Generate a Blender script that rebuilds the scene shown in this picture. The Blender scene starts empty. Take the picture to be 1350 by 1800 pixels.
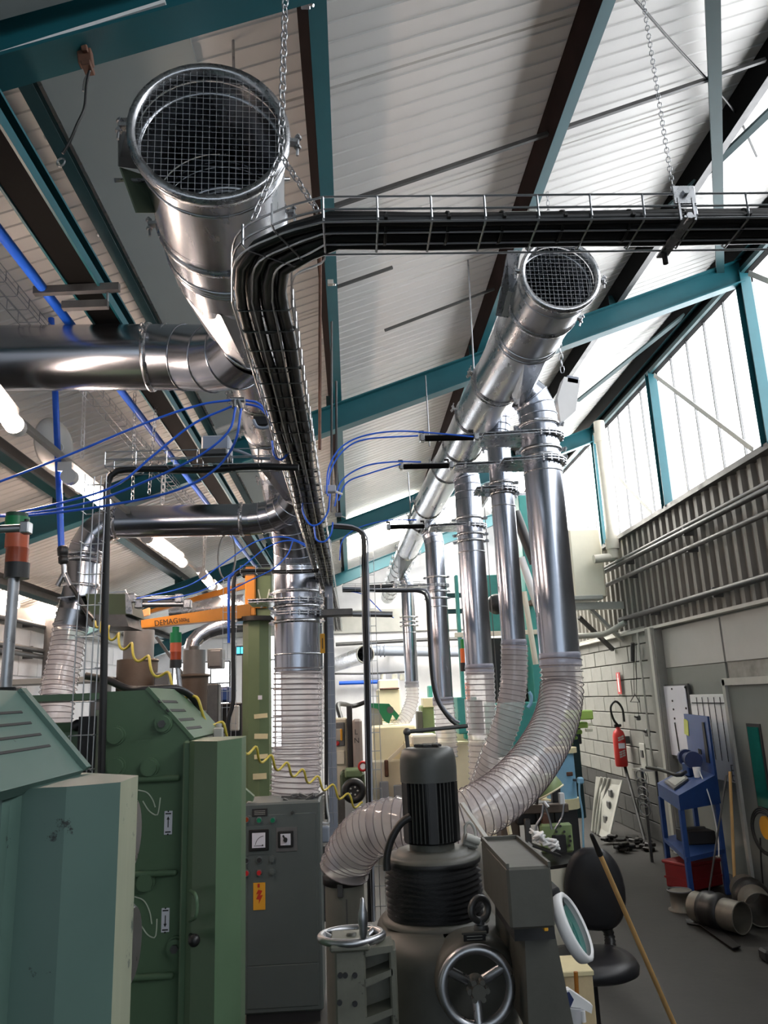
import bpy, math, random
from mathutils import Vector as V, Matrix
R = random.Random(7)
sc = bpy.context.scene
col = sc.collection

# ---------------------------------------------------------------- camera
FPX = 1352.0                                   # focal length in pixels of the 1350 x 1800 frame
CAM = V((0, 0, 1.9))
YV = V((-55, 330, FPX)).normalized()           # the aisle direction (+Y) seen by the camera
_v = -(FPX * FPX) / (330 - 55 * .04)
ZV = V((.04 * _v, _v, FPX)); ZV = (ZV - YV * ZV.dot(YV)).normalized()
XV = YV.cross(ZV)
cd = bpy.data.cameras.new('camera'); cam = bpy.data.objects.new('camera', cd); col.objects.link(cam)
cd.sensor_fit = 'VERTICAL'; cd.sensor_height = 36; cd.lens = FPX / 1800 * 36
cd.clip_start = .05; cd.clip_end = 200
cam.matrix_world = Matrix(((XV.x, -XV.y, -XV.z, CAM.x), (YV.x, -YV.y, -YV.z, CAM.y), (ZV.x, -ZV.y, -ZV.z, CAM.z), (0, 0, 0, 1)))
sc.camera = cam

def P(px, py, Y=None, X=None, Z=None):
    """survey point: where the sight line of a photo pixel meets a world plane"""
    d = V((px - 675, py - 900, FPX)); r = V((d.dot(XV), d.dot(YV), d.dot(ZV)))
    t = (Y / r.y) if Y is not None else (X / r.x) if X is not None else ((Z - 1.9) / r.z)
    return CAM + r * t
def M(px, p):
    """metres that px pixels span at point p"""
    q = V(p) - CAM
    return px * (q.x * XV.z + q.y * YV.z + q.z * ZV.z) / FPX

# ---------------------------------------------------------------- world, light, exposure
w = bpy.data.worlds.new('overcast_sky'); sc.world = w; w.use_nodes = True
bg = w.node_tree.nodes['Background']; bg.inputs[0].default_value = (.80, .90, 1.0, 1); bg.inputs[1].default_value = .9
sc.view_settings.view_transform = 'Standard'; sc.view_settings.look = 'None'
sc.view_settings.gamma = 1; sc.view_settings.use_curve_mapping = False
sc.view_settings.exposure = 0.38
sc.cycles.transparent_max_bounces = 28
sc.cycles.max_bounces = 8
WIN_E = 4.6      # daylight on the translucent clerestory glazing
TUBE_E = 62.0    # fluorescent tubes
FARFILL_E = 15.0  # strength of the roof panes added to lift the far end

# ---------------------------------------------------------------- materials
def lin(c):
    return tuple((x / 255 / 12.92) if x / 255 <= .04045 else ((x / 255 + .055) / 1.055) ** 2.4 for x in c) + (1,)
_m = {}
def mat(name, rgb, rough=.5, metal=0., var=.12, scale=6., bump=0., bscale=60., chip=None, chipscale=9., chipat=.66, streak=None, coat=0., trans=None, emit=None, spec=.5):
    if name in _m: return _m[name]
    m = bpy.data.materials.new(name); m.use_nodes = True; _m[name] = m
    nt = m.node_tree; N = nt.nodes; L = nt.links; bs = N['Principled BSDF']; out = N['Material Output']
    c = lin(rgb)
    bs.inputs['Roughness'].default_value = rough; bs.inputs['Metallic'].default_value = metal
    bs.inputs['Coat Weight'].default_value = coat; bs.inputs['Specular IOR Level'].default_value = spec
    tc = N.new('ShaderNodeTexCoord'); mp = N.new('ShaderNodeMapping'); L.new(tc.outputs['Object'], mp.inputs[0])
    if streak: mp.inputs['Scale'].default_value = streak
    if var > 0:
        nz = N.new('ShaderNodeTexNoise'); nz.inputs['Scale'].default_value = scale; nz.inputs['Detail'].default_value = 5; nz.inputs['Roughness'].default_value = .65
        L.new(mp.outputs[0], nz.inputs['Vector'])
        mx = N.new('ShaderNodeMix'); mx.data_type = 'RGBA'
        mx.inputs[6].default_value = tuple(x * (1 - var) for x in c[:3]) + (1,); mx.inputs[7].default_value = tuple(min(1, x * (1 + var)) for x in c[:3]) + (1,)
        rp = N.new('ShaderNodeMapRange'); rp.inputs[1].default_value = .3; rp.inputs[2].default_value = .7
        L.new(nz.outputs[0], rp.inputs[0]); L.new(rp.outputs[0], mx.inputs[0]); src = mx.outputs[2]
        if metal > .5:
            rr = N.new('ShaderNodeMapRange'); rr.inputs[1].default_value = .3; rr.inputs[2].default_value = .7
            rr.inputs[3].default_value = rough * .75; rr.inputs[4].default_value = rough * 1.3
            L.new(nz.outputs[0], rr.inputs[0]); L.new(rr.outputs[0], bs.inputs['Roughness'])
        if chip:
            n2 = N.new('ShaderNodeTexNoise'); n2.inputs['Scale'].default_value = chipscale; n2.inputs['Detail'].default_value = 9; n2.inputs['Roughness'].default_value = .75
            L.new(tc.outputs['Object'], n2.inputs['Vector'])
            r2 = N.new('ShaderNodeMapRange'); r2.inputs[1].default_value = chipat; r2.inputs[2].default_value = chipat + .03
            L.new(n2.outputs[0], r2.inputs[0])
            m2 = N.new('ShaderNodeMix'); m2.data_type = 'RGBA'; m2.inputs[7].default_value = lin(chip)
            L.new(src, m2.inputs[6]); L.new(r2.outputs[0], m2.inputs[0]); src = m2.outputs[2]
        L.new(src, bs.inputs['Base Color'])
    else:
        bs.inputs['Base Color'].default_value = c
    if bump > 0:
        nb = N.new('ShaderNodeTexNoise'); nb.inputs['Scale'].default_value = bscale; nb.inputs['Detail'].default_value = 4
        L.new(mp.outputs[0], nb.inputs['Vector'])
        bp = N.new('ShaderNodeBump'); bp.inputs['Strength'].default_value = bump; bp.inputs['Distance'].default_value = .004
        L.new(nb.outputs[0], bp.inputs['Height']); L.new(bp.outputs[0], bs.inputs['Normal'])
    if emit:
        bs.inputs['Emission Color'].default_value = lin(rgb); bs.inputs['Emission Strength'].default_value = emit
    if trans is not None:                     # clear film: part of the light passes straight through
        tr = N.new('ShaderNodeBsdfTransparent'); ms = N.new('ShaderNodeMixShader'); ms.inputs[0].default_value = 1 - trans
        L.new(tr.outputs[0], ms.inputs[1]); L.new(bs.outputs[0], ms.inputs[2]); L.new(ms.outputs[0], out.inputs[0])
    return m
GALV = mat('galvanised_sheet', (204, 207, 212), .27, 1, .10, 5, streak=(1, .25, 1))
GALV_V = mat('galvanised_tube', (178, 184, 196), .22, 1, .10, 5, streak=(1, 1, .2))
GALV_X = mat('galvanised_pipe', (172, 177, 186), .21, 1, .10, 5, streak=(.2, 1, 1))
ZINC = mat('zinc_fitting', (190, 192, 196), .28, 1, .10, 30)
WIRE = mat('zinc_wire', (185, 188, 192), .30, 1, 0)
STEEL = mat('bright_steel', (170, 172, 176), .32, 1, .12, 12)
DSTEEL = mat('dull_steel', (95, 95, 95), .45, .6, .2, 12)
TEAL = mat('teal_beam_paint', (16, 84, 94), .45, 0, .10, 3, chip=(70, 60, 50), chipscale=5, chipat=.74)
DTEAL = mat('dark_teal_paint', (22, 62, 66), .5, 0, .15, 4)
BROWNW = mat('dark_purlin_web', (32, 22, 21), .8, 0, .3, 5, spec=.15)
BLKSHADE = mat('black_and_shade', (10, 10, 10), .8, 0, .25, 6, spec=.12)  # real black parts, also shade painted on the monorail and backlit purlin
SHEET = mat('roof_liner_sheet', (228, 226, 223), .38, 0, .05, 1.2, chip=(196, 194, 188), chipscale=1.6, chipat=.70)
SMOOTH = mat('smooth_grey_board', (158, 165, 164), .5, 0, .05, 1)
CLAD = mat('grey_cladding', (108, 106, 100), .5, 0, .18, 2.5, streak=(1, 1, .3))
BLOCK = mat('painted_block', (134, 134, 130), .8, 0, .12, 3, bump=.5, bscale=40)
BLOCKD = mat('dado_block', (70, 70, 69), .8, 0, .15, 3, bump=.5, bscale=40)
WHITEW = mat('white_wall_paint', (226, 226, 228), .75, 0, .08, 2, bump=.3, bscale=25)
PANEL = mat('grey_partition', (122, 126, 122), .55, 0, .05, 2)
PANELL = mat('light_partition', (165, 166, 163), .45, 0, .05, 2)
FLOOR = mat('oily_concrete', (37, 35, 32), .6, 0, .28, 1.6, bump=.25, bscale=18, chip=(32, 30, 28), chipscale=1.1, chipat=.60)
PANE = mat('translucent_glazing', (250, 252, 255), .4, 0, 0, emit=WIN_E)
TUBE = mat('lit_tube', (255, 226, 206), .4, 0, 0, emit=TUBE_E)
FARFILL = mat('added_fill_pane', (255, 250, 240), .4, 0, 0, emit=FARFILL_E)
HOSE = mat('clear_ribbed_film', (240, 232, 234), .12, 0, .05, 8, trans=.62, spec=.9, coat=.6)
HOSER = mat('hose_rib', (120, 112, 116), .2, 0, 0, trans=.2, spec=.8)
MGREEN = mat('machine_green', (84, 110, 84), .45, 0, .07, 4, chip=(46, 66, 52), chipscale=14, chipat=.72)
MTEAL = mat('machine_blue_green', (86, 112, 104), .42, 0, .07, 3, chip=(36, 44, 42), chipscale=11, chipat=.645)
MTEALW = mat('worn_edge_paint', (158, 164, 142), .42, .0, .14, 8, chip=(70, 84, 78), chipscale=9, chipat=.62, streak=(1, 1, .15))
CABG = mat('cabinet_grey', (88, 96, 95), .45, 0, .06, 3, chip=(70, 74, 72), chipscale=12, chipat=.72)
GRIND = mat('cast_grey_paint', (80, 80, 74), .5, 0, .16, 5, bump=.15, bscale=30, chip=(52, 52, 48), chipscale=8, chipat=.68)
GRINDL = mat('bracket_grey_paint', (104, 105, 94), .5, 0, .2, 8, bump=.15, bscale=30, chip=(60, 58, 50), chipscale=10, chipat=.62)
BLACK = mat('black_rubber', (26, 26, 27), .45, 0, .15, 9)
BLKC = mat('black_cable', (22, 22, 23), .36, 0, .1, 9)
BLKFAB = mat('black_bellows_cloth', (24, 24, 26), .6, 0, .25, 14, bump=.4, bscale=70)
BLKPL = mat('black_plastic', (30, 30, 31), .4, 0, 0)
BLUET = mat('blue_air_hose', (36, 100, 222), .32, 0, 0)
YELLOW = mat('yellow_coil', (196, 178, 70), .4, 0, 0)
ORANGE = mat('crane_orange', (206, 132, 40), .42, 0, .08, 5)
COLG = mat('crane_green', (100, 118, 84), .48, 0, .1, 2)
COLD = mat('crane_dark_green', (62, 76, 54), .55, 0, .1, 2)
CREAM = mat('cream_machine_paint', (240, 230, 196), .45, 0, .05, 3)
CREAM2 = mat('pale_cream_paint', (235, 228, 208), .5, 0, .05, 3)
LIME = mat('lime_paint', (164, 200, 96), .45, 0, .06, 5)
PGREEN = mat('pale_green_paint', (132, 152, 104), .42, 0, .08, 8)
MTQ = mat('press_turquoise', (70, 158, 150), .45, 0, .12, 4)
SKYB = mat('sky_blue_paint', (132, 180, 208), .45, 0, .08, 6)
BLUE = mat('bench_blue', (30, 66, 128), .45, 0, .12, 6, chip=(30, 40, 60), chipscale=10, chipat=.70)
DBLUE = mat('dark_blue_paint', (34, 48, 92), .5, 0, .15, 8)
RED = mat('signal_red', (182, 36, 34), .38, 0, .06, 6)
DRED = mat('crate_red', (134, 26, 30), .5, 0, .12, 6)
WHITE = mat('white_plastic', (232, 232, 232), .4, 0, .03, 6)
PAPER = mat('white_paper', (222, 222, 232), .7, 0, .03, 3)
GREYPL = mat('grey_plastic', (150, 158, 172), .45, 0, .04, 6)
LGREY = mat('light_grey_paint', (176, 176, 170), .5, 0, .08, 5)
BROWNM = mat('brown_motor_paint', (92, 80, 70), .5, .2, .2, 4)
GREYM = mat('grey_motor_paint', (112, 112, 112), .45, .3, .12, 6)
WOOD = mat('pale_wood', (206, 166, 108), .55, 0, .2, 10, streak=(1, 1, .08))
BROWN = mat('brown_bracket', (96, 66, 52), .6, .2, .3, 20)
AMBER = mat('amber_lens', (150, 62, 30), .25, 0, .05, 8)
ORLENS = mat('orange_lens', (232, 110, 44), .3, 0, 0)
GRLENS = mat('green_lens', (24, 124, 74), .28, 0, .05, 8)
REDBTN = mat('red_button', (190, 40, 44), .35, 0, 0)
GRBTN = mat('green_button', (20, 120, 84), .35, 0, 0)
WARN = mat('warning_yellow', (232, 168, 48), .5, 0, .03, 6)
INK = mat('dark_ink', (38, 38, 40), .6, 0, 0)
REDINK = mat('red_ink', (190, 50, 30), .6, 0, 0)
CHALK = mat('white_chalk', (196, 205, 188), .8, 0, 0)
GLASST = mat('dark_green_glass', (28, 96, 88), .12, 0, .2, 3, spec=.8)
LENS = mat('magnifier_glass', (46, 120, 112), .08, 0, 0, trans=.25, spec=.9)
CYAN = mat('cyan_display', (60, 190, 240), .4, 0, 0, emit=3.0)
TAPE = mat('cream_tape', (222, 212, 170), .7, 0, .05, 9)
GREASE = mat('black_grease', (30, 28, 27), .4, .2, .3, 10)
GREENP = mat('loader_green', (18, 118, 78), .45, 0, .06, 6)
BEIGEPIPE = mat('beige_pipe', (206, 200, 186), .5, 0, .08, 5)
DEBRIS = mat('grubby_sheet', (112, 107, 98), .5, .5, .2, 6)

# ---------------------------------------------------------------- mesh building
class B:
    def __init__(s): s.v = []; s.f = []; s.m = []; s.s = []; s.k = 0
    def mat(s, k): s.k = k; return s
    def add(s, vs, fs, smooth=False):
        o = len(s.v); s.v += [tuple(x) for x in vs]
        for f in fs: s.f.append(tuple(i + o for i in f)); s.m.append(s.k); s.s.append(smooth)
        return s
    def box(s, c, d, rot=None, ch=0.):
        """box of size d about c, edges chamfered by ch"""
        c = V(c); h = V(d) * .5; rot = rot or Matrix.Identity(3)
        if ch <= 0:
            vs = [c + rot @ V((x * h.x, y * h.y, z * h.z)) for x in (-1, 1) for y in (-1, 1) for z in (-1, 1)]
            return s.add(vs, [(0, 1, 3, 2), (4, 6, 7, 5), (0, 4, 5, 1), (2, 3, 7, 6), (0, 2, 6, 4), (1, 5, 7, 3)])
        ch = min(ch, min(h) * .95); vs = []; ix = {}
        for x in (-1, 1):
            for y in (-1, 1):
                for z in (-1, 1):
                    for a in range(3):
                        p = [x * h.x, y * h.y, z * h.z]; sg = (x, y, z)
                        for b in range(3):
                            if b != a: p[b] -= sg[b] * ch
                        ix[(x, y, z, a)] = len(vs); vs.append(c + rot @ V(p))
        fs = []
        S4 = [(-1, -1), (1, -1), (1, 1), (-1, 1)]
        for a in range(3):
            b, e = (a + 1) % 3, (a + 2) % 3
            for sg in (-1, 1):
                q = []
                for (u, w_) in (S4 if sg > 0 else S4[::-1]):
                    k = [0, 0, 0]; k[a] = sg; k[b] = u; k[e] = w_; q.append(ix[(*k, a)])
                fs.append(tuple(q))
        for a in range(3):
            b, e = (a + 1) % 3, (a + 2) % 3
            for u in (-1, 1):
                for w_ in (-1, 1):
                    k0 = [0, 0, 0]; k1 = [0, 0, 0]; k0[a] = -1; k1[a] = 1
                    for k in (k0, k1): k[b] = u; k[e] = w_
                    q = (ix[(*k0, b)], ix[(*k1, b)], ix[(*k1, e)], ix[(*k0, e)])
                    fs.append(q if u * w_ > 0 else q[::-1])
        for x in (-1, 1):
            for y in (-1, 1):
                for z in (-1, 1):
                    q = (ix[(x, y, z, 0)], ix[(x, y, z, 1)], ix[(x, y, z, 2)]); fs.append(q if x * y * z > 0 else q[::-1])
        return s.add(vs, fs)
    def ring(s, c, ax, r, n, ref=None):
        ax = V(ax).normalized(); ref = ref or (V((0, 0, 1)) if abs(ax.z) < .9 else V((0, 1, 0)))
        u = ref.cross(ax).normalized(); w_ = ax.cross(u)
        return [V(c) + (u * math.cos(2 * math.pi * i / n) + w_ * math.sin(2 * math.pi * i / n)) * r for i in range(n)]
    def loft(s, rings, smooth=True, closed=False):
        n = len(rings[0]); vs = [p for r in rings for p in r]; fs = []
        m = len(rings)
        for j in range(m if closed else m - 1):
            a = j * n; b = ((j + 1) % m) * n
            for i in range(n): fs.append((a + i, a + (i + 1) % n, b + (i + 1) % n, b + i))
        return s.add(vs, fs, smooth)
    def cap(s, ring, flip=False):
        r = list(ring); return s.add(r[::-1] if flip else r, [tuple(range(len(r)))])
    def cyl(s, p0, p1, r0, r1=None, n=16, caps=True, smooth=True):
        p0, p1 = V(p0), V(p1); r1 = r0 if r1 is None else r1; ax = p1 - p0
        a, b = s.ring(p0, ax, r0, n), s.ring(p1, ax, r1, n); s.loft([a, b], smooth)
        if caps:
            if r0 > 1e-5: s.cap(a, True)
            if r1 > 1e-5: s.cap(b)
        return s
    def lathe(s, o, ax, prof, n=24, smooth=True, caps=True):
        """prof: (radius, height) along axis; consecutive equal points split the shading"""
        o = V(o); ax = V(ax).normalized()
        runs = [[prof[0]]]
        for p in prof[1:]:
            if p == runs[-1][-1]: runs.append([p])
            else: runs[-1].append(p)
        for r in runs:
            if len(r) > 1: s.loft([s.ring(o + ax * h, ax, max(q, 1e-4), n) for q, h in r], smooth)
        if caps:
            if prof[0][0] > 1e-3: s.cap(s.ring(o + ax * prof[0][1], ax, prof[0][0], n), True)
            if prof[-1][0] > 1e-3: s.cap(s.ring(o + ax * prof[-1][1], ax, prof[-1][0], n))
        return s
    def frames(s, pts):
        pts = [V(p) for p in pts]; T = []
        for i in range(len(pts)):
            a = pts[max(i - 1, 0)]; b = pts[min(i + 1, len(pts) - 1)]; T.append((b - a).normalized())
        ref = V((0, 0, 1)) if abs(T[0].z) < .9 else V((0, 1, 0)); u = ref.cross(T[0]).normalized(); out = []
        for t in T:
            u = (u - t * u.dot(t)).normalized(); out.append((u, t.cross(u), t))
        return pts, out
    def tube(s, pts, r, n=8, caps=True, smooth=True):
        pts, fr = s.frames(pts); rs = r if isinstance(r, (list, tuple)) else [r] * len(pts)
        rings = [[p + (u * math.cos(2 * math.pi * i / n) + w_ * math.sin(2 * math.pi * i / n)) * q for i in range(n)] for p, (u, w_, t), q in zip(pts, fr, rs)]
        s.loft(rings, smooth)
        if caps: s.cap(rings[0], True); s.cap(rings[-1])
        return s
    def gored(s, pts, r, n=28):
        """sheet-metal bend: straight gores mitred into each other"""
        pts, fr = s.frames(pts); rings = []
        for p, (u, w_, t) in zip(pts, fr): rings.append([p + (u * math.cos(2 * math.pi * i / n) + w_ * math.sin(2 * math.pi * i / n)) * r for i in range(n)])
        for a, b in zip(rings, rings[1:]): s.loft([a, b], True)
        return s
    def torus(s, c, ax, Rr, r, n=28, m=6, smooth=True):
        c = V(c); ax = V(ax).normalized(); ref = V((0, 0, 1)) if abs(ax.z) < .9 else V((0, 1, 0)); u = ref.cross(ax).normalized(); w_ = ax.cross(u); rings = []
        for i in range(n):
            a = 2 * math.pi * i / n; d = u * math.cos(a) + w_ * math.sin(a)
            rings.append([c + d * (Rr + r * math.cos(2 * math.pi * j / m)) + ax * (r * math.sin(2 * math.pi * j / m)) for j in range(m)])
        return s.loft(rings, smooth, True)
    def prism(s, poly, vec):
        a = [V(p) for p in poly]; b = [p + V(vec) for p in a]; n = len(a)
        nrm = sum(((a[i] - a[0]).cross(a[(i + 1) % n] - a[0]) for i in range(n)), V((0, 0, 0)))
        if nrm.dot(V(vec)) > 0: a, b = a[::-1], b[::-1]
        s.add(a, [tuple(range(n))]); s.add(b[::-1], [tuple(range(n))])
        for i in range(n): j = (i + 1) % n; s.add([a[i], b[i], b[j], a[j]], [(0, 1, 2, 3)])
        return s
    def bar(s, p0, p1, w_, h, up=(0, 0, 1)):
        p0, p1 = V(p0), V(p1); t = (p1 - p0).normalized(); up = V(up); sd = t.cross(up).normalized(); up = sd.cross(t)
        q = [sd * w_ * .5 * a + up * h * .5 * b for a, b in ((-1, -1), (1, -1), (1, 1), (-1, 1))]
        return s.prism([p0 + x for x in q], p1 - p0)
    def sphere(s, c, r, n=14, m=9, sc_=(1, 1, 1)):
        c = V(c); rings = []
        for j in range(m + 1):
            a = math.pi * j / m; rr = max(math.sin(a), 1e-3)
            rings.append([c + V((math.cos(2 * math.pi * i / n) * rr * sc_[0], math.sin(2 * math.pi * i / n) * rr * sc_[1], -math.cos(a) * sc_[2])) * r for i in range(n)])
        return s.loft(rings, True)
    def mesh(s, name, mats, org=V((0, 0, 0))):
        me = bpy.data.meshes.new(name); me.from_pydata([tuple(V(p) - org) for p in s.v], [], s.f)
        for m in (mats if isinstance(mats, (list, tuple)) else [mats]): me.materials.append(m)
        me.polygons.foreach_set('use_smooth', s.s); me.polygons.foreach_set('material_index', s.m); me.update()
        return me
    def build(s, name, mats, parent=None, at=None, label=None, kind=None):
        org = ORG[parent.name] if parent else V(at) if at is not None else V((0, 0, 0))
        o = bpy.data.objects.new(name, s.mesh(name, mats, org)); col.objects.link(o)
        if parent: o.parent = parent
        else: o.location = org
        ORG[o.name] = V(org)
        if label: o['label'] = label
        if kind: o['kind'] = kind
        return o
ORG = {}
def tag(o, label, cat, group=None):
    o['label'] = label; o['category'] = cat
    if group: o['group'] = group
    return o
def thing(name, label, cat, loc, group=None):
    o = bpy.data.objects.new(name, None); o.empty_display_size = .1; col.objects.link(o); o.location = V(loc); ORG[o.name] = V(loc)
    return tag(o, label, cat, group)
def struct(name, loc=(0, 0, 0)):
    o = bpy.data.objects.new(name, None); col.objects.link(o); o.location = V(loc); ORG[o.name] = V(loc); o['kind'] = 'structure'
    return o
def inst(me, name, parent, mtx, label=None):
    """a further part that shares mesh data; mtx in world space (parents are never rotated)"""
    o = bpy.data.objects.new(name, me); col.objects.link(o)
    if parent: o.parent = parent; o.matrix_local = Matrix.Translation(-ORG[parent.name]) @ mtx; ORG[o.name] = ORG[parent.name]
    else: o.matrix_local = mtx
    return o
T = Matrix.Translation
def frame(o, x, y, z):
    return Matrix(((x.x, y.x, z.x, o.x), (x.y, y.y, z.y, o.y), (x.z, y.z, z.z, o.z), (0, 0, 0, 1)))
def axisframe(o, ax):
    """matrix at o whose local Z runs along ax"""
    z = V(ax).normalized(); ref = V((0, 0, 1)) if abs(z.z) < .9 else V((0, 1, 0)); x = ref.cross(z).normalized(); return frame(V(o), x, z.cross(x), z)
def smooth(pts, n):
    """Catmull-Rom through pts, resampled to n even steps"""
    pts = [V(p) for p in pts]; q = [2 * pts[0] - pts[1]] + pts + [2 * pts[-1] - pts[-2]]; d = []
    for i in range(1, len(q) - 2):
        for k in range(16):
            t = k / 16; a, b, c, e = q[i - 1], q[i], q[i + 1], q[i + 2]
            d.append(.5 * ((2 * b) + (c - a) * t + (2 * a - 5 * b + 4 * c - e) * t * t + (3 * b - a - 3 * c + e) * t ** 3))
    d.append(pts[-1]); acc = [0]
    for a, b in zip(d, d[1:]): acc.append(acc[-1] + (b - a).length)
    out = []; j = 0
    for k in range(n + 1):
        s = acc[-1] * k / n
        while j < len(acc) - 2 and acc[j + 1] < s: j += 1
        f = (s - acc[j]) / max(acc[j + 1] - acc[j], 1e-9); out.append(d[j].lerp(d[j + 1], f))
    return out
def plen(pts): return sum((V(b) - V(a)).length for a, b in zip(pts, pts[1:]))
def arc(c, u, w_, r, a0, a1, n):
    """arc points about c in plane u,w_ from a0 to a1 degrees"""
    c, u, w_ = V(c), V(u), V(w_)
    return [c + (u * math.cos(math.radians(a0 + (a1 - a0) * i / n)) + w_ * math.sin(math.radians(a0 + (a1 - a0) * i / n))) * r for i in range(n + 1)]
def text(name, body, mtx, size, m, parent, extrude=.0006):
    c = bpy.data.curves.new(name, 'FONT'); c.body = body; c.size = size; c.extrude = extrude; c.align_x = 'CENTER'; c.align_y = 'CENTER'
    o = bpy.data.objects.new(name, c); col.objects.link(o); c.materials.append(m)
    dg = bpy.context.evaluated_depsgraph_get(); me = bpy.data.meshes.new_from_object(o.evaluated_get(dg)); bpy.data.objects.remove(o)
    t = bpy.data.objects.new(name, me); col.objects.link(t); t.parent = parent; t.matrix_local = T(-ORG[parent.name]) @ mtx; ORG[t.name] = ORG[parent.name]
    if not me.materials: me.materials.append(m)
    return t
XF = lambda o: frame(V(o), V((1, 0, 0)), V((0, 0, 1)), V((0, -1, 0)))      # text frame on a face that looks to -Y
def roofz(x): return 4.66 + .355 * x

# ================================================================ SETTING
B().box((-.4, 4.5, -.1), (9.2, 28, .2)).build('floor', FLOOR, kind='structure')
ceiling = struct('ceiling', (0, 0, 4.66))
XL, XR = -4.3, 4.05
def strip(prof, z_of, x0, x1):
    b = B(); n = len(prof)
    vs = [(x0, y, z_of(x0) + d) for y, d in prof] + [(x1, y, z_of(x1) + d) for y, d in prof]
    b.add(vs, [(i, i + 1, n + i + 1, n + i) for i in range(n - 1)])
    b.add([(x0, prof[0][0], z_of(x0) + .05), (x0, prof[-1][0], z_of(x0) + .05), (x1, prof[-1][0], z_of(x1) + .05), (x1, prof[0][0], z_of(x1) + .05)], [(0, 3, 2, 1)])
    return b
prof = [(-.498, .03), (-.492, 0)]
for k in range(10):
    y = -.45 + k * .1; prof += [(y - .007, 0), (y - .003, -.007), (y + .003, -.007), (y + .007, 0)]
prof += [(.492, 0), (.498, .03)]
pm = strip(prof, roofz, XL, XR).mesh('roof_panel', SHEET)
for k in range(26): inst(pm, 'roof_panel', ceiling, T((0, -7.5 + k, 0)))
for y0, y1 in ((-1.5, 2.04), (2.3, 6.36), (6.62, 10.96), (11.22, 15.3)):
    B().prism([(x, y0, roofz(x) - .012) for x in (-1.12, -.56)] + [(-.56, y1, roofz(-.56) - .012), (-1.12, y1, roofz(-1.12) - .012)], (0, 0, -.02)).build('smooth_panel', SMOOTH, ceiling)

B().prism([(x, -1.5, roofz(x) - .262) for x in (-2.4, -.47)] + [(-.47, 2.02, roofz(-.47) - .262), (-2.4, 2.02, roofz(-2.4) - .262)], (0, 0, -.02)).build('smooth_panel', SMOOTH, ceiling)
# purlins along the aisle, web dark, bottom flange painted teal
NS, SS = V((-.3346, 0, .9424)), V((.9424, 0, .3346))       # roof normal and slope direction
def purlin(x, label, fm, wm, y0=-7.5, y1=16.8, fw=.075, h=.15):
    """channel purlin square to the roof: dark web on the low side, painted bottom flange towards the high side"""
    o = V((x, 0, roofz(x) - .012)) - NS * h; t = thing('roof_purlin', label, 'purlin', (x, 2, o.z), 'roof purlins'); L_ = V((0, y1 - y0, 0)); o.y = y0
    def slab(p, du, dn, nm, m): B().prism([p, p + SS * du, p + SS * du + NS * dn, p + NS * dn], L_).build(nm, m, t)
    p = o - SS * fw * .5; slab(p, .008, h, 'web', wm); slab(p + SS * .001 - NS * .001, fw, .008, 'bottom_flange', fm); slab(p + NS * (h - .008), fw, .008, 'top_flange', wm)
    return t
purlin(-.11, 'teal roof purlin above the black cable tray, brown on its web', TEAL, BROWNW)
purlin(1.2, 'teal roof purlin above the smaller open duct, brown on its web', TEAL, BROWNW)
purlin(2.55, 'roof purlin coloured dark as if backlit, between the smaller duct and the clerestory windows', DSTEEL, BLKSHADE)  # backlit shade is put into the flange and web colours
purlin(-1.165, 'dark teal roof purlin along the edge of the smooth grey ceiling board', DTEAL, DTEAL, 2.1, 16.8, .05)
purlin(-2.45, 'roof purlin above the row of hanging tube lamps', DTEAL, DSTEEL)
purlin(-3.7, 'roof purlin closest to the white wall', DTEAL, DSTEEL)
purlin(3.72, 'dark eaves purlin over the tops of the clerestory windows', DTEAL, BLKSHADE)

def rafter(y, label):
    x0, x1 = -4.2, 3.82; t = thing('steel_rafter', label, 'rafter', (0, y, roofz(0) - .42), 'teal rafters across the hall')
    zb = lambda x: roofz(x) - .172
    def slab(dy, w_, top, h, nm, m):
        B().prism([(x0, y + dy - w_ / 2, zb(x0) - top), (x1, y + dy - w_ / 2, zb(x1) - top), (x1, y + dy - w_ / 2, zb(x1) - top - h), (x0, y + dy - w_ / 2, zb(x0) - top - h)], (0, w_, 0)).build(nm, m, t)
    slab(0, .012, .01, .22, 'web', TEAL); slab(0, .13, 0, .012, 'top_flange', TEAL); slab(0, .13, .225, .014, 'bottom_flange', TEAL)
    for x in (-2.45, -1.15, -.11, 1.2, 2.55):
        B().prism([(x - .05, y - .04, zb(x) - .012), (x + .05, y - .04, zb(x) + .016), (x + .05, y - .04, zb(x) + .09), (x - .05, y - .04, zb(x) + .09)], (0, .008, 0)).build('cleat', DTEAL, t)
    return t
rafter(2.09, 'teal steel rafter above the largest open duct mouth')
rafter(-2.5, 'teal steel rafter over the place where the picture was taken')
rafter(6.47, 'teal steel rafter meeting the first full clerestory post')
rafter(11.1, 'teal steel rafter further along, beyond the pipe drops')
rafter(15.6, 'teal steel rafter at the far end before the back wall')

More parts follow.
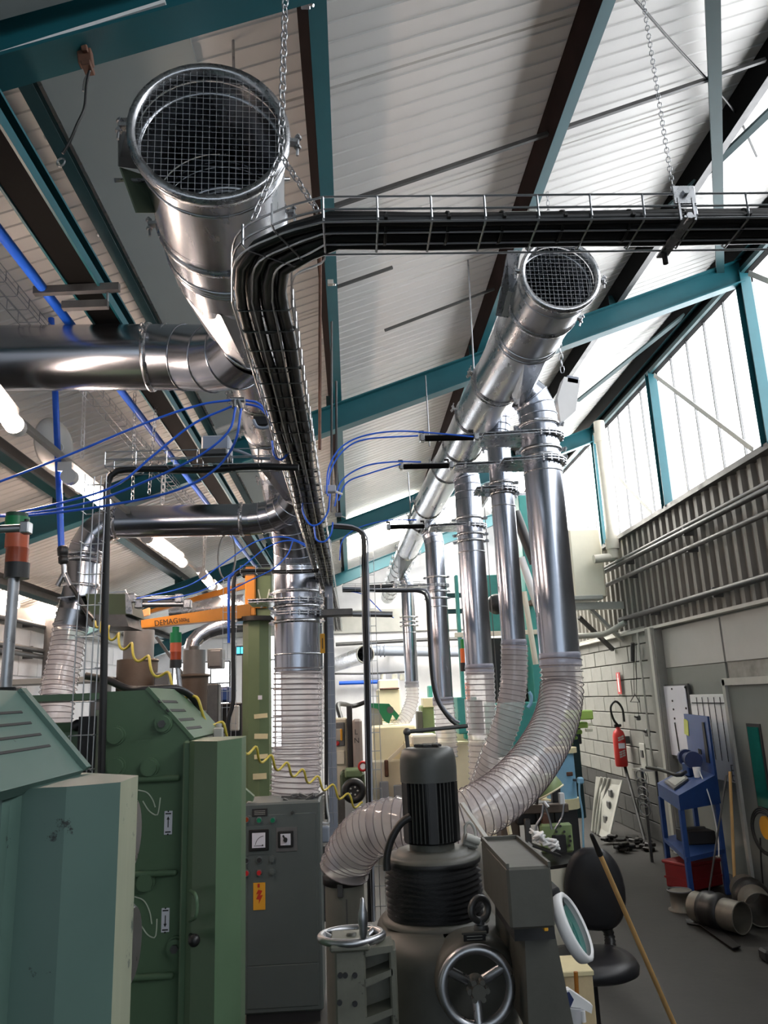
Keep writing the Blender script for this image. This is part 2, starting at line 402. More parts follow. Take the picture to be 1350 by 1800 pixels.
# right wall
wr = struct('wall_right', (3.85, 0, 0)); WX = 3.85
B().box((WX + .18, 13.2, 1.31), (.2, 7.4, 2.66)).build('wall_core', BLOCK, wr)
B().box((WX + .12, .9, 1.31), (.2, 17.4, 2.66)).build('partition_core', PANEL, wr)
bm_ = {}
for i in range(8):
    for j in range(12):
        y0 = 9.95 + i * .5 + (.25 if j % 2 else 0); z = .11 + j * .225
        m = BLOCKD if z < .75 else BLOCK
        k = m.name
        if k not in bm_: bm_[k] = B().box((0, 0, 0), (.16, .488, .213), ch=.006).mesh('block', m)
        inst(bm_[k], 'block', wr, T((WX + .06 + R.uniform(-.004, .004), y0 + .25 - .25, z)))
B().box((WX + .0, 9.62, 1.32), (.22, .3, 2.62), ch=.01).build('pillar', BLOCK, wr)
B().box((WX - .12, 9.55, 1.32), (.03, .08, 2.62)).build('pillar_edge', LGREY, wr)
B().box((WX + .01, 8.7, 2.36), (.03, 1.52, .46)).build('panel', PANELL, wr)
B().box((WX + .01, 7.15, 2.36), (.03, 1.5, .46)).build('panel', PANELL, wr)
B().box((WX + .012, 8.7, 1.06), (.03, 1.52, 2.12)).build('panel', PANEL, wr)
B().box((WX + .015, 7.15, 2.02), (.02, 1.5, .2)).build('glazing', mat('reflecting_glazing', (150, 150, 146), .1, 0, .3, 3, spec=.9), wr)
B().box((WX - .03, 7.2, 2.63), (.14, 14.0, .035)).build('ledge', LGREY, wr)
# folded cladding in two tiers
def clad(z0, z1, nm):
    prof = []; 
    for k in range(5):
        y = k * .2; prof += [(y, 0), (y + .09, 0), (y + .11, -.045), (y + .18, -.045)]
    prof.append((1.0, 0)); b = B(); n = len(prof)
    b.add([(WX + d, y, z0) for y, d in prof] + [(WX + d, y, z1) for y, d in prof], [(i, i + 1, n + i + 1, n + i) for i in range(n - 1)])
    return b.mesh(nm, CLAD)
ca, cb = clad(2.66, 3.42, 'cladding_sheet'), clad(3.40, 3.96, 'cladding_sheet')
for k in range(24):
    inst(ca, 'cladding_sheet', wr, T((.03, -7.2 + k, 0))); inst(cb, 'cladding_sheet', wr, T((.06, -7.2 + k, 0)))
B().box((WX + .13, 4.7, 3.3), (.04, 24, 1.4)).build('backing', CLAD, wr)
B().box((WX + .02, 4.7, 3.98), (.16, 24, .06)).build('sill_rail', DSTEEL, wr)
B().box((WX + .06, 4.7, 5.86), (.16, 24, .34)).build('eaves_fascia', BLKSHADE, wr)
B().box((WX - .03, 4.7, 5.72), (.06, 24, .05)).build('eaves_rail', DTEAL, wr)

posts = [-7.35, -5.05, -2.75, -.45, 1.85, 4.15, 6.47, 8.8, 11.1, 13.4, 15.7]
for i, y in enumerate(posts):
    nm = struct('trim_%d' % (i + 1), (WX, y, 4.0))
    for s_ in (-1, 1): B().box((WX - .02, y + s_ * .05, 4.86), (.10, .010, 1.74)).build('post_flange', TEAL, nm)
    B().box((WX + .03, y, 4.86), (.012, .1, 1.74)).build('post_web', PANELL, nm)
for i, (y0, y1) in enumerate(zip(posts, posts[1:])):
    w_ = struct('window_%d' % (i + 1), (WX, y0, 4.0)); n = 5; a, b_ = y0 + .06, y1 - .06; st = (b_ - a) / n
    me = B().box((0, 0, 0), (.012, st - .014, 1.70)).mesh('pane', PANE)
    bar_ = B().box((0, 0, 0), (.05, .020, 1.72)).mesh('glazing_bar', GREYM)
    for k in range(n):
        inst(me, 'pane', w_, T((WX + .05, a + (k + .5) * st, 4.86)))
        if k: inst(bar_, 'glazing_bar', w_, T((WX + .045, a + k * st, 4.86)))
for k, (y0, z0, y1, z1) in enumerate(((8.62, 5.62, 6.7, 4.02), (10.9, 5.3, 9.2, 4.02), (6.3, 5.62, 4.5, 4.02))):
    b = B().bar((WX - .05, y0, z0), (WX - .05, y1, z1), .05, .008, (1, 0, 0))
    o = b.build('diagonal_brace', LGREY, at=(WX - .05, y0, z0)); tag(o, ('flat grey diagonal brace across the clerestory glazing, longest in view', 'flat grey diagonal brace beside the beige soil pipe', 'flat grey diagonal brace at the top edge over the cable tray')[k], 'brace', 'window braces')

# back wall with windows, left wall
wb = struct('wall_back', (0, 16.9, 0))
B().box((-.4, 17.0, 3.1), (9.2, .2, 6.2)).build('wall_core', WHITEW, wb)
B().box((-.2, 16.86, 3.55), (8.5, .06, .5), ch=.01).build('painted_beam', LGREY, wb)
for i, (xa, xb, za, zb_) in enumerate(((-1.92, -1.50, 1.0, 3.4), (-3.8, -2.6, 1.0, 2.8))):
    w_ = struct('window_%d' % (11 + i), (xa, 16.85, za)); n = 3; st = (xb - xa) / n; m_ = 4; sz = (zb_ - za) / m_
    me = B().box((0, 0, 0), (st - .02, .02, sz - .02)).mesh('pane', PANE)
    for k in range(n):
        for j in range(m_): inst(me, 'pane', w_, T((xa + (k + .5) * st, 16.87, za + (j + .5) * sz)))
    for k in range(n + 1): B().box((xa + k * st, 16.86, (za + zb_) / 2), (.03, .05, zb_ - za)).build('glazing_bar', DSTEEL, w_)
    for j in range(m_ + 1): B().box(((xa + xb) / 2, 16.86, za + j * sz), (xb - xa, .045, .03)).build('glazing_bar', DSTEEL, w_)
wl = struct('wall_left', (-4.2, 0, 0))
B().box((-4.3, 4.5, 1.6), (.2, 25, 3.2)).build('wall_core', WHITEW, wl)
for j in range(7):
    for i in range(12):
        key = 'wb'
        if key not in bm_: bm_[key] = B().box((0, 0, 0), (.03, .588, .288), ch=.006).mesh('block', WHITEW)
        inst(bm_[key], 'block', wl, T((-4.19 + R.uniform(-.003, .003), 8.2 + i * .6 + (.3 if j % 2 else 0), 1.0 + j * .3)))
B().box((-4.12, 7.5, 3.08), (.14, 19, .16)).build('valley_gutter', LGREY, wl)
# glowing roof panes added to brighten the machines in the far bay
for i, x in enumerate((.55, 1.85, 3.1)):
    w_ = struct('window_%d' % (13 + i), (x, 13.3, roofz(x)));  # added light source in the roof, numbered on after the windows
    for k in range(2):
        y = 12.4 + k * 1.9
        B().prism([(x - .5, y - .85, roofz(x - .5) - .02), (x + .5, y - .85, roofz(x + .5) - .02), (x + .5, y + .85, roofz(x + .5) - .02), (x - .5, y + .85, roofz(x - .5) - .02)], (0, 0, -.02)).build('pane', FARFILL, w_)

# ================================================================ DUCTWORK
def unit(v): return V(v).normalized()
def bead(t, c, ax, r, th=.006, m=None, n=32): return B().torus(c, ax, r, th, n, 6).build('seam_bead', m or GALV, t)
def clamp(t, c, ax, r, lug=(1, 0, 0), both=True, s=1.):
    """bolted ring clamp with its two bolts"""
    c = V(c); ax = unit(ax); k = B()
    k.lathe(c - ax * .014 * s, ax, [(r, 0), (r + .010 * s, .005 * s), (r + .010 * s, .023 * s), (r, .028 * s)], 30, caps=False)
    o = k.build('clamp_ring', ZINC, t); lug = V(lug); lug = unit(lug - ax * lug.dot(ax))
    for sg in ((1, -1) if both else (1,)):
        p = c + lug * sg * (r + .022 * s); q = ax.cross(lug)
        b = B().box(p - lug * sg * .006 * s, (.030 * s, .012 * s, .026 * s), Matrix((lug, q, ax)).transposed())
        b.cyl(p - q * .03 * s + lug * sg * .01 * s, p + q * .045 * s + lug * sg * .01 * s, .0045 * s, n=8)
        b.cyl(p + q * .012 * s + lug * sg * .01 * s, p + q * .02 * s + lug * sg * .01 * s, .011 * s, n=6, smooth=False)
        b.cyl(p - q * .022 * s + lug * sg * .01 * s, p - q * .014 * s + lug * sg * .01 * s, .011 * s, n=6, smooth=False)
        b.build('clamp_bolt', ZINC, o)
    return o
def barrel(t, pts, r, m, nm='barrel', n=40): return B().gored(pts, r, n).build(nm, m, t)
def elbow(t, pts, r, m):
    o = B().gored(pts, r, 32).build('elbow', m, t)
    for a, b, c in zip(pts, pts[1:], pts[2:]): B().torus(b, V(c) - V(a), r, .005, 32, 6).build('seam_bead', m, o)
    return o
def bend(p0, d0, p1, d1, n=5):
    """smooth run from p0 heading d0 to p1 heading d1"""
    p0, p1 = V(p0), V(p1); L_ = (p1 - p0).length * .55; a, b = p0 + unit(d0) * L_ * .62, p1 - unit(d1) * L_ * .62
    return [p0 * (1 - t) ** 3 + a * 3 * t * (1 - t) ** 2 + b * 3 * t * t * (1 - t) + p1 * t ** 3 for t in [i / n for i in range(n + 1)]]
def mouth(t, c, ax, r, cell):
    """rolled rim and wire guard across an open duct mouth"""
    c = V(c); ax = unit(ax)
    k = B().lathe(c, ax, [(r + .004, .05), (r + .004, .012), (r + .018, .006), (r + .018, -.006), (r - .006, -.006), (r - .006, .03)], 48, caps=False); k.build('mouth_rim', ZINC, t)
    u = V((0, 0, 1)).cross(ax).normalized(); w_ = ax.cross(u); k = B(); n = int(r / cell)
    for e, f in ((u, w_), (w_, u)):
        for i in range(-n, n + 1):
            h = math.sqrt(max(r * r - (i * cell) ** 2, 0)); p = c + e * i * cell
            k.cyl(p - f * h, p + f * h, .0009, n=4, caps=False)
    return k.build('wire_mesh_guard', WIRE, t)
def wye(t, c0, r0, c1, r1, ax, cb, axb, rb, m):
    """tapering branch piece: cone from ring 0 to ring 1 plus folded gusset to the branch collar"""
    k = B(); ax = unit(ax)
    k.loft([k.ring(c0, ax, r0, 40), k.ring(c1, ax, r1, 40)]); o = k.build('branch_piece', m, t)
    g = B(); n = 9; a = g.ring(c0, ax, r0 * 1.015, n); b = g.ring(cb, axb, rb, n)
    best = min(range(n), key=lambda s: sum((a[i] - b[(i + s) % n]).length for i in range(n)))
    b = b[best:] + b[:best]; g.loft([a, b], False); g.build('folded_gusset', m, o)
    B().torus(cb, axb, rb, .007, 28, 6).build('collar_bead', ZINC, o)
    return o
down = V((0, 0, -1))

# --- large left-hand main
KS = .909; LK = lambda *a: CAM + (V(a) - CAM) * KS
A0 = P(368, 232, Y=2.2 * KS); r0 = .246 * KS; A1 = LK(-.455, 2.62, 3.75); A2 = LK(-.47, 3.0, 3.75); A3 = LK(-.485, 3.75, 3.745); A4 = LK(-.535, 5.5, 3.73); A5 = LK(-.55, 6.1, 3.72); A6 = LK(-.575, 10.3, 3.70); r1 = .165 * KS; r2 = .15 * KS
dm = thing('extraction_duct', 'large galvanised extraction duct with an open mesh covered mouth, widest of the ducts', 'duct', (-.45, 3.6, 3.4), 'main ducts')
axL = unit(A1 - A0); mouth(dm, A0, axL, r0, .0198)
barrel(dm, [A0 + axL * .05, A1], r0, GALV, 'mouth_barrel', 48); bead(dm, A0 + axL * .10, axL, r0)
barrel(dm, [A1, A2], r0, GALV, 'mouth_barrel', 48); ax2 = unit(A3 - A2)
for q in (-.02, .04, .09): bead(dm, A1 + (A2 - A1) * (q + .55), ax2, r0, .007)
clamp(dm, A1 + (A2 - A1) * .15, ax2, r0, (1, 0, .1)); clamp(dm, A0 + axL * .012, axL, r0 + .01, (1, 0, -.05))
CB = P(440, 602, Y=3.50 * KS); axb = unit((-.45, .85, -.2))
wye(dm, A2, r0, A3, r1, ax2, CB, axb, r1, GALV)
ax3 = unit(A4 - A3); clamp(dm, A3, ax3, r1, (1, 0, .2)); barrel(dm, [A3, A4], r1, GALV, 'barrel')
for q in (.35, .7): clamp(dm, A3.lerp(A4, q), ax3, r1, (1, 0, .2))
CB2 = P(520, 872, Y=5.75 * KS); axb2 = unit((-.2, .75, -.6))
wye(dm, A4, r1, A5, r2, ax3, CB2, axb2, .115 * KS, GALV)
barrel(dm, [A5, A6], r2, GALV, 'barrel')
for q in (.0, .2, .4, .7): clamp(dm, A5.lerp(A6, q), unit(A6 - A5), r2, (1, 0, .2))
D1 = P(522, 1000, Y=6.35 * KS); D1.z = 1.9 + 1.12 * KS; D1b = P(523, 1180, Y=6.35 * KS); rD = M(39, D1)
axd = unit((.25, .55, -.8)); DC = LK(-.47, 5.98, 3.42)
g = B(); a = g.ring(A4.lerp(A5, .7), ax3, r2 * 1.03, 12); b = g.ring(DC, axd, rD, 12); best = min(range(12), key=lambda s: sum((a[i] - b[(i + s) % 12]).length for i in range(12))); g.loft([a, b[best:] + b[:best]], False); g.build('folded_gusset', GALV, dm)
# hanger plate on the mouth barrel, and a lower wing
def plate(t, quad, th, nm, m, n=None):
    q = [V(p) for p in quad]; nn = (q[1] - q[0]).cross(q[2] - q[0]).normalized() * th; return B().prism(q, nn).build(nm, m, t)
pa = [P(209, 208, Y=2.3 * KS), P(228, 208, Y=2.32 * KS), P(248, 260, Y=2.42 * KS), P(246, 298, Y=2.42 * KS), P(209, 293, Y=2.3 * KS)]
plate(dm, pa, .006, 'hanger_plate', GREYM)
pb = [P(212, 294, Y=2.34 * KS), P(248, 306, Y=2.42 * KS), P(275, 345, Y=2.5 * KS), P(281, 374, Y=2.5 * KS), P(241, 374, Y=2.38 * KS)]
plate(dm, pb, .006, 'hanger_wing', mat('olive_grey_plate', (104, 120, 100), .5, 0, .1, 5))
B().cyl(P(202, 317, Y=2.36 * KS), P(262, 317, Y=2.42 * KS), .007, n=10).build('hanger_rod', STEEL, dm); B().cyl(P(496, 315, Y=2.6 * KS), P(508, 315, Y=2.62 * KS), .007, n=10).build('hanger_rod', STEEL, dm)
B().cyl(P(232, 235, Y=2.28 * KS), P(250, 232, Y=2.3 * KS), .012, n=10).build('hanger_bolt', ZINC, dm)

# --- smaller right-hand main
B0 = P(985, 483, Y=3.5); rb = M(66, B0); S = [B0] + [V(q) for q in ((1.09, 4.12, 3.955), (1.045, 4.82, 3.968), (1.042, 4.86, 3.968), (1.005, 5.48, 3.968), (.985, 6.15, 3.96), (.95, 6.8, 3.96), (.895, 8.2, 3.955), (.875, 8.9, 3.955), (.85, 10.8, 3.95), (.83, 11.4, 3.95), (.79, 16.0, 3.95))]
rs = [rb, rb] + [rb * q for q in (.88, .88, .84, .84, .80, .80, .77, .77, .72, .68)]
dr = thing('extraction_duct', 'smaller galvanised extraction duct with an open mesh mouth, carrying the tall vertical drops', 'duct', (1, 6, 3.7), 'main ducts')
axR = unit(S[1] - S[0]); mouth(dr, B0, axR, rb, .0225); barrel(dr, [B0 + axR * .05, S[1]], rb, GALV, 'mouth_barrel', 48)
bead(dr, B0 + axR * .10, axR, rb); clamp(dr, B0 + axR * .01, axR, rb + .01, (1, 0, -.1)); clamp(dr, B0 + axR * .3, axR, rb, (1, 0, -.4), False)
bead(dr, S[1] - axR * .05, axR, rb, .009); bead(dr, S[1], axR, rb, .009)
def jn(i): return unit(S[i + 1] - S[i])
v1 = P(965, 770, Y=4.8); rv1 = M(33, v1); v2 = P(893, 770, Y=5.5); rv2 = M(20, v2); v3 = P(836, 880, Y=6.7); rv3 = M(23, v3); v4 = P(766, 965, Y=8.9); rv4 = M(17, v4); v5 = P(720, 1040, Y=11.5); rv5 = M(11.5, v5)
def branch(i, top, rv, ah=(.80, .25, -.30)):
    """wye at station i with its collar just above the elbow of the vertical run"""
    c = V((top.x - 1.15 * rv, top.y - .02, top.z + 2.55 * rv)); axb_ = unit(ah)
    wye(dr, S[i], rs[i], S[i + 1], rs[i + 1], jn(i), c, axb_, rv, GALV)
    return c, axb_
c1, a1 = branch(1, v1, rv1); c2, a2 = branch(3, v2, rv2); c3, a3 = branch(5, v3, rv3); c4, a4 = branch(7, v4, rv4); c5, a5 = branch(9, v5, rv5)
for i in (2, 4, 6, 8): barrel(dr, [S[i], S[i + 1]], rs[i], GALV); clamp(dr, S[i], jn(i), rs[i], (-1, 0, .3)); clamp(dr, S[i + 1], jn(i), rs[i + 1], (-1, 0, .3))
barrel(dr, [S[10], S[11]], rs[10], GALV)
for q in (.05, .15, .25, .4, .55, .7, .85): clamp(dr, S[10].lerp(S[11], q), jn(10), rs[10], (-1, 0, .3))
plate(dr, [P(893, 440, Y=3.62), P(915, 440, Y=3.65), P(898, 560, Y=3.85), P(872, 555, Y=3.85)], .006, 'hanger_plate', ZINC)
plate(dr, [P(893, 512, Y=3.72), P(912, 518, Y=3.74), P(908, 556, Y=3.82), P(882, 556, Y=3.82)], .006, 'hanger_wing', LGREY)

# --- vertical drops
def drop(label, top, c, axb_, r, ybot, pxbot, Yp, gates, m=GALV_V):
    t = thing('duct_drop', label, 'duct', (top.x, top.y, 2), 'vertical duct drops')
    bot = P(pxbot, ybot, Y=Yp); top = V((bot.x, bot.y, top.z))
    elbow(t, bend(c, axb_, top, down, 5), r, GALV_V)
    B().gored([top, bot], r, 32).build('straight_run', m, t)
    zz = [P(pxbot, y, Y=Yp).z for y in gates]
    for z in zz: clamp(t, (top.x, top.y, z), down, r, (1, -.2, 0), s=1.0)
    for z in (zz[-1] - .1,): bead(t, (top.x, top.y, z), down, r, .005, ZINC)
    B().lathe(bot + V((0, 0, .06)), down, [(r, 0), (r + .006, .004), (r + .006, .03), (r, .034), (r + .006, .05), (r + .006, .085), (r, .09)], 30, caps=False).build('hose_band', mat('clear_band', (190, 190, 205), .2, 0, 0, trans=.5), t)
    return t, top, bot
E1 = drop('thick vertical duct drop under the elbow, ending in the big swept hose', v1, c1, a1, rv1, 1165, 985, 4.8, (748, 792, 806))
E2 = drop('slim vertical duct drop beside the thick drop', v2, c2, a2, rv2, 1140, 904, 5.5, (785, 850, 868))
E3 = drop('vertical duct drop beside the orange and green beacon', v3, c3, a3, rv3, 1180, 843, 6.7, (912, 940, 952))
E4 = drop('vertical duct drop behind the far cable drops, leaning hose below', v4, c4, a4, rv4, 1235, 779, 8.9, (1015, 1040, 1052))
E5 = drop('thinnest and furthest vertical duct drop, before the white back wall', v5, c5, a5, rv5, 1205, 724, 11.5, (1085, 1093, 1100))
E6t = thing('duct_drop', 'wide vertical duct drop beside the green crane column', 'duct', (D1b.x, D1b.y, 2), 'vertical duct drops')
topL = V((D1b.x, D1b.y, 1.9 + 1.1 * KS)); elbow(E6t, bend(DC, axd, topL, down, 4), rD, GALV_V); B().gored([topL, D1b], rD, 36).build('straight_run', GALV_V, E6t)
for y in (1042, 1068, 1094): clamp(E6t, (topL.x, topL.y, P(522, y, Y=6.35 * KS).z), down, rD, (1, -.2, 0))
bead(E6t, (topL.x, topL.y, P(522, 1180, Y=6.35 * KS).z + .12), down, rD, .006)
b2 = P(551, 1180, Y=7.6 * KS); rD2 = M(17, b2); t2 = V((b2.x, b2.y, 1.9 + 1.45 * KS))
E7t = thing('duct_drop', 'second vertical duct drop half hidden behind the wide one', 'duct', (b2.x, b2.y, 2), 'vertical duct drops')
elbow(E7t, bend(LK(-.55, 7.2, 3.62), (.1, .4, -.8), t2, down, 4), rD2, GALV_V); B().gored([t2, b2], rD2, 28).build('straight_run', GALV_V, E7t); clamp(E7t, t2 - V((0, 0, .5)), down, rD2)

# --- branches leaving to the left
tb = thing('branch_pipe', 'thick horizontal galvanised branch pipe leaving the large duct', 'duct', (-1.2, 3.8, 3.4), 'horizontal branch pipes')
q0 = P(272, 628, Y=3.85 * KS); rq = M(57, q0); elbow(tb, bend(CB, axb, q0, (-1, .02, -.02), 4), rq, GALV_X)
q1 = P(-320, 634, Y=3.85 * KS); B().gored([q0, q1], rq, 40).build('straight_run', GALV_X, tb); clamp(tb, q0 + V((-.02, 0, 0)), (1, 0, 0), rq, (0, -.9, .35), False); bead(tb, q0 + V((.06, 0, 0)), (1, 0, 0), rq, .006)
tl = thing('branch_pipe', 'thinner horizontal branch pipe ending in the elbow over the green machine', 'duct', (-1.2, 6, 3.3), 'horizontal branch pipes')
k0 = P(440, 913, Y=5.95 * KS); rk = M(28, k0); elbow(tl, bend(CB2, axb2, k0, (-1, 0, -.02), 5), rk, GALV_X)
k1 = P(205, 918, Y=5.95 * KS); B().gored([k0, k1], rk, 36).build('straight_run', GALV_X, tl)
for p in (k0 + V((-.06, 0, 0)), k1): clamp(tl, p, (1, 0, 0), rk, (0, -1, .1), False)
k2 = P(146, 985, Y=5.95 * KS); k3 = P(132, 1075, Y=5.9 * KS); elbow(tl, bend(k1, (-1, 0, 0), k2, (-.1, 0, -1), 4), rk, GALV_X)
B().gored([k2, P(143, 1030, Y=5.93 * KS), k3, P(124, 1105, Y=5.9 * KS)], rk, 36).build('straight_run', GALV_X, tl)
for y_, x_ in ((975, 147), (985, 146), (1030, 143), (1068, 133), (1080, 131)): clamp(tl, P(x_, y_, Y=5.93 * KS), (.08, 0, 1), rk, (1, -.3, 0), False)

# --- clear ribbed hoses
def hose(label, pts, r, pitch, group='clear ribbed hoses', seam=None, rt=None):
    L_ = plen(smooth(pts, 80)); n = int(L_ / pitch); pa = smooth(pts, n * 2); nn = 32
    t = thing('ribbed_hose', label, 'hose', pts[-1], group)
    rr = [(r * (1.0 if i % 2 == 0 else .915)) * (1 if rt is None else 1 + (rt - 1) * i / (2 * n)) for i in range(len(pa))]
    B().tube(pa, rr, nn, caps=False).build('film', HOSE, t)
    k = B(); _, fr = k.frames(pa)
    for i in range(0, len(pa), 2):
        u, w_, tt = fr[i]; q = rr[i]; k.torus(pa[i], tt, q, r * .020, 28, 4)
    k.build('spiral_rib', HOSER, t)
    return t
h1 = [(985, 1160, 4.8), (987, 1215, 4.78), (974, 1275, 4.62), (938, 1340, 4.36), (890, 1392, 4.14), (835, 1428, 4.02), (770, 1447, 4.0), (700, 1448, 4.05), (648, 1464, 4.15), (615, 1502, 4.25), (605, 1530, 4.28)]
hose('big clear ribbed hose sweeping behind the motor to the grey stub pipe', [P(x, y, Y=z) for x, y, z in h1], rv1 * 1.06, .036, rt=.97)
hose('slim clear ribbed hose below the slim duct drop', [P(904, 1135, Y=5.5), P(903, 1200, Y=5.5), P(893, 1260, Y=5.5), P(868, 1330, Y=5.55), P(845, 1400, Y=5.7)], rv2 * 1.14, .034)
hose('clear ribbed hose hanging straight beside the beacon, cream machine behind it', [P(843, 1175, Y=6.7), P(846, 1250, Y=6.7), P(850, 1330, Y=6.7), P(852, 1420, Y=6.7)], rv3 * 1.1, .044)
hose('clear ribbed hose behind the far cable drops', [P(779, 1230, Y=8.9), P(783, 1270, Y=8.9), P(786, 1330, Y=8.9)], rv4 * 1.08, .05)
hose('smooth clear hose curving onto the cream machine top', [P(724, 1200, Y=11.5), P(724, 1232, Y=11.5), P(712, 1262, Y=11.4), P(692, 1280, Y=11.3)], rv5 * 1.0, .05)
hose('wide clear ribbed hose hanging behind the grey control cabinet', [P(523, 1175, Y=6.35 * KS), P(522, 1260, Y=6.35 * KS), P(521, 1340, Y=6.35 * KS), P(516, 1440, Y=6.35 * KS)], rD * 1.05, .036)
hose('clear ribbed hose half hidden behind the wide hanging hose', [P(551, 1178, Y=7.6 * KS), P(552, 1270, Y=7.6 * KS), P(546, 1350, Y=7.5 * KS), P(535, 1420, Y=7.4 * KS)], rD2 * 1.07, .04)
hose('clear ribbed hose dropping behind the vented green hood', [P(124, 1100, Y=5.9 * KS), P(116, 1150, Y=5.85 * KS), P(104, 1205, Y=5.8 * KS), P(96, 1260, Y=5.75 * KS), P(93, 1330, Y=5.75 * KS)], rk * 1.0, .032)

# --- slide gates with pneumatic cylinders
def gate(label, c, r, xend, up=0.008, cyl=None, Yc=None):
    """two plates round the pipe with a tongue to the left, blade between, bolts, and the air cylinder on its end"""
    c = V(c); t = thing('slide_gate', label, 'valve', c, 'pneumatic slide gates')
    rr = r + .035; L_ = c.x - xend
    def outline(z): return [c + V((rr * math.cos(a), rr * math.sin(a), z)) for a in [math.radians(-90 + 15 * i) for i in range(13)]] + [c + V((-L_, rr * .72, z)), c + V((-L_, -rr * .72, z))]
    B().prism(outline(.006), (0, 0, .006)).build('upper_plate', ZINC, t); B().prism(outline(-.012), (0, 0, .006)).build('lower_plate', ZINC, t)
    B().box(c + V((-L_ * .45, 0, -.003)), (L_, r * 1.5, .006)).build('blade', STEEL, t)
    me = None
    for i in range(10):
        a = math.radians(-100 + 20 * i) if i < 8 else 0
        p = c + V((rr * .93 * math.cos(a), rr * .93 * math.sin(a), 0)) if i < 8 else c + V((-L_ * .8, (-1) ** i * rr * .6, 0))
        if me is None: me = B().cyl((0, 0, -.022), (0, 0, .02), .008, n=6, smooth=False).mesh('bolt', ZINC)
        inst(me, 'bolt', t, T(p))
    if cyl:
        x1 = xend; x0 = x1 - cyl; y = c.y; z = c.z + .02
        o = B().cyl((x0, y, z), (x1 - .02, y, z), .021, n=16).build('cylinder', BLKSHADE, t)
        B().cyl((x0 + .02, y - .012, z + .016), (x1 - .04, y - .012, z + .016), .005, n=8).build('tie_rod', STEEL, o)
        for x in (x0, x1 - .03): B().box((x, y, z), (.035, .05, .052), ch=.006).build('end_cap', ZINC, o)
        B().cyl((x1 - .02, y, z), (x1 + .12, y, z), .008, n=8).build('piston_rod', STEEL, t)
        for x in (x0 + .01, x1 - .05):
            B().cyl((x, y, z + .02), (x, y, z + .05), .007, n=8).cyl((x, y, z + .045), (x - .03, y, z + .045), .009, n=8).build('push_fitting', BLKPL, o)
    return t
g1 = P(972, 770, Y=4.8); gate('upper slide gate on the thick drop, long plate and black air cylinder', (E1[1].x, 4.8, g1.z), rv1, P(845, 770, Y=4.8).x, cyl=M(103, g1))
g2 = P(897, 820, Y=5.5); gate('slide gate on the slim drop with its black air cylinder', (E2[1].x, 5.5, g2.z), rv2, P(800, 820, Y=5.5).x, cyl=M(95, g2))
g3 = P(838, 926, Y=6.7); gate('slide gate beside the beacon with a thin silver air cylinder', (E3[1].x, 6.7, g3.z), rv3, P(755, 926, Y=6.7).x, cyl=M(72, g3))
g4 = P(985, 812, Y=4.8); gate('lower flange plate on the thick drop below its gate', (E1[1].x, 4.8, P(985, 814, Y=4.8).z), rv1, P(880, 815, Y=4.8).x)
g5 = P(897, 862, Y=5.5); gate('lower flange plate on the slim drop', (E2[1].x, 5.5, g5.z), rv2, P(835, 862, Y=5.5).x)
g6 = P(770, 1030, Y=8.9); gate('slide gate on the far leaning drop', (E4[1].x, 8.9, g6.z), rv4, P(700, 1030, Y=8.9).x, cyl=M(60, g6))
g7 = P(522, 1058, Y=6.35 * KS); gate('slide gate on the wide drop next to the crane column', (D1b.x, D1b.y, g7.z), rD, P(440, 1058, Y=6.35 * KS).x)
g8 = P(522, 1080, Y=6.35 * KS); gt = gate('lower slide gate plate of the wide drop, tongue towards the aisle', (D1b.x, D1b.y, g8.z), rD, P(478, 1080, Y=6.35 * KS).x)
B().box(V((P(590, 1078, Y=6.35 * KS).x, D1b.y, g8.z)), (M(60, g8), .12, .05), ch=.005).build('actuator_case', DSTEEL, gt)
B().cyl(P(620, 1079, Y=6.35 * KS), P(690, 1080, Y=6.35 * KS), .022, n=14).build('cylinder', STEEL, gt)
# gate boxes of the thin branch over the green machine
tg = thing('slide_gate', 'dark green slide gate box under the thin branch elbow with two air cylinders', 'valve', P(180, 1070, Y=5.8 * KS), 'pneumatic slide gates')
for (x0, y0, x1, y1, sk) in ((150, 1044, 222, 1080, 8), (150, 1080, 220, 1101, 6)):
    a, b, c, d = P(x0, y0, Y=5.7 * KS), P(x1, y0, Y=5.7 * KS), P(x1 + sk, y1, Y=5.7 * KS), P(x0 + sk, y1, Y=5.7 * KS)
    B().prism([a, b, c, d], (0, .35, 0)).build('gate_box', DSTEEL if y0 > 1050 else COLD, tg)
plate(tg, [P(101, 1052, Y=5.72 * KS), P(224, 1040, Y=5.72 * KS), P(224, 1040, Y=6.1 * KS), P(101, 1052, Y=6.1 * KS)], .008, 'upper_plate', ZINC)
plate(tg, [P(220, 1036, Y=5.65 * KS), P(232, 1062, Y=5.65 * KS), P(232, 1080, Y=5.65 * KS), P(221, 1078, Y=5.65 * KS)], .012, 'end_plate', ZINC)
for y_, x0, x1 in ((1052, 232, 315), (1062, 245, 330)):
    o = B().cyl(P(x0, y_ + 1, Y=5.7 * KS), P(x1, y_, Y=5.7 * KS), M(5, P(x0, y_, Y=5.7 * KS)), n=14).build('cylinder', STEEL, tg)
    for x in (x0, x1): B().box(P(x, y_, Y=5.7 * KS), (.05, .06, .06), ch=.006).build('end_cap', ZINC, o)

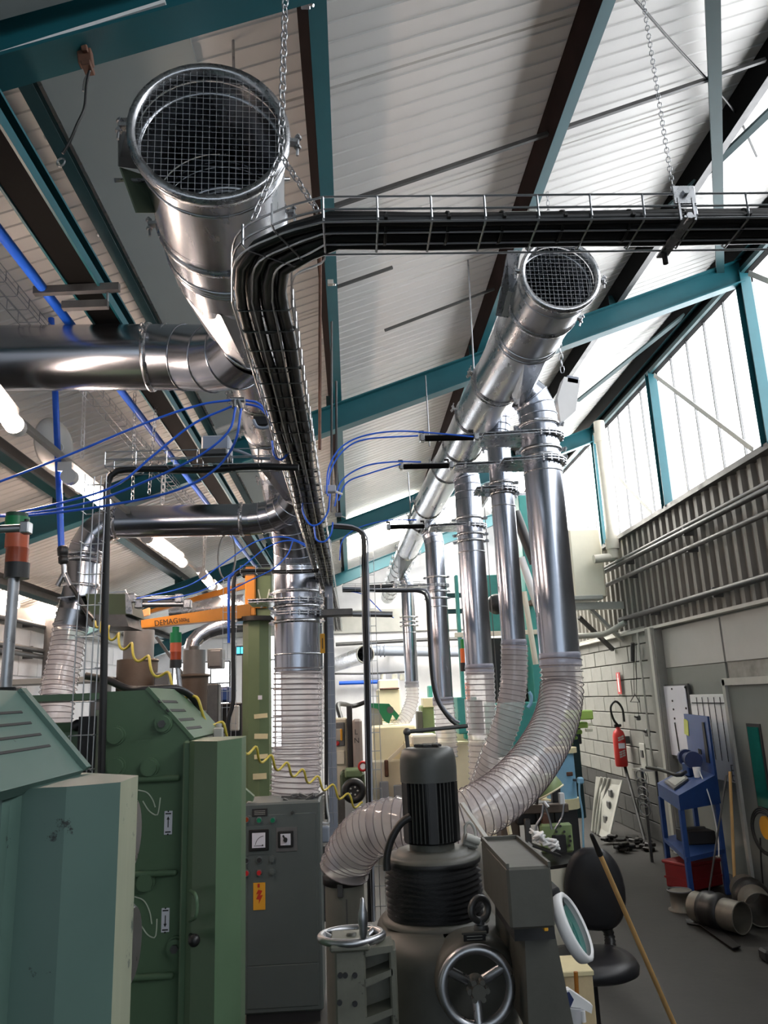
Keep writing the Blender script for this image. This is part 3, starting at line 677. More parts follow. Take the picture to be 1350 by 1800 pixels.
# ================================================================ WIRE TRAYS AND CABLES
def cable(name, label, cat, pts, r, m, group=None, n=None, sides=8, parent=None):
    pts = [V(p) for p in pts]; pa = smooth(pts, n or max(8, len(pts) * 6)) if len(pts) > 2 else pts
    b = B().tube(pa, r, sides)
    if parent: return b.build(name, m, parent)
    return tag(b.build(name, m, at=pts[0]), label, cat, group)
def Q(pts, Y=None):
    return [P(p[0], p[1], Y=(p[2] if len(p) > 2 else Y)) for p in pts]
ZT = 2.778; SH = .054
xl, xr = P(444, 650, Z=ZT).x, P(531, 650, Z=ZT).x; xc = (xl + xr) / 2; TW = xr - xl
YN, YF = .89 / .693, .89 / .638; YC = (YN + YF) / 2; NW = YF - YN
t = thing('cable_tray', 'long wire basket tray full of black cables, crossing overhead then turning down the aisle', 'cable tray', (xc, 2, ZT), 'wire basket trays')
def ubasket(w_, h, r=.0023, lip=0.0):
    """one U-shaped cross wire in local X (across) and Z (up)"""
    return B().tube([(-w_ / 2, 0, h), (-w_ / 2, 0, .008), (-w_ / 2 + .008, 0, 0), (w_ / 2 - .008, 0, 0), (w_ / 2, 0, .008), (w_ / 2, 0, h)], r, 5, smooth=False)
um = ubasket(TW, SH).mesh('cross_wire', WIRE); un = ubasket(NW, SH).mesh('cross_wire', WIRE)
Yend = 10.2; k = 0
while 1.62 + k * .105 < Yend: inst(um, 'cross_wire', t, T((xc, 1.62 + k * .105, ZT))); k += 1
RZ = Matrix.Rotation(math.pi / 2, 4, 'Z'); x0n = P(570, 400, Y=YC).x
for k in range(9): inst(un, 'cross_wire', t, T((x0n + k * .103, YC, ZT)) @ RZ)
bend_c = V((x0n, YC + .20, ZT)); 
def trayline(off_in, dz):
    """a long wire at a sideways offset (towards the inside of the bend) and height"""
    x = xc + off_in * TW; y = YC + off_in * NW
    a = arc((x0n, 0, 0), (0, 0, 0), (0, 0, 0), 0, 0, 0, 1)
    return [V((1.35, y, ZT + dz)), V((x0n, y, ZT + dz)), V((xc + .10 + off_in * TW * .6, YC + .035 + off_in * NW * .9, ZT + dz)), V((xc + .025 + off_in * TW * .85, YC + .10 + off_in * NW * .6, ZT + dz)), V((x, YC + .24, ZT + dz)), V((x, 2.4, ZT + dz)), V((x, 5.5, ZT + dz)), V((x, Yend, ZT + dz))]
for off, dz in ((-.5, 0), (-.17, 0), (.17, 0), (.5, 0), (-.5, .027), (-.5, SH), (.5, .027), (.5, SH)):
    pts = trayline(off, dz); B().tube([pts[0]] + smooth(pts[1:5], 14) + pts[5:], .0023, 5, smooth=False).build('long_wire', WIRE, t)
for a in (25, 55):
    d = V((-math.sin(math.radians(a)), -math.cos(math.radians(a)), 0)); c = V((xc + .12 - .10 * math.sin(math.radians(a)), YC + .14 - .13 * math.cos(math.radians(a)), ZT))
    inst(un, 'cross_wire', t, frame(c, d * 1.15, V((d.y, -d.x, 0)), V((0, 0, 1))))
# the loom of black cables
lo = thing('cable_loom', 'thick loom of black cables strapped together in the long basket tray', 'cables', (xc, 2, ZT), None)
offs = [(-.34, .013, .012), (-.12, .013, .0125), (.10, .013, .0125), (.32, .013, .012), (-.22, .032, .011), (.0, .034, .0115), (.20, .032, .011)]
for i, (o_, dz, r) in enumerate(offs):
    o_ += R.uniform(-.02, .02); pts = trayline(o_, dz)
    far = [V((xc + (o_ + R.uniform(-.05, .05)) * TW, y, ZT + dz + R.uniform(-.003, .003))) for y in (1.8, 2.1, 2.5, 3.0, 3.6, 4.3, 5.2, 6.3, 7.6, 9.0, Yend - .1)]
    near = [V((1.35 - k * (1.35 - x0n) / 6, YC + (o_ + R.uniform(-.05, .05)) * NW, ZT + dz + R.uniform(-.003, .003))) for k in range(6)]
    B().tube(smooth(near + pts[1:5] + far, 120), r, 8).build('cable', BLKC, lo)
tie = B()
tie.lathe((0, 0, 0), (1, 0, 0), [(.032, -.003), (.0335, -.003), (.0335, .003), (.032, .003)], 20, caps=False); tie.box((0, -.035, -.012), (.006, .012, .008)); tm = tie.mesh('cable_tie', BLACK)
for k in range(11): inst(tm, 'cable_tie', lo, T((1.28 - k * .118 + R.uniform(-.02, .02), YC, ZT + .020)) @ Matrix.Diagonal((1, 1.38, .72, 1)))
for k in range(14): inst(tm, 'cable_tie', lo, T((xc, 1.72 + k * .24 + R.uniform(-.04, .04), ZT + .020)) @ RZ @ Matrix.Diagonal((1, TW / .067 * .78, .72, 1)))
# hanger bracket where the tray is hung
hb = P(1205, 372, Y=YN); t = thing('tray_hanger', 'zinc hanger bracket clamping the basket tray under the slim chain', 'bracket', hb)
B().box((hb.x, YN - .004, ZT + .048), (.044, .004, .04), ch=.001).build('front_plate', ZINC, t); B().box((hb.x, YC, ZT - .006), (.022, NW + .03, .004)).build('saddle', ZINC, t)
for dx in (-.014, .014): B().box((hb.x + dx, YN - .006, ZT + .016), (.004, .004, .05)).build('strap', ZINC, t)
for z in (.05, -.004): B().cyl((hb.x, YN - .016, ZT + z), (hb.x, YN + .006, ZT + z), .007, n=6, smooth=False).build('bolt', ZINC, t)
B().cyl((hb.x, YF, ZT - .03), (hb.x, YF, ZT + .0), .006, n=6, smooth=False).build('bolt', BLACK, t)

def chain(label, p0, p1, pitch, r, m=ZINC, group='hanging chains'):
    p0, p1 = V(p0), V(p1); t = thing('hanging_chain', label, 'chain', p0, group); L_ = (p1 - p0).length; n = max(2, int(L_ / pitch)); ax = unit(p1 - p0)
    h = pitch * .62; w_ = pitch * .34; pts = [(w_ * math.cos(a), 0, (h - w_) * (1 if math.sin(a) > 0 else -1) * (1 if abs(math.sin(a)) > 1e-6 else 0) + w_ * math.sin(a)) for a in [2 * math.pi * i / 12 for i in range(12)]]
    b = B(); rings = []
    for i, p in enumerate(pts):
        q = V(pts[(i + 1) % 12]) - V(pts[i - 1]); rings.append(b.ring(p, q, r, 5, V((0, 1, 0))))
    b.loft(rings, True, True); me = b.mesh('chain_link', m); F0 = axisframe((0, 0, 0), ax)
    for i in range(n):
        inst(me, 'chain_link', t, T(p0 + ax * (L_ * (i + .5) / n)) @ F0 @ Matrix.Rotation(math.pi / 2 * (i % 2) + .5, 4, 'Z'))
    return t
ap = P(493, 272, Y=1.44)
chain('thick zinc chain hanging in front of the large duct mouth', P(503, -60, Y=1.44), ap, .023, .0020)
chain('chain leg slanting from the thick chain to the outer edge of the tray', ap, P(444, 388, Y=1.42), .020, .0018)
chain('chain leg slanting from the thick chain over to the aisle side of the tray', ap, P(572, 392, Y=1.36), .020, .0018)
chain('slim chain holding the cable tray bracket', P(1124, -40, Y=1.32), (hb.x - .008, YN + .02, ZT + .066), .011, .0009)
chain('short slim chain below the smaller duct mouth', P(983, 600, Y=4.4), P(989, 655, Y=4.45), .035, .003)
chain('white chain below the thick branch pipe, holding a tube lamp', P(149, 668, Y=4.5), P(144, 805, Y=4.5), .036, .004, WHITE)
chain('grey chain crossing the thinner branch pipe', P(237, 690, Y=4.6), P(233, 880, Y=4.6), .030, .0025)
chain('grey chain beside the junction box', P(276, 690, Y=4.6), P(262, 868, Y=4.6), .030, .0025)
chain('white chain dropping to the third tube lamp', P(289, 815, Y=5.6), P(285, 885, Y=5.6), .05, .006, WHITE)
chain('white chain under the thinner branch pipe', P(360, 940, Y=7.2), P(358, 1005, Y=7.2), .05, .007, WHITE)
chain('slim chain above the small dark lamp mount by the clerestory', P(962, 338, Y=3.2), P(965, 392, Y=3.25), .02, .0016)

def vtray(label, xs, y0, y1, Y, step=.105, r=.0022, xo=0):
    """upright wire basket: long wires at pixel columns xs (same lean), cross wires every step"""
    t = thing('cable_tray', label, 'cable tray', P(xs[0][0], y1, Y=Y), 'wire basket trays'); top = P(xs[0][0], y0, Y=Y).z; bot = P(xs[0][1], y1, Y=Y).z
    X = [P(a[0], y0, Y=Y).x for a in xs]
    for i, x in enumerate(X): B().cyl((x, Y - (.03 if i in (0, len(X) - 1) else 0), bot), (x, Y - (.03 if i in (0, len(X) - 1) else 0), top), r, n=5).build('long_wire', WIRE, t)
    w_ = X[-1] - X[0]; me = B().tube([(0, -.05, 0), (0, 0, 0), (w_, 0, 0), (w_, -.05, 0)], r, 5, smooth=False).mesh('cross_wire', WIRE)
    k = 0
    while top - k * step > bot: inst(me, 'cross_wire', t, T((X[0], Y, top - .03 - k * step))); k += 1
    return t
def htray(label, pa, pb, w_, ymid=None, r=.0022, step=.105):
    pa, pb = V(pa), V(pb); t = thing('cable_tray', label, 'cable tray', pa, 'wire basket trays'); d = unit(pb - pa); s = V((0, 0, 1)).cross(d)
    for o, dz in ((-.5, 0), (0, 0), (.5, 0), (-.5, .027), (-.5, .054), (.5, .054)): B().cyl(pa + s * o * w_ + V((0, 0, dz)), pb + s * o * w_ + V((0, 0, dz)), r, n=5).build('long_wire', WIRE, t)
    me = ubasket(w_, .054, r).mesh('cross_wire', WIRE); n = int((pb - pa).length / step)
    for k in range(n + 1): inst(me, 'cross_wire', t, frame(pa + d * k * step, s, d, V((0, 0, 1))))
    return t
yb = 2.62
htray('short wire basket tray crossing above the thinner branch pipe', (P(192, 826, Y=yb).x, yb, P(350, 824, Y=yb).z), (xl - .01, yb, P(350, 824, Y=yb).z), .10)
vtray('upright wire basket tray with one black cable, in front of the green machine', [(155, 155), (166, 166), (178, 178), (192, 192)], 838, 1358, yb)
cable('black_cable', 'single black cable turning down the upright tray by the green machine', 'cable', Q([(525, 822), (440, 820), (350, 826), (260, 824), (215, 826), (196, 834), (188, 860), (187, 950), (184, 1100), (181, 1250), (178, 1360)], yb), .0125, BLACK, 'single cables in trays', 60)
Yc3 = P(572, 1003, Z=ZT).y
htray('wire basket tray crossing in front of the wide duct drop', (P(424, 1010, Y=Yc3).x, Yc3, P(480, 1008, Y=Yc3).z), (xl - .01, Yc3, P(480, 1008, Y=Yc3).z), .10)
vtray('upright wire basket tray beside the crane column', [(394, 394), (401, 401), (408, 408), (417, 417)], 1015, 1300, Yc3)
cable('black_cable', 'black cable turning down beside the crane column', 'cable', Q([(560, 1003), (500, 1005), (440, 1003), (420, 1006), (412, 1018), (410, 1060), (410, 1150), (410, 1230), (402, 1262), (399, 1290)], Yc3), .014, BLACK, 'single cables in trays', 60)
Yc4 = 4.75
vtray('upright wire basket tray with dark cables in the middle of the aisle', [(632, 632), (638, 638), (646, 646), (655, 655)], 945, 1620, Yc4)
for i, (dx, r, m) in enumerate(((0, .0085, BLACK), (4, .008, BLKC), (8, .006, GREYPL))):
    cable('black_cable' if i < 2 else 'grey_cable', ('thickest dark cable falling from the tray in the aisle', 'second dark cable falling from the tray in the aisle', 'thin grey cable falling from the tray in the aisle')[i], 'cable', Q([(585, 927 - i * 3), (610, 929 - i * 3), (628, 932 - i * 2), (637 + dx, 945), (638 + dx, 1000), (640 + dx, 1100), (643 + dx, 1250), (646 + dx, 1430), (649 + dx, 1620)], Yc4), r, m, 'cables falling in the aisle', 60)
Yc5 = P(600, 1036, Z=ZT).y
htray('far wire basket tray leading over to the leaning drop', (P(602, 1036, Y=Yc5).x, Yc5, P(660, 1038, Y=Yc5).z), (P(750, 1036, Y=Yc5).x, Yc5, P(660, 1038, Y=Yc5).z), .10)
cable('grey_cable', 'grey cable bundle bending down beside the leaning drop', 'cable', Q([(602, 1034), (700, 1036), (742, 1036), (755, 1048), (758, 1100), (762, 1170), (772, 1230), (795, 1262), (808, 1270)], Yc5), .010, GREYPL, 'cables falling in the aisle', 50)
cable('black_cable', 'dark cable bundle bending down beside the leaning drop', 'cable', Q([(602, 1038), (700, 1039), (738, 1040), (750, 1052), (753, 1100), (757, 1170), (766, 1226), (790, 1264), (806, 1276)], Yc5), .012, BLACK, 'cables falling in the aisle', 50)
t = vtray('upright wire basket tray next to the wide hanging hose', [(561, 561), (567, 567), (577, 577), (585, 585)], 1045, 1450, 6.0)
B().box((P(581, 1200, Y=6.05).x, 6.06, 1.7), (.06, .04, 2.9)).build('trunking', GREYPL, t)
cable('black_cable', 'dark cable in the upright tray next to the wide hanging hose', 'cable', Q([(572, 1050), (573, 1200), (574, 1440)], 6.0), .014, BLACK, 'single cables in trays', 20)
t = thing('warning_tag', 'yellow tag on the upright tray next to the wide hose', 'tag', P(567, 1130, Y=5.95)); B().box(P(567, 1131, Y=5.95), (M(8, P(567, 1130, Y=5.95)), .006, M(34, P(567, 1130, Y=5.95))), ch=.002).build('plate', WARN, t)
B().box(P(567, 1131, Y=5.945), (.006, .006, .08)).build('ink_mark', INK, t)

# ================================================================ ROOF HANGERS AND BRACES
def rod(label, p0, p1, r, m=STEEL, name='hanger_rod', cat='rod', group='roof hanger rods', n=8):
    return tag(B().cyl(p0, p1, r, n=n).build(name, m, at=p0), label, cat, group)
def onroof(px, py, a=-.11):
    d = V((px - 675, py - 900, FPX)); r = V((d.dot(XV), d.dot(YV), d.dot(ZV))); tt = (4.66 + a - 1.9) / (r.z - .355 * r.x); return CAM + r * tt
rod('threaded rod holding the large duct just behind its mouth', P(409, 30, Y=2.6), P(411, 130, Y=2.6), .006)
rod('threaded rod holding the smaller duct at its first clamp', P(821, 425, Y=5.0), P(833, 655, Y=5.0), .006)
rod('threaded rod further down the smaller duct', P(748, 660, Y=6.4), P(755, 785, Y=6.4), .006)
rod('third threaded rod along the smaller duct', P(717, 830, Y=8.4), P(722, 905, Y=8.4), .007)
rod('copper coloured pipe hanging beside the long cable tray', P(563, 450, Y=3.6), P(562, 790, Y=3.6), .008, BROWN)
rod('thin grey conduit hanging against the teal purlin', P(583, 560, Y=4.9), P(583, 900, Y=4.9), .008, DSTEEL)
rod('second thin grey conduit hanging against the teal purlin', P(591, 670, Y=4.95), P(592, 900, Y=4.95), .008, DSTEEL)
def roofbar(label, a, b, w_, h, m, name='roof_brace', cat='brace', group='roof braces', za=-.11, zb=None):
    p, q = onroof(*a, za), onroof(*b, za if zb is None else zb); return tag(B().bar(p, q, w_, h).build(name, m, at=p), label, cat, group)
roofbar('long thin tie rod crossing under the white roof sheets', (560, 372), (1345, 105), .022, .022, DSTEEL)
roofbar('thin tie rod from the copper pipe up to the smaller duct', (590, 505), (690, 470), .018, .018, DSTEEL)
roofbar('slim tie rod below the smaller duct mouth', (676, 581), (900, 496), .018, .018, DSTEEL)
roofbar('grey channel brace running from the upper edge to the rafter end', (1252, -20), (1266, 482), .07, .05, DTEAL, za=-.13, zb=-.20)
roofbar('dark teal flat brace crossing behind the smaller duct mouth', (1360, 190), (1180, 362), .06, .02, DTEAL, za=-.15)
roofbar('dark teal flat brace beyond the first rafter', (1206, 552), (1015, 705), .06, .02, DTEAL, za=-.15)
cable('black_cable', 'thin dark cable slung from the roof towards the clerestory', 'cable', [onroof(1100, -20), onroof(1178, 70), onroof(1290, 195), onroof(1330, 275)], .007, BLKC, None, 30)
roofbar('pale conduit along the ribbed sheets above the second rafter', (585, 735), (845, 625), .03, .03, LGREY, 'conduit', 'pipe', None, -.03)
# brown clamp and hanging electrical lead on the near rafter
p = P(150, 98, Y=2.10); t = thing('rafter_clamp', 'rusty brown clamp gripping the teal rafter above the large duct', 'clamp', p)
rt_ = Matrix.Rotation(-.15, 3, 'Y')
B().box(p, (.045, .03, .075), rt_, .003).build('jaw', BROWN, t); B().box(p + V((.004, -.02, .01)), (.02, .02, .03), rt_, .003).build('bolt_head', BROWN, t); B().box(p + V((.012, -.003, -.05)), (.03, .05, .02), rt_, .003).build('lug', BROWN, t)
cable('hanging_lead', 'frayed dark lead hanging from the rusty rafter clamp', 'cable', Q([(158, 120), (152, 150), (148, 190), (135, 220), (122, 250), (110, 270)], 2.1), .0045, BLACK, None, 30)
tag(B().torus(P(107, 285, Y=2.1), (.3, 1, 0), .014, .003, 14, 6).build('wire_loop', STEEL, at=P(107, 285, Y=2.1)), 'small steel loop at the bottom of the frayed hanging lead', 'wire')
cable('hanging_wire', 'stiff wire beside the frayed lead under the rusty clamp', 'wire', Q([(160, 122), (149, 140), (146, 160)], 2.1), .003, DSTEEL)
tag(B().prism([P(-20, 96, Y=2.06), P(290, -2, Y=2.06), P(290, 4, Y=2.06), P(-20, 103, Y=2.06)], (0, .03, 0)).build('cable_trunking', WHITE, at=P(0, 95, Y=2.06)), 'white cable trunking fixed along the upper edge of the near teal rafter', 'trunking')
for i, (x, y) in enumerate(((83, 240), (174, 413), (239, 587), (236, 905))):
    p = onroof(x, y, -.12); tag(B().sphere(p, .014, 10, 6).build('round_bolt', ZINC, at=p), ('round bolt on the dark teal ceiling edge, nearest the big rafter', 'second round bolt along the dark teal ceiling edge', 'round bolt above the thick branch pipe', 'round bolt above the thinner branch pipe')[i], 'bolt', 'ceiling edge bolts')

# dark monorail beam, blue main and its basket tray
MB_X, MB_Z = -1.12, 3.745
t = thing('monorail_beam', 'teal steel beam coloured black where shaded, running along the hall beside the blue air main', 'beam', (MB_X, 3, MB_Z))
B().box((MB_X - .02, 6.0, MB_Z), (.13, 13, .012)).build('bottom_flange', BLKSHADE, t); B().box((MB_X - .02, 6.0, MB_Z + .05), (.012, 13, .10)).build('web', BLKSHADE, t)  # black here paints in the shade on the beam's underside and web
B().box((MB_X - .02, 6.0, MB_Z + .10), (.13, 13, .012)).build('top_flange', TEAL, t); B().box((MB_X + .05, 6.0, MB_Z + .0), (.010, 13, .05)).build('edge_strip', TEAL, t); B().box((MB_X - .09, 6.0, MB_Z + .0), (.010, 13, .03)).build('edge_strip', TEAL, t)
a, b = P(-60, 330, Z=3.72), P(330, 840, Z=3.72); d = b - a
tag(B().cyl(a - d * .1, a + d * 2.6, .022, n=14).build('air_main', BLUET, at=a), 'blue compressed air main running under the roof beside the dark beam', 'pipe')
s_ = P(60, 520, Z=3.5); htray('rusty looking wire tray beside the blue air main', V((a.x - .17, a.y, 3.70)), V((b.x - .17, b.y + 2.2, 3.70)), .10, step=.12)
for x0, y0, x1, y1 in ((60, 512, 210, 505), (110, 538, 190, 535)):
    p, q = P(x0, y0, Y=3.13), P(x1, y1, Y=3.13); tag(B().bar(p, q, .03, .035).build('support_channel', DSTEEL, at=p), 'grey channel carrying the blue air main, ' + ('upper one' if y0 < 520 else 'lower one'), 'bracket', 'air main brackets')
tag(B().cyl(P(189, 512, Y=3.14), P(189, 536, Y=3.14), .006, n=8).build('channel_rod', STEEL, at=P(189, 512, Y=3.14)), 'short rod joining the two channels under the blue air main', 'rod')
p0 = P(94, 560, Y=4.05)
cable('air_drop_pipe', 'upright blue air pipe dropping behind the thick branch pipe', 'pipe', [P(90, 560, Y=4.05), P(97, 690, Y=4.05), P(108, 965, Y=4.05)], M(5.5, P(100, 800, Y=4.05)), BLUET, None, 12, 12)
t = thing('air_coupling', 'black and brass air coupling with a forked fitting below the blue drop pipe', 'coupling', P(110, 980, Y=4.05)); pc = lambda x, y: P(x, y, Y=4.05)
B().lathe(pc(110, 960), pc(112, 995) - pc(110, 960), [(.02, 0), (.028, .01), (.028, .05), (.02, .055), (.026, .06), (.026, .09), (.015, .1)], 12).build('nut', BLKPL, t)
B().cyl(pc(112, 990), pc(113, 1015), .014, n=12).cyl(pc(113, 1008), pc(101, 1030), .014, n=12).cyl(pc(114, 1008), pc(124, 1030), .013, n=12).build('fork', STEEL, t)
cable('air_hose', 'black air hose from the forked coupling to the yellow coil', 'hose', [pc(122, 1026), pc(135, 1045), pc(150, 1072), P(165, 1090, Y=4.0)], .012, BLACK)

# fluorescent lamps along the left
ZL = 3.12
def tube_lamp(label, a, b, body=True):
    p, q = P(*a, Z=ZL), P(*b, Z=ZL); t = thing('tube_lamp', label, 'lamp', p, 'hanging tube lamps'); d = unit(q - p)
    B().bar(p + V((-.03, 0, .06)), q + V((-.03, 0, .06)), .075, .05).build('housing', WHITE, t)
    B().cyl(p, q, .036, n=16).build('diffuser', TUBE, t)
    for e, s in ((p, 1), (q, -1)): B().cyl(e - d * .02 * s, e + d * .03 * s, .042, n=16).build('end_cap', WHITE, t)
    n = 5
    for i in range(n): B().torus(p.lerp(q, (i + .5) / n), d, .039, .003, 14, 5).build('clip', WHITE, t)
tube_lamp('tube lamp at the edge of the view under the thick branch pipe', (-60, 645), (28, 750)); tube_lamp('tube lamp behind the blue drop pipe', (122, 838), (186, 886))
tube_lamp('tube lamp under the thinner branch pipe', (258, 945), (322, 990)); tube_lamp('small far tube lamp next to the crane jib', (357, 1012), (372, 1030)); tube_lamp('furthest tube lamp beside the crane column', (376, 1032), (398, 1052))
p, q = P(-40, 640, Z=ZL + .12), P(420, 1050, Z=ZL + .12)
tag(B().bar(p + V((-.10, 0, 0)), q + V((-.10, 0, 0)), .03, .03).build('lamp_rail', LGREY, at=p), 'grey rail carrying the row of hanging tube lamps', 'rail')
for i, ((x0, y0), (x1, y1)) in enumerate((((0, 1052), (28, 1064)), ((70, 1068), (108, 1086)))):
    p, q = P(x0, y0, X=-4.0), P(x1, y1, X=-4.0); t = thing('wall_tube_lamp', ('tube lamp on top of the white wall, at its visible start', 'second tube lamp on top of the white wall')[i], 'lamp', p, 'wall lamps'); B().cyl(p, q, .05, n=12).build('diffuser', TUBE, t); B().bar(p + V((-.05, 0, .05)), q + V((-.05, 0, .05)), .1, .05).build('housing', WHITE, t)
# round plate, junction box
p = P(97, 782, Y=4.3); t = thing('round_reflector', 'weathered round metal dish hanging edge-on beside the blue drop pipe', 'dish', p); ax = unit((.93, -.35, 0))
B().lathe(p, ax, [(.0, .03), (.1, .026), (.155, .0), (.16, -.01), (.155, -.012), (.1, .014), (.0, .018)], 28, caps=False).build('dish', LGREY, t); B().torus(p + ax * .02 + V((.0, 0, -.02)), (0, 1, 0), .03, .004, 14, 5).build('hook', WHITE, t)
p = P(382, 788, Y=2.64); t = thing('junction_box', 'grey junction box on the short tray above the thinner branch pipe', 'box', p); B().box(p, (M(48, p), .09, M(34, p)), ch=.006).build('body', GREYPL, t); B().box(p + V((0, -.04, -M(20, p))), (M(48, p), .1, M(12, p)), ch=.004).build('lid', DSTEEL, t)
cable('grey_cable', 'grey cable looping out of the junction box', 'cable', Q([(400, 787), (425, 795), (450, 805), (475, 806)], 2.66), .006, GREYPL)

# ================================================================ AIR TUBES
def air(label, pts, Y, r=.0042, g='blue air tubes', m=BLUET): return cable('air_tube', label, 'tube', Q(pts, Y), r, m, g, 40, 7)
air('blue air tube rising from the picture edge to the tee by the large duct', [(-30, 858), (120, 800), (260, 742), (350, 712), (408, 703)], 2.5)
air('blue air tube sagging low, then climbing to the tee', [(-30, 912), (90, 888), (200, 855), (270, 800), (340, 745), (408, 714)], 2.5)
air('blue air tube dropping from the tee in a wide inner curve', [(414, 716), (402, 758), (352, 800), (270, 840), (160, 882), (30, 905), (-30, 902)], 2.45)
air('blue air tube dropping from the tee in the widest outer curve', [(424, 718), (412, 780), (372, 830), (300, 865), (180, 890), (60, 905), (-30, 908)], 2.4)
air('short blue air tube from the tee into the long tray', [(432, 704), (452, 708), (466, 722), (474, 745)], 2.5); air('second short blue air tube from the tee into the long tray', [(432, 710), (455, 716), (470, 730)], 2.52)
t = thing('air_tee', 'chrome air tee joining the blue tubes by the large duct', 'fitting', P(418, 706, Y=2.5)); B().cyl(P(406, 702, Y=2.5), P(430, 703, Y=2.5), .009, n=10).build('body', STEEL, t); B().cyl(P(418, 703, Y=2.5), P(424, 720, Y=2.48), .008, n=10).cyl(P(412, 703, Y=2.5), P(412, 717, Y=2.48), .008, n=10).build('branch', STEEL, t)
air('blue air tube arching over to the upper air cylinder', [(574, 868), (578, 822), (600, 786), (640, 766), (700, 758), (770, 762), (832, 768)], 3.6); air('blue air tube just under the arching one', [(576, 872), (582, 826), (606, 790), (645, 772), (735, 766)], 3.7)
air('blue air tube to the second air cylinder, upper strand', [(588, 890), (600, 846), (640, 820), (690, 812), (740, 812)], 3.9); air('blue air tube to the second air cylinder, lower strand', [(595, 880), (610, 848), (650, 832), (704, 816)], 4.0)
air('blue air tube loop hanging under the long tray', [(534, 868), (532, 898), (545, 922), (562, 920), (576, 900), (580, 868)], 3.4); air('second blue loop hanging lower under the long tray', [(552, 925), (556, 948), (570, 952), (582, 938), (585, 918)], 3.7)
air('dark blue loop beside the large duct sensor', [(478, 775), (482, 800), (494, 808), (508, 796)], 2.7); air('blue air tube from the far tray to the third air cylinder', [(597, 985), (602, 950), (630, 928), (680, 915), (732, 914)], 5.2)
air('blue air tube sweeping over the furthest drops', [(606, 1038), (640, 1046), (672, 1076), (692, 1086)], Yc5); air('upper blue air tube in front of the wide duct drop', [(240, 1052), (330, 1030), (400, 985), (450, 952), (500, 944), (545, 960)], 4.6); air('blue air tube in front of the wide duct drop, lower', [(260, 1058), (350, 1040), (420, 1000), (470, 962), (512, 950), (548, 966)], 4.7)
air('blue air tube dropping beside the crane column', [(412, 1008), (404, 1014), (402, 1030), (402, 1130)], Yc3, .010)
air('blue air tube falling steeply to the tray by the crane', [(515, 950), (505, 975), (480, 1000), (440, 1020), (400, 1040)], 4.75)
for i, (x, y, Y) in enumerate(((560, 860, 3.4), (575, 905, 3.6), (552, 968, 5.60), (460, 742, 2.55))):
    p = P(x + 20, y, X=xr + .03) if i < 2 else P(x, y, Y=Y); t = thing('valve_block', ('grey solenoid valve on the aisle side of the long tray', 'second grey solenoid valve lower on the long tray', 'dark sensor by the wide duct drop', 'black sensor clipped to the large duct')[i], 'valve', p, 'valves and sensors'); B().box(p, (.06, .035, .035), ch=.004).build('body', BLKPL if i > 1 else GREYPL, t); B().cyl(p, p + V((.06, -.01, -.03)), .006, n=8).build('stem', WHITE if i < 2 else BLACK, t)
cable('air_hose', 'grey looped hose of the black sensor on the large duct', 'hose', Q([(445, 738), (452, 750), (468, 752), (478, 742)], 2.5), .006, GREYPL)

# ================================================================ FOREGROUND MACHINES
def disc(t, nm, c, r, h, m, ax=(0, -1, 0), n=20, parent=None):
    return B().cyl(V(c), V(c) + unit(ax) * h, r, n=n).build(nm, m, parent or t)
# --- blue-green machine at the near corner
t = thing('grinding_machine', 'scratched blue-green machine cover with a slotted hood, closest to the camera', 'machine', (-.75, 1.6, 0), 'green grinding machines')
za = 1.76; pl = [P(-40, 1398, Z=za), P(7, 1392, Z=za), P(40, 1386, Z=za), P(117, 1383, Z=za), P(212, 1375, Z=za), P(243, 1363, Z=za), P(150, 1358, Z=za), P(-60, 1368, Z=za)]
lo_ = [V((p.x, p.y, 0)) for p in pl]
b = B(); n = len(pl)
for i in range(n):
    j = (i + 1) % n; b.mat(1 if i == 4 else 0).add([pl[i], pl[j], lo_[j], lo_[i]], [(0, 3, 2, 1)])
b.mat(0).add(pl, [tuple(range(n - 1, -1, -1))]); b.build('front_cover', [MTEAL, MTEALW], t)
hy0, hy1 = 1.05, 1.93; h1a, h1b = V((-.665, 1.93, 1.955)), V((-.612, 1.915, 1.766))
h1a = P(33, 1214, Y=1.86); h1b = P(149, 1353, Y=1.86)
dv = V((0, -1.1, 0)); b = B()
for off in (0.0,):
    b.prism([h1a, h1b, h1b + V((-.02, 0, -.02)), h1a + V((-.03, 0, -.012))], dv)
b.build('hood', MTEAL, t)
B().bar(h1a + V((.004, .004, .002)), h1b + V((.004, .004, .002)), .012, .03, (0, 1, 0)).build('hood_edge', MTEAL, t)
B().prism([h1a + V((-.03, -.01, -.012)), h1a + V((0, -.01, 0)), h1a + V((-.5, -.01, .03)), h1a + V((-.5, -.01, 0))], dv).build('roof_plate', MTEAL, t)
B().prism([h1b + V((-.03, 0, -.02)), h1a + V((-.04, 0, -.02)), V((-1.15, 1.86, 1.9)), V((-1.15, 1.86, 0)), V((h1b.x - .03, 1.86, 0))], (0, -.35, 0)).build('side_plate', MTEAL, t)
for (x0, y0, x1, y1) in ((-40, 1257, 38, 1252), (-40, 1280, 54, 1271), (-40, 1305, 71, 1291), (-40, 1331, 87, 1311)):
    def onhood(px, py):
        nn = (h1b - h1a).cross(dv).normalized(); d = V((px - 675, py - 900, FPX)); r = V((d.dot(XV), d.dot(YV), d.dot(ZV))); return CAM + r * ((h1a - CAM).dot(nn) / r.dot(nn))
    p, q = onhood(x0, y0), onhood(x1, y1); nn = (h1b - h1a).cross(dv).normalized(); nn = nn if nn.z > 0 else -nn
    B().bar(p + nn * .0005, q + nn * .0005, .006, .003, nn).build('vent_slot', INK, t)
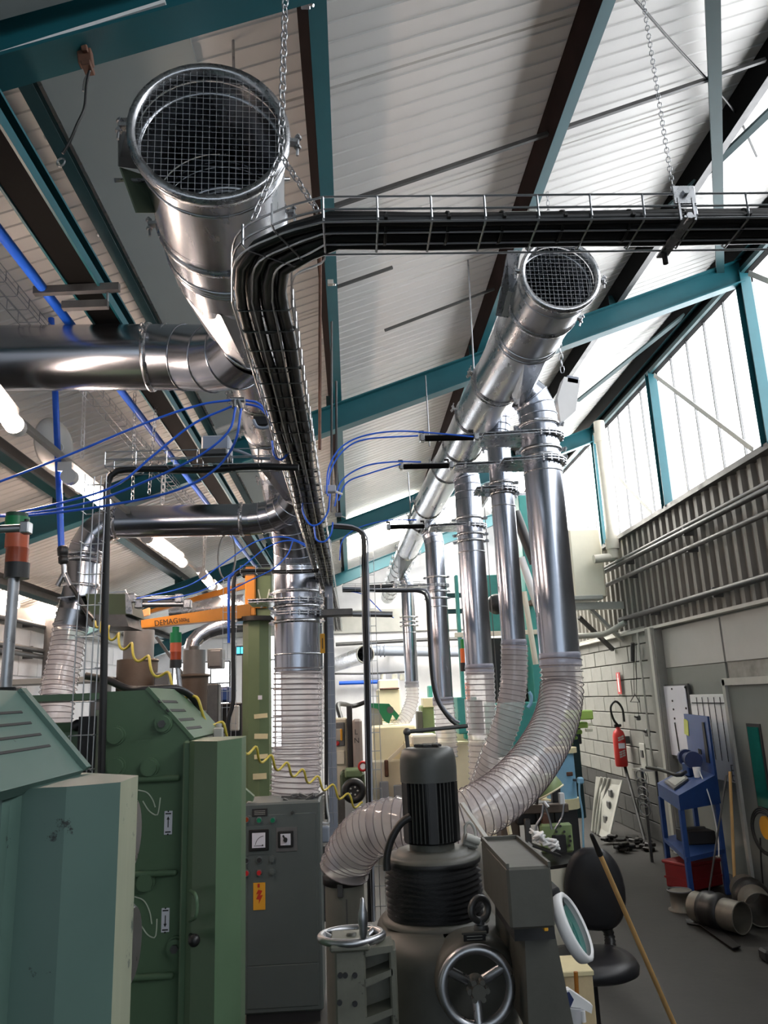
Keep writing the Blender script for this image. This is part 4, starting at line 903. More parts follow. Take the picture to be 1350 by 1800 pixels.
B().cyl(P(88, 1288, Y=1.87), P(88, 1288, Y=1.87) + V((.012, 0, .01)), .008, n=10).build('edge_screw', DSTEEL, t)
for y in (1465, 1660):
    c = P(240, y, Y=1.9); B().lathe(c + V((-.02, 0, 0)), (1, .0, 0), [(.075, -.01), (.085, 0), (.075, .012)], 28).build('side_handwheel', STEEL, t)

# --- green machine
GY = 2.70
t = thing('grinding_machine', 'mid green machine with round bolt caps, chalk arrows and a chamfered slotted hood', 'machine', (-.7, 3.1, 0), 'green grinding machines')
g = lambda x, y, d=0.: P(x, y, Y=GY) + V((0, -d, 0))
sp = [g(188, 1216), g(255, 1213), g(335, 1302)]; sp += [V((sp[2].x, GY, 0)), V((sp[0].x, GY, 0))]
B().prism(sp, (0, .03, 0)).build('side_plate', MGREEN, t)
e1, e2 = P(255, 1213, Y=GY), P(335, 1302, Y=GY); u1, u2 = P(318, 1222, Y=3.25), P(374, 1292, Y=3.25); u1 = V((e1.x, 3.3, e1.z)); u2 = V((e2.x, 3.3, e2.z))
nn = (e2 - e1).cross(u1 - e1).normalized(); nn = nn if nn.z > 0 else -nn
B().prism([e1, e2, u2, u1], nn * .012).build('hood', MGREEN, t)
B().bar(e1 + nn * .01, e2 + nn * .01, .012, .012, nn).build('hood_edge', MGREEN, t)
def onplane(px, py, o, nn_):
    d = V((px - 675, py - 900, FPX)); r = V((d.dot(XV), d.dot(YV), d.dot(ZV))); return CAM + r * ((o - CAM).dot(nn_) / r.dot(nn_))
for x0, y0, x1, y1 in ((279, 1233, 311, 1234), (294, 1249, 325, 1249), (311, 1266, 340, 1264), (325, 1281, 353, 1278)):
    p, q = onplane(x0, y0, e1 + nn * .012, nn), onplane(x1, y1, e1 + nn * .012, nn); B().bar(p, q, .011, .004, nn).build('vent_slot', INK, t)
B().box((e1.x - .5, 3.02, e1.z - .013), (1.0, .56, .022)).build('roof_plate', MGREEN, t)
B().box(((sp[0].x - .06 - 1.35) / 2, 2.95, .93), (1.29 - abs(sp[0].x) + .0, .3, 1.86), ch=.03).build('body', MGREEN, t)
B().box((-.86, 2.79, .95), (.05, .06, 1.9)).build('door_strip', MTEALW, t)
B().box((-.905, 2.78, .95), (.06, .05, 1.86)).build('door_gap', INK, t)
B().box((e2.x + .0, 2.68, .9), (.026, .07, 1.78), ch=.006).build('corner_strip', MGREEN, t)
cp = [P(x, y, Z=1.79) for x, y in ((342, 1303), (382, 1303), (425, 1297), (432, 1294))]; cp = [V((p.x, p.y, 1.79)) for p in cp] + [V((-.383, 2.87, 1.79)), V((e2.x, 2.9, 1.79)), V((e2.x, 2.66, 1.79))]
B().prism(cp, (0, 0, -1.79)).build('front_cover', MGREEN, t)
for x, y, bolt in ((288, 1272, 1), (205, 1293, 0), (205, 1347, 0), (264, 1349, 0), (257, 1549, 0), (310, 1663, 1)):
    c = g(x, y); o = disc(t, 'bolt_cap', c, .026, .026, MGREEN, n=18)
    disc(t, 'cap_collar', c, .031, .01, MGREEN, parent=o)
    if bolt: disc(t, 'hex_nut', c + V((0, -.02, 0)), .013, .016, DSTEEL, n=6, parent=o)
for x0, x1, y, yr in ((243, 313, 1370, 1370), (236, 308, 1536, 1533), (230, 302, 1717, 1718)):
    p, q = g(x0, y, .012), g(x1, yr, .012); q.z = p.z; k = B().cyl(p, q, .010, n=10); k.sphere(q, .0105, 10, 6); k.build('rib_bar', MGREEN, t)
for i, (x, y) in enumerate(((296, 1446), (291, 1617))):
    c = g(x, y, .002); o = B().box(c, (M(14, c), .003, M(39, c)), ch=.001).build('label_plate', PAPER, t, label='white label plate with a printed arrow')
    for dz in (.028, -.028): B().box(c + V((0, -.002, dz)), (.018, .001, .004)).build('print', INK, o)
    B().box(c + V((0, -.002, .0)), (.003, .001, .028)).build('print', INK, o); s_ = 1 if i else -1
    B().prism([c + V((-.005, -.0022, -.010 * s_)), c + V((.005, -.0022, -.010 * s_)), c + V((0, -.0022, -.020 * s_))], (0, -.001, 0)).build('print', INK, o)
    for dz in (.035, -.035): B().cyl(c + V((0, -.001, dz)), c + V((0, -.004, dz)), .0025, n=8).build('screw', INK, o)
for pts in ([(243, 1389), (258, 1393), (268, 1405), (273, 1419)], [(251, 1408), (262, 1425), (275, 1433), (279, 1425), (282, 1402)], [(237, 1576), (253, 1583), (263, 1602), (267, 1624)], [(249, 1628), (260, 1643), (272, 1648), (275, 1636), (276, 1615)]):
    B().tube(smooth([g(x, y, .0015) for x, y in pts], 14), .0022, 5).build('chalk_mark', CHALK, t, label='white chalk arrow')
k = B().tube(smooth([P(335, 1566, Y=2.57), P(344, 1574, Y=2.52), P(346, 1595, Y=2.52), P(343, 1612, Y=2.52), P(334, 1618, Y=2.57)], 14), .006, 8); k.build('door_handle', MGREEN, t)
p = P(341, 1653, Y=2.52); B().sphere(p, .018, 12, 8).cyl(p, p + V((-.02, .05, 0)), .008, n=8).build('latch_knob', BLKPL, t)
p = P(136, 1275, Y=2.78); B().sphere(p, .020, 12, 8).cyl(p, p + V((.05, .02, .02)), .007, n=8).build('lever_knob', BLKPL, t)
for i, (x, y) in enumerate(((245, 1475), (237, 1670))):
    pass
# dark hose lying over the green machine, small grey gland box
cable('rubber_hose', 'fat dark rubber hose lying over the green machine top', 'hose', [P(x, y, Y=z) for x, y, z in ((150, 1188, 3.05), (190, 1196, 3.05), (225, 1211, 3.05), (255, 1212, 3.05), (300, 1210, 3.1), (325, 1216, 3.15), (345, 1235, 3.2), (352, 1262, 3.22))], .014, BLACK)
p = P(384, 1286, Y=3.1); t2 = thing('gland_box', 'small pale gland box standing on the green machine cover', 'box', p); B().box(p + V((0, 0, -.01)), (.035, .035, .05), ch=.004).build('body', LGREY, t2); B().cyl(p + V((0, 0, .01)), p + V((0, 0, .03)), .011, n=10).build('gland', LGREY, t2)

# --- coiled yellow air hose
cpts = [P(x, y, Y=z) for x, y, z in ((165, 1092, 4.0), (200, 1118, 3.6), (260, 1165, 3.3), (330, 1225, 3.15), (400, 1290, 3.3), (470, 1335, 3.7), (560, 1375, 4.2), (636, 1418, 4.6))]
base = smooth(cpts, 240); k = B(); _, fr = k.frames(base); turns = 17; pts = []
for i, (p, (u, w_, tt)) in enumerate(zip(base, fr)):
    a = 2 * math.pi * turns * i / 240 + 1.2; rr = .024 * min(1, i / 12)
    pts.append(p + V((.25, 0, 1)) * math.sin(a) * rr + V((0, 1, 0)) * math.cos(a) * rr)
tag(B().tube(pts, .0058, 7).build('coiled_hose', YELLOW, at=cpts[0]), 'yellow coiled air hose stretched across above the green machine', 'hose')

# --- grey control cabinet
CY = 5.30; g = lambda x, y, d=0.: P(x, y, Y=CY) + V((0, -d, 0))
t = thing('control_cabinet', 'grey steel control cabinet with two square gauges and a yellow warning plate', 'cabinet', (-.47, CY, 0))
xa, xb, zt = g(428, 1410).x, g(562, 1410).x, g(500, 1410).z
B().box(((xa + xb) / 2, CY + .2, zt / 2 + .03), (xb - xa, .4, zt - .06), ch=.012).build('body', CABG, t)
B().box(((xa + xb) / 2, CY + .002, g(500, 1560).z), (xb - xa - .05, .012, g(500, 1425).z - g(500, 1690).z), ch=.005).build('door', CABG, t)
B().box(((xa + xb) / 2, CY + .002, (g(500, 1698).z + .06) / 2 + .02), (xb - xa - .05, .012, g(500, 1698).z - .08), ch=.005).build('lower_panel', CABG, t)
B().box(((xa + xb) / 2, CY + .2, .03), (xb - xa - .04, .36, .06)).build('plinth', INK, t)
def gauge(x0, y0, x1, y1, fx, fy, nm):
    a, b = g(x0, y0), g(x1, y1); c = (a + b) / 2; w_ = b.x - a.x
    o = B().box(c + V((0, -.012, 0)), (w_, .02, w_), ch=.004).build(nm, BLKPL, t)
    B().box(c + V((0, -.024, 0)), (w_ * .66, .004, w_ * .70)).build('dial_face', PAPER, o); return c + V((0, -.027, 0)), w_, o
B().box(g(455, 1477, .006), (.16, .004, .17), ch=.001).build('mounting_plate', CABG, t); B().box(g(504, 1475, .006), (.135, .004, .145), ch=.001).build('mounting_plate', GREYM, t)
c, w_, o = gauge(438, 1457, 473, 1495, 0, 0, 'ammeter')
B().tube(arc(c + V((.035, 0, -.03)), V((1, 0, 0)), V((0, 0, 1)), .055, 95, 175, 10), .0016, 4).cyl(c + V((-.03, 0, -.032)), c + V((.03, 0, -.032)), .0016, n=4).cyl(c + V((.025, 0, -.03)), c + V((.025, -.003, -.03)), .005, n=8).build('scale_print', INK, o)
c, w_, o = gauge(489, 1460, 516, 1489, 0, 0, 'rotary_switch'); B().cyl(c, c + V((0, -.02, 0)), .013, n=14).bar(c + V((.008, -.016, -.012)), c + V((-.015, -.016, .028)), .010, .012, (0, -1, 0)).build('pointer_knob', INK, o)
o = B().box(g(457, 1428, .008), (M(27, g(457, 1428)), .005, M(13, g(457, 1428))), ch=.001).build('nameplate', INK, t)
for dz in (.010, 0, -.010): B().box(g(457, 1428, .012) + V((0, 0, dz)), (.07, .001, .0025)).build('engraved_line', LGREY, o)
for x, y, m, nm in ((434, 1440, AMBER, 'amber_lamp'), (456, 1441, GRBTN, 'green_button'), (480, 1441, GRBTN, 'green_button'), (433, 1512, INK, 'black_button'), (456, 1511, INK, 'black_button'), (434, 1534, REDBTN, 'red_button'), (456, 1533, REDBTN, 'red_button'), (479, 1510, CABG, 'blanking_plug'), (479, 1532, CABG, 'blanking_plug')):
    c = g(x, y, .006); o = B().cyl(c, c + V((0, -.010, 0)), .021, n=18).build(nm, STEEL if m is not CABG else CABG, t); B().cyl(c + V((0, -.010, 0)), c + V((0, -.022, 0)), .014, n=16).build('cap', m, o)
c = g(514, 1428, .008); B().cyl(c, c + V((0, -.012, 0)), .010, n=12).bar(c + V((0, -.012, .002)), c + V((0, -.012, -.014)), .006, .006, (0, -1, 0)).build('key_lock', DSTEEL, t)
c = g(456, 1575, .006); o = B().box(c, (M(21, c), .003, M(44, c))).build('warning_plate', WARN, t)
bolt = [(-.004, .030), (.014, .024), (.004, .004), (.016, .006), (-.002, -.034), (-.001, -.014), (-.014, -.012), (-.003, .012), (-.014, .010)]
k = B()
for tri in ((0, 1, 7), (1, 2, 7), (2, 3, 6), (2, 6, 7), (3, 4, 5), (3, 5, 6), (7, 8, 0)): k.add([c + V((bolt[i][0] * 1.4, -.0025, bolt[i][1] * 1.3)) for i in tri], [(0, 1, 2)])
k.build('lightning_print', REDINK, o); B().box(c + V((-.004, -.0025, .062)), (.014, .001, .022)).build('print', REDINK, o)
cab_top = zt
p = P(535, 1403, Y=5.45); k = B()
for i in range(14): k.box(p + V((R.uniform(-.12, .12), R.uniform(-.06, .06), R.uniform(-.015, .02))), (R.uniform(.04, .10), .05, .012), Matrix.Rotation(R.uniform(-.6, .6), 3, 'Y'))
tag(k.build('rag', DSTEEL, at=p), 'crumpled grey rag lying on the control cabinet', 'rag')
cable('white_cable', 'white cable running down to the socket beside the control cabinet', 'cable', Q([(573, 1380), (575, 1420), (578, 1440), (576, 1447), (566, 1446)], 5.7), .007, WHITE)
p = P(571, 1466, Y=5.7); t = thing('wall_socket', 'grey socket box beside the control cabinet', 'socket', p); B().box(p, (M(16, p), .08, M(26, p)), ch=.008).build('body', GREYPL, t); B().box(p + V((0, .02, -M(80, p))), (.05, .05, M(120, p))).build('post', DSTEEL, t)

# --- floor-standing grinder head with motor
MY = 3.10; mc = P(760, 1500, Y=MY); mx_, zf = mc.x, lambda y: P(762, y, Y=MY).z
t = thing('surface_grinder', 'dark grey grinder with an upright motor, black bellows and two handwheels', 'machine', (mx_, MY, 0))
rm = M(48, P(760, 1430, Y=MY)); up = V((0, 0, 1)); cc = lambda z: V((mx_, MY, z))
zc0, zc1 = zf(1372), zf(1313)
mo = B().lathe(cc(0), up, [(rm * .97, zf(1478)), (rm * .80, zf(1476)), (rm * .80, zc0)], 32).build('motor_core', BLKPL, t)
B().lathe(cc(0), up, [(rm * 1.04, zc0), (rm * 1.05, zc0 + .05), (rm * 1.03, zc0 + .085), (rm * .95, zc0 + .115), (rm * .8, zc1), (rm * .8, zc1), (rm * .3, zc1 + .004), (0, zc1 + .004)], 40).build('fan_cover', mat('motor_grey_paint', (74, 76, 74), .42, .2, .1, 6), t)
me = B().box((rm * .9, 0, (zf(1475) + zc0) / 2), (rm * .22, .0045, zc0 - zf(1475))).mesh('cooling_fin', mat('fin_grey', (62, 63, 62), .4, .2, 0))
for i in range(40): inst(me, 'cooling_fin', mo, T((mx_, MY, 0)) @ Matrix.Rotation(2 * math.pi * i / 40, 4, 'Z'))
for a in (-150, -90, -30, 60): 
    d = V((math.cos(math.radians(a)), math.sin(math.radians(a)), 0)); B().bar(cc(zf(1475)) + d * rm * .98, cc(zc0) + d * rm * .98, .028, .02, d).build('foot_rib', BLKPL, mo)
k = B(); 
for i in range(10): k.box(cc(zc1 + .008) + V((R.uniform(-.05, .05), R.uniform(-.04, .04), 0)), (.03, .02, .008), Matrix.Rotation(R.random() * 3, 3, 'Z'))
k.build('grille_dirt', INK, t)
B().lathe(cc(0), up, [(rm * .82, zf(1500)), (rm * .82, zf(1476))], 32).build('motor_neck', GRIND, t)
for a in (-140, -110, -60, -25): 
    d = V((math.cos(math.radians(a)), math.sin(math.radians(a)), 0)); B().cyl(cc(zf(1500)) + d * rm * .85, cc(zf(1492)) + d * rm * .85, .011, n=6, smooth=False).build('flange_bolt', DSTEEL, t)
rbw = M(84, cc(1.2)); zb0, zb1 = zf(1617), zf(1507)
B().lathe(cc(0), up, [(rm * 1.7, zb1 - .01), (rm * 1.72, zb1 + .012), (rm * 1.5, zb1 + .018), (rm * 1.5, zb1 + .018), (rm * 1.3, zb1 + .022), (rm * 1.28, zb1 + .03), (rm * .8, zb1 + .032)], 40).build('motor_flange', GRIND, t)
prof = []
nf = 12
for i in range(nf * 2 + 1):
    f = i / (nf * 2); rr = rbw * (.985 + .035 * math.sin(f * math.pi)) if i % 2 else rbw * (.885 + .03 * math.sin(f * math.pi)); rr *= (1 - .10 * max(0, f - .8) / .2); prof.append((rr, zb0 + (zb1 - zb0) * f))
k = B(); rings = []
for j, (rr, z) in enumerate(prof):
    rings.append([cc(z + .004 * math.sin(3 * a + j * .2) ) + V((math.cos(a), math.sin(a), 0)) * rr * (1 + .010 * math.sin(5 * a + j * .3) + .008 * math.sin(9 * a - j * .5)) for a in [2 * math.pi * i / 64 for i in range(64)]])
k.loft(rings, True); k.build('bellows', BLKFAB, t)
B().lathe(cc(0), up, [(rbw * 1.0, zb1 - .012), (rbw * 1.015, zb1), (rbw * .98, zb1 + .008)], 40, caps=False).build('bellows_band', BLACK, t)
# housing: rounded casting
fy = 2.78; zh = zf(1617) + .005
def rrect(cx, cy, hx, hy, r, z, n=8):
    o = []
    for sx, sy, a0 in ((1, 1, 0), (-1, 1, 90), (-1, -1, 180), (1, -1, 270)):
        for i in range(n + 1): a = math.radians(a0 + 90 * i / n); o.append(V((cx + sx * (hx - r) + r * math.cos(a), cy + sy * (hy - r) + r * math.sin(a), z)))
    return o
hx0, hx1 = P(668, 1700, Y=fy).x, P(925, 1700, Y=fy).x; hcx = (hx0 + hx1) / 2; hhx = (hx1 - hx0) / 2; hcy = (fy + 3.5) / 2; hhy = (3.5 - fy) / 2
rings = [rrect(hcx, hcy, hhx, hhy, .22, 0.35)]
for q in range(9): a = q / 8 * math.pi / 2; d = .09; rings.append(rrect(hcx, hcy, hhx - d * (1 - math.cos(a)), hhy - d * (1 - math.cos(a)), .22 - d * (1 - math.cos(a)) * .6, zh - d + d * math.sin(a)))
k = B().loft(rings, True); k.cap(rings[-1]); k.build('housing', GRIND, t)
B().lathe(cc(0), up, [(rbw * 1.12, zh - .002), (rbw * 1.10, zh + .014), (rbw * .9, zh + .018)], 40, caps=False).build('bellows_seat', GRIND, t)
# front boss and large handwheel
def handwheel(t, nm, c, ax, Rr, rim, spokes, hub, m, a0=90, handle=None, dish=.02):
    c, ax = V(c), unit(ax); o = B().torus(c, ax, Rr - rim, rim, 40, 12).build(nm, m, t); ref = V((0, 0, 1)) if abs(ax.z) < .9 else V((0, 1, 0)); u = ref.cross(ax).normalized(); w_ = ax.cross(u)
    for i in range(spokes):
        a = math.radians(a0 + 360 * i / spokes); d = u * math.cos(a) + w_ * math.sin(a); B().cyl(c - ax * dish + d * hub, c + d * (Rr - rim * 1.2), rim * .95, rim * .95, n=10).build('spoke', m, o)
    B().lathe(c - ax * (dish + .012), ax, [(hub * 1.1, 0), (hub * 1.15, .02), (hub * .8, .03), (hub * .8, .03), (hub * .62, .034), (hub * .62, .05), (hub * .3, .052)], 20).build('hub', GRIND, o); return o
wc = P(838, 1735, Y=2.60); Rw = M(69, wc)
bc = P(838, 1722, Y=fy); B().lathe(V((bc.x, fy + .08, bc.z)), (0, -1, 0), [(Rw * 1.16, 0), (Rw * 1.16, .10), (Rw * 1.08, .135), (Rw * .98, .14), (Rw * .98, .14), (Rw * .9, .10), (0, .10)], 44).build('wheel_boss', GRIND, t)
hw = handwheel(t, 'handwheel', wc, (0, -1, .04), Rw, M(9, wc), 3, M(16, wc), STEEL, 90 + 180)
k = B()
for i in range(6):
    a = i * math.pi / 3; k.cyl(wc + V((.026 * math.cos(a), -.012, .026 * math.sin(a))), wc + V((.026 * math.cos(a), -.04, .026 * math.sin(a))), .0085, n=8)
k.cyl(wc + V((0, -.02, 0)), wc + V((0, -.046, 0)), .021, n=16)
k.build('star_knob', GRIND, hw)
# horizontal handwheel on the bracket
w2 = P(618, 1645, Y=2.71); R2 = M(61, w2); h2 = handwheel(t, 'upper_handwheel', w2, (0, .05, 1), R2, M(7, w2), 3, M(14, w2), STEEL, 40, dish=.03)
hp = P(639, 1648, Y=2.62); B().lathe(hp, (0, 0, 1), [(.010, 0), (.013, .012), (.013, .03), (.016, .05), (.014, .07), (.010, .085), (.006, .11), (.0, .115)], 16).build('grip', STEEL, h2)
B().cyl(w2 - V((0, 0, .06)), w2 - V((0, 0, .02)), .03, n=16).build('spindle', GRIND, t)
# cast bracket
by = 2.62; g = lambda x, y, d=0.: P(x, y, Y=by) + V((0, d, 0))
a, b_ = g(588, 1672), g(642, 1672); B().box(((a.x + b_.x) / 2, by + .07, (a.z + .35) / 2), (b_.x - a.x, .14, a.z - .35), ch=.006).build('bracket_block', GRINDL, t)
B().box(((a.x + b_.x) / 2, by + .07, a.z + .008), (b_.x - a.x + .03, .17, .02), ch=.006).build('bracket_top', GRINDL, t)
a2 = g(690, 1668); B().box((a2.x, by + .05, (a2.z + .35) / 2), (.022, .10, a2.z - .35), ch=.005).build('bracket_flange', GRINDL, t)
B().box(((b_.x + a2.x) / 2, by + .1, (a2.z + .35) / 2), (a2.x - b_.x, .02, a2.z - .35)).build('bracket_web', GRINDL, t)
for y0, y1 in ((1668, 1662), (1722, 1703), (1790, 1772)):
    p, q = g(642, y0), g(690, y1); B().prism([p, q, q + V((0, 0, -.018)), p + V((0, 0, -.022))], (0, .1, 0)).build('bracket_rib', GRINDL, t)
for x, y in ((598, 1714), (607, 1714), (624, 1714), (597, 1762), (624, 1764)):
    c = g(x, y); B().cyl(c, c + V((0, -.006, 0)), .008, n=10).build('cap_screw', INK, t)
# eye bolt, nameplate
ec = P(843, 1598, Y=2.78); ep = P(846, 1632, Y=2.78)
B().torus(ec, (.45, -.9, 0), .034, .0115, 24, 10).cyl(ep, ec - V((0, 0, .03)), .013, n=12).lathe(ep, (0, 0, 1), [(.024, -.012), (.026, 0), (.022, .012)], 16).build('eye_bolt', DSTEEL, t)
c = P(834, 1648, Y=2.715); o = B().box(c, (M(39, c), .006, M(11, c)), ch=.001).build('nameplate', INK, t)
for dz in (.005, -.004): B().box(c + V((0, -.004, dz)), (.05, .001, .002)).build('engraved_line', LGREY, o)
B().box(c + V((0, .006, .012)), (M(44, c), .012, .006)).build('nameplate_ledge', GRIND, t)
# box on the side, with rimmed top
zx = 1.42; tp = [P(845, 1477, Z=zx), P(912, 1475, Z=zx), P(966, 1523, Z=zx), P(888, 1524, Z=zx)]; x0, x1 = .421, .548; y0, y1 = 2.34, 2.785; zb = P(890, 1636, Y=y0).z
B().box(((x0 + x1) / 2, (y0 + y1) / 2, (zx + zb) / 2), (x1 - x0, y1 - y0, zx - zb), ch=.007).build('side_box', GRIND, t)
for c_, d_ in ((((x0 + x1) / 2, y1 - .004, zx + .004), (x1 - x0, .008, .014)), ((x1 - .004, (y0 + y1) / 2, zx + .004), (.008, y1 - y0, .014)), ((x0 + .004, (y0 + y1) / 2, zx + .004), (.008, y1 - y0, .014))): B().box(c_, d_).build('tray_rim', GRIND, t)
k0 = P(922, 1638, Y=2.5); k1 = P(975, 1638, Y=2.5); k2 = P(1012, 1820, Y=2.5); k3 = P(930, 1820, Y=2.5)
B().prism([k0, k1, k2, k3], (0, .5, 0)).build('side_column', GRIND, t)
B().box(((x0 + x1) / 2 + .03, 2.62, zb - .03), (.12, .30, .07)).build('box_foot', INK, t)
B().box(P(958, 1630, Y=2.42), (.012, .03, .014), ch=.002).build('yellow_tab', WARN, t)
# grey cable conduit hugging the motor, socket block
cable('rubber_conduit', 'thick black conduit curving round the motor flank', 'hose', Q([(722, 1435), (704, 1448), (688, 1475), (680, 1505), (680, 1530)], 3.0), .014, BLACK)
p = P(827, 1478, Y=3.15); t = thing('plug_block', 'pale grey plug block beside the motor flange', 'plug', p); B().box(p, (.06, .05, .045), Matrix.Rotation(.3, 3, 'Y'), .008).build('body', LGREY, t); B().cyl(p + V((-.02, -.03, .02)), p + V((.03, -.03, .0)), .014, n=12).build('collar', LGREY, t)
cable('grey_cable', 'grey cable loop rising from the plug block', 'cable', Q([(818, 1470), (818, 1452), (826, 1446), (834, 1458), (836, 1474)], 3.15), .006, LGREY)
a, b_ = P(812, 1412, Y=3.5), P(858, 1478, Y=3.35); tag(B().bar(a, b_, .02, .01).build('flat_strip', LGREY, at=a), 'pale flat strip leaning behind the motor beside the big hose', 'strip')
# angled pipe rising behind the motor
pp = Q([(718, 1322), (714, 1288), (720, 1285), (760, 1281), (822, 1276)], 3.45); t = thing('oil_pipe', 'dark bent pipe with an elbow behind the motor fan cover', 'pipe', pp[0]); B().cyl(pp[0], pp[1], .009, n=10).cyl(pp[1] + V((.006, 0, .004)), pp[4], .009, n=10).build('tube', DSTEEL, t); B().sphere(pp[1] + V((.004, 0, .003)), .017, 12, 8).build('elbow', DSTEEL, t)
# stub pipe under the big hose
sb = P(605, 1535, Y=4.28); rs_ = M(34, sb); t = thing('stub_pipe', 'grey stub pipe under the big swept hose', 'pipe', (sb.x, sb.y, 0))
B().cyl((sb.x, sb.y, 0), sb, rs_, n=32).build('straight_run', mat('stub_paint', (112, 112, 104), .5, .2, .1, 5), t); B().lathe(sb - V((0, 0, .02)), up, [(rs_, -.03), (rs_ + .01, -.025), (rs_ + .01, 0), (rs_ + .012, .01), (rs_, .02)], 32, caps=False).build('hose_band', BLACK, t)
B().box(sb + V((-.02, -rs_, -.06)), (.03, .02, .06), ch=.003).build('latch', DSTEEL, t); B().box(sb + V((.01, -rs_ + .002, -.5)), (.006, .006, .8)).build('seam', DSTEEL, t)
def floorpost(t, nm, x, y, Y, w_, m):
    p = P(x, y, Y=Y); return B().box((p.x, p.y + w_ / 2, p.z / 2), (w_, w_, p.z)).build(nm, m, t)

# ================================================================ BEACONS, CRANE, BACKGROUND MACHINES (left)
def pbox(t, nm, x0, y0, x1, y1, Y, dep, m, ch=.01, parent=None):
    """upright box whose camera-side face fills the surveyed rectangle"""
    a, b = P((x0 + x1) / 2, y0, Y=Y), P((x0 + x1) / 2, y1, Y=Y); w_ = abs(P(x1, (y0 + y1) / 2, Y=Y).x - P(x0, (y0 + y1) / 2, Y=Y).x); xm = P((x0 + x1) / 2, (y0 + y1) / 2, Y=Y).x
    return B().box((xm, Y + dep / 2, (a.z + b.z) / 2), (w_, dep, abs(a.z - b.z)), ch=ch).build(nm, m, parent or t)
def pcyl(t, nm, x0, x1, y0, y1, Y, m, parent=None, n=24, taper=1.):
    a, b = P((x0 + x1) / 2, y1, Y=Y), P((x0 + x1) / 2, y0, Y=Y); a.x = b.x = (a.x + b.x) / 2; r = M(abs(x1 - x0) / 2, a)
    return B().cyl(a, b, r, r * taper, n=n).build(nm, m, parent or t)
def beacon(label, segs, pole, Y, x, w_):
    t = thing('signal_beacon', label, 'beacon', P(pole[0], pole[1], Y=Y), 'signal beacons')
    for nm, m, y0, y1, q in segs: pcyl(t, nm, x - w_ * q, x + w_ * q, y0, y1, Y, m)
    return t
t = beacon('signal beacon on a tall steel post standing behind the vented blue-green hood', (('base', BLKPL, 990, 1017, 1.03), ('amber_lens', AMBER, 964, 990, .95), ('red_lens', mat('dull_red_lens', (196, 96, 66), .25, 0, .05, 8), 937, 964, .98), ('green_lens', GRLENS, 910, 937, 1.0), ('cap', mat('dark_green_cap', (30, 70, 52), .4, 0, 0), 903, 911, .9)), (18, 1210), 2.05, 30, 20)
a, b_ = P(27, 1016, Y=2.05), P(16, 1215, Y=2.05); b_.x = a.x = (a.x + b_.x) / 2 - .006; B().cyl(b_, a, M(9.5, a), n=16).build('post', STEEL, t); B().box(b_, (.07, .05, .02), ch=.004).build('foot', BLACK, t)
t = thing('air_cylinder', 'silver air cylinder across the top of the near beacon', 'cylinder', P(20, 929, Y=1.9)); a, b_ = P(-40, 932, Y=1.9), P(46, 928, Y=1.9); B().cyl(a, b_, M(7, a), n=14).build('barrel', STEEL, t); B().box(b_, (.022, .03, .03), ch=.003).build('end_cap', ZINC, t); B().cyl(b_, b_ + V((0, 0, .022)), .006, n=8).build('push_fitting', BLKPL, t)
t = beacon('small signal beacon with green and red lenses in front of the brown motors', (('base', BLKPL, 1160, 1174, 1.02), ('amber_lens', AMBER, 1146, 1160, .95), ('red_lens', mat('dull_red_lens', (196, 96, 66)), 1130, 1146, .98), ('green_lens', GRLENS, 1112, 1130, 1.0), ('cap', GRLENS, 1102, 1112, .6)), (316, 1230), 4.6, 309, 10)
a, b_ = P(312, 1172, Y=4.6), P(320, 1245, Y=4.6); B().cyl(b_, a, M(4.5, a), n=12).build('post', STEEL, t)
BK = 8.0
t = beacon('signal beacon with green and orange lenses against the thick ducts', (('base', BLKPL, 1165, 1180, 1.05), ('orange_lens', ORLENS, 1140, 1165, 1.0), ('green_lens', mat('bright_green_lens', (40, 160, 80), .3, 0, 0), 1124, 1140, .95)), (822, 1270), BK, 815, 6)
for nm, m, y0, y1 in (('post_top', WHITE, 1180, 1200), ('post_sleeve', ORLENS, 1200, 1229), ('post', WHITE, 1229, 1285)): pcyl(t, nm, 818, 826, y0, y1, BK, m)
# crane column with orange pivot and jib
KY = 7.0; t = thing('jib_crane', 'green crane column with an orange swivel and long orange jib', 'crane', (P(452, 1400, Y=KY).x, KY, 0))
kx = P(452, 1250, Y=KY).x; kw = M(47, P(452, 1250, Y=KY)); z1 = P(452, 1090, Y=KY).z; z2 = P(452, 1000, Y=KY).z
r8 = [(kx + kw * .5 * math.cos(math.radians(a)) * 1.08, KY + kw * .5 * math.sin(math.radians(a)) * 1.08) for a in range(15, 375, 45)]
B().prism([V((x, y, 0)) for x, y in r8][::-1], (0, 0, z1)).build('column', COLG, t)
B().cyl((kx, KY, z1 - .02), (kx, KY, z1 + .02), kw * .85, n=28).build('bearing_ring', GREASE, t)
B().box((kx + kw * .28, KY + .03, (z1 + z2) / 2), (kw * .62, kw * .7, z2 - z1), ch=.01).build('upper_column', COLG, t)
B().box((kx - kw * .22, KY - .02, (z1 + z2) / 2 + .02), (kw * .40, kw * .6, z2 - z1 - .02), ch=.01).build('swivel_frame', ORANGE, t)
for y in (1068, 1010): B().box((kx - kw * .1, KY, P(452, y, Y=KY).z), (kw * 1.0, kw * .8, .03), ch=.005).build('swivel_plate', ORANGE if y > 1050 else BLKSHADE, t)
def jib(x0, ya, yb, x1, yc, yd, Y0, Y1, nm, th=.10):
    a, b, c, d = P(x0, ya, Y=Y0), P(x1, yc, Y=Y1), P(x1, yd, Y=Y1), P(x0, yb, Y=Y0); return B().prism([a, b, c, d], (0, th, 0)).build(nm, ORANGE, t)
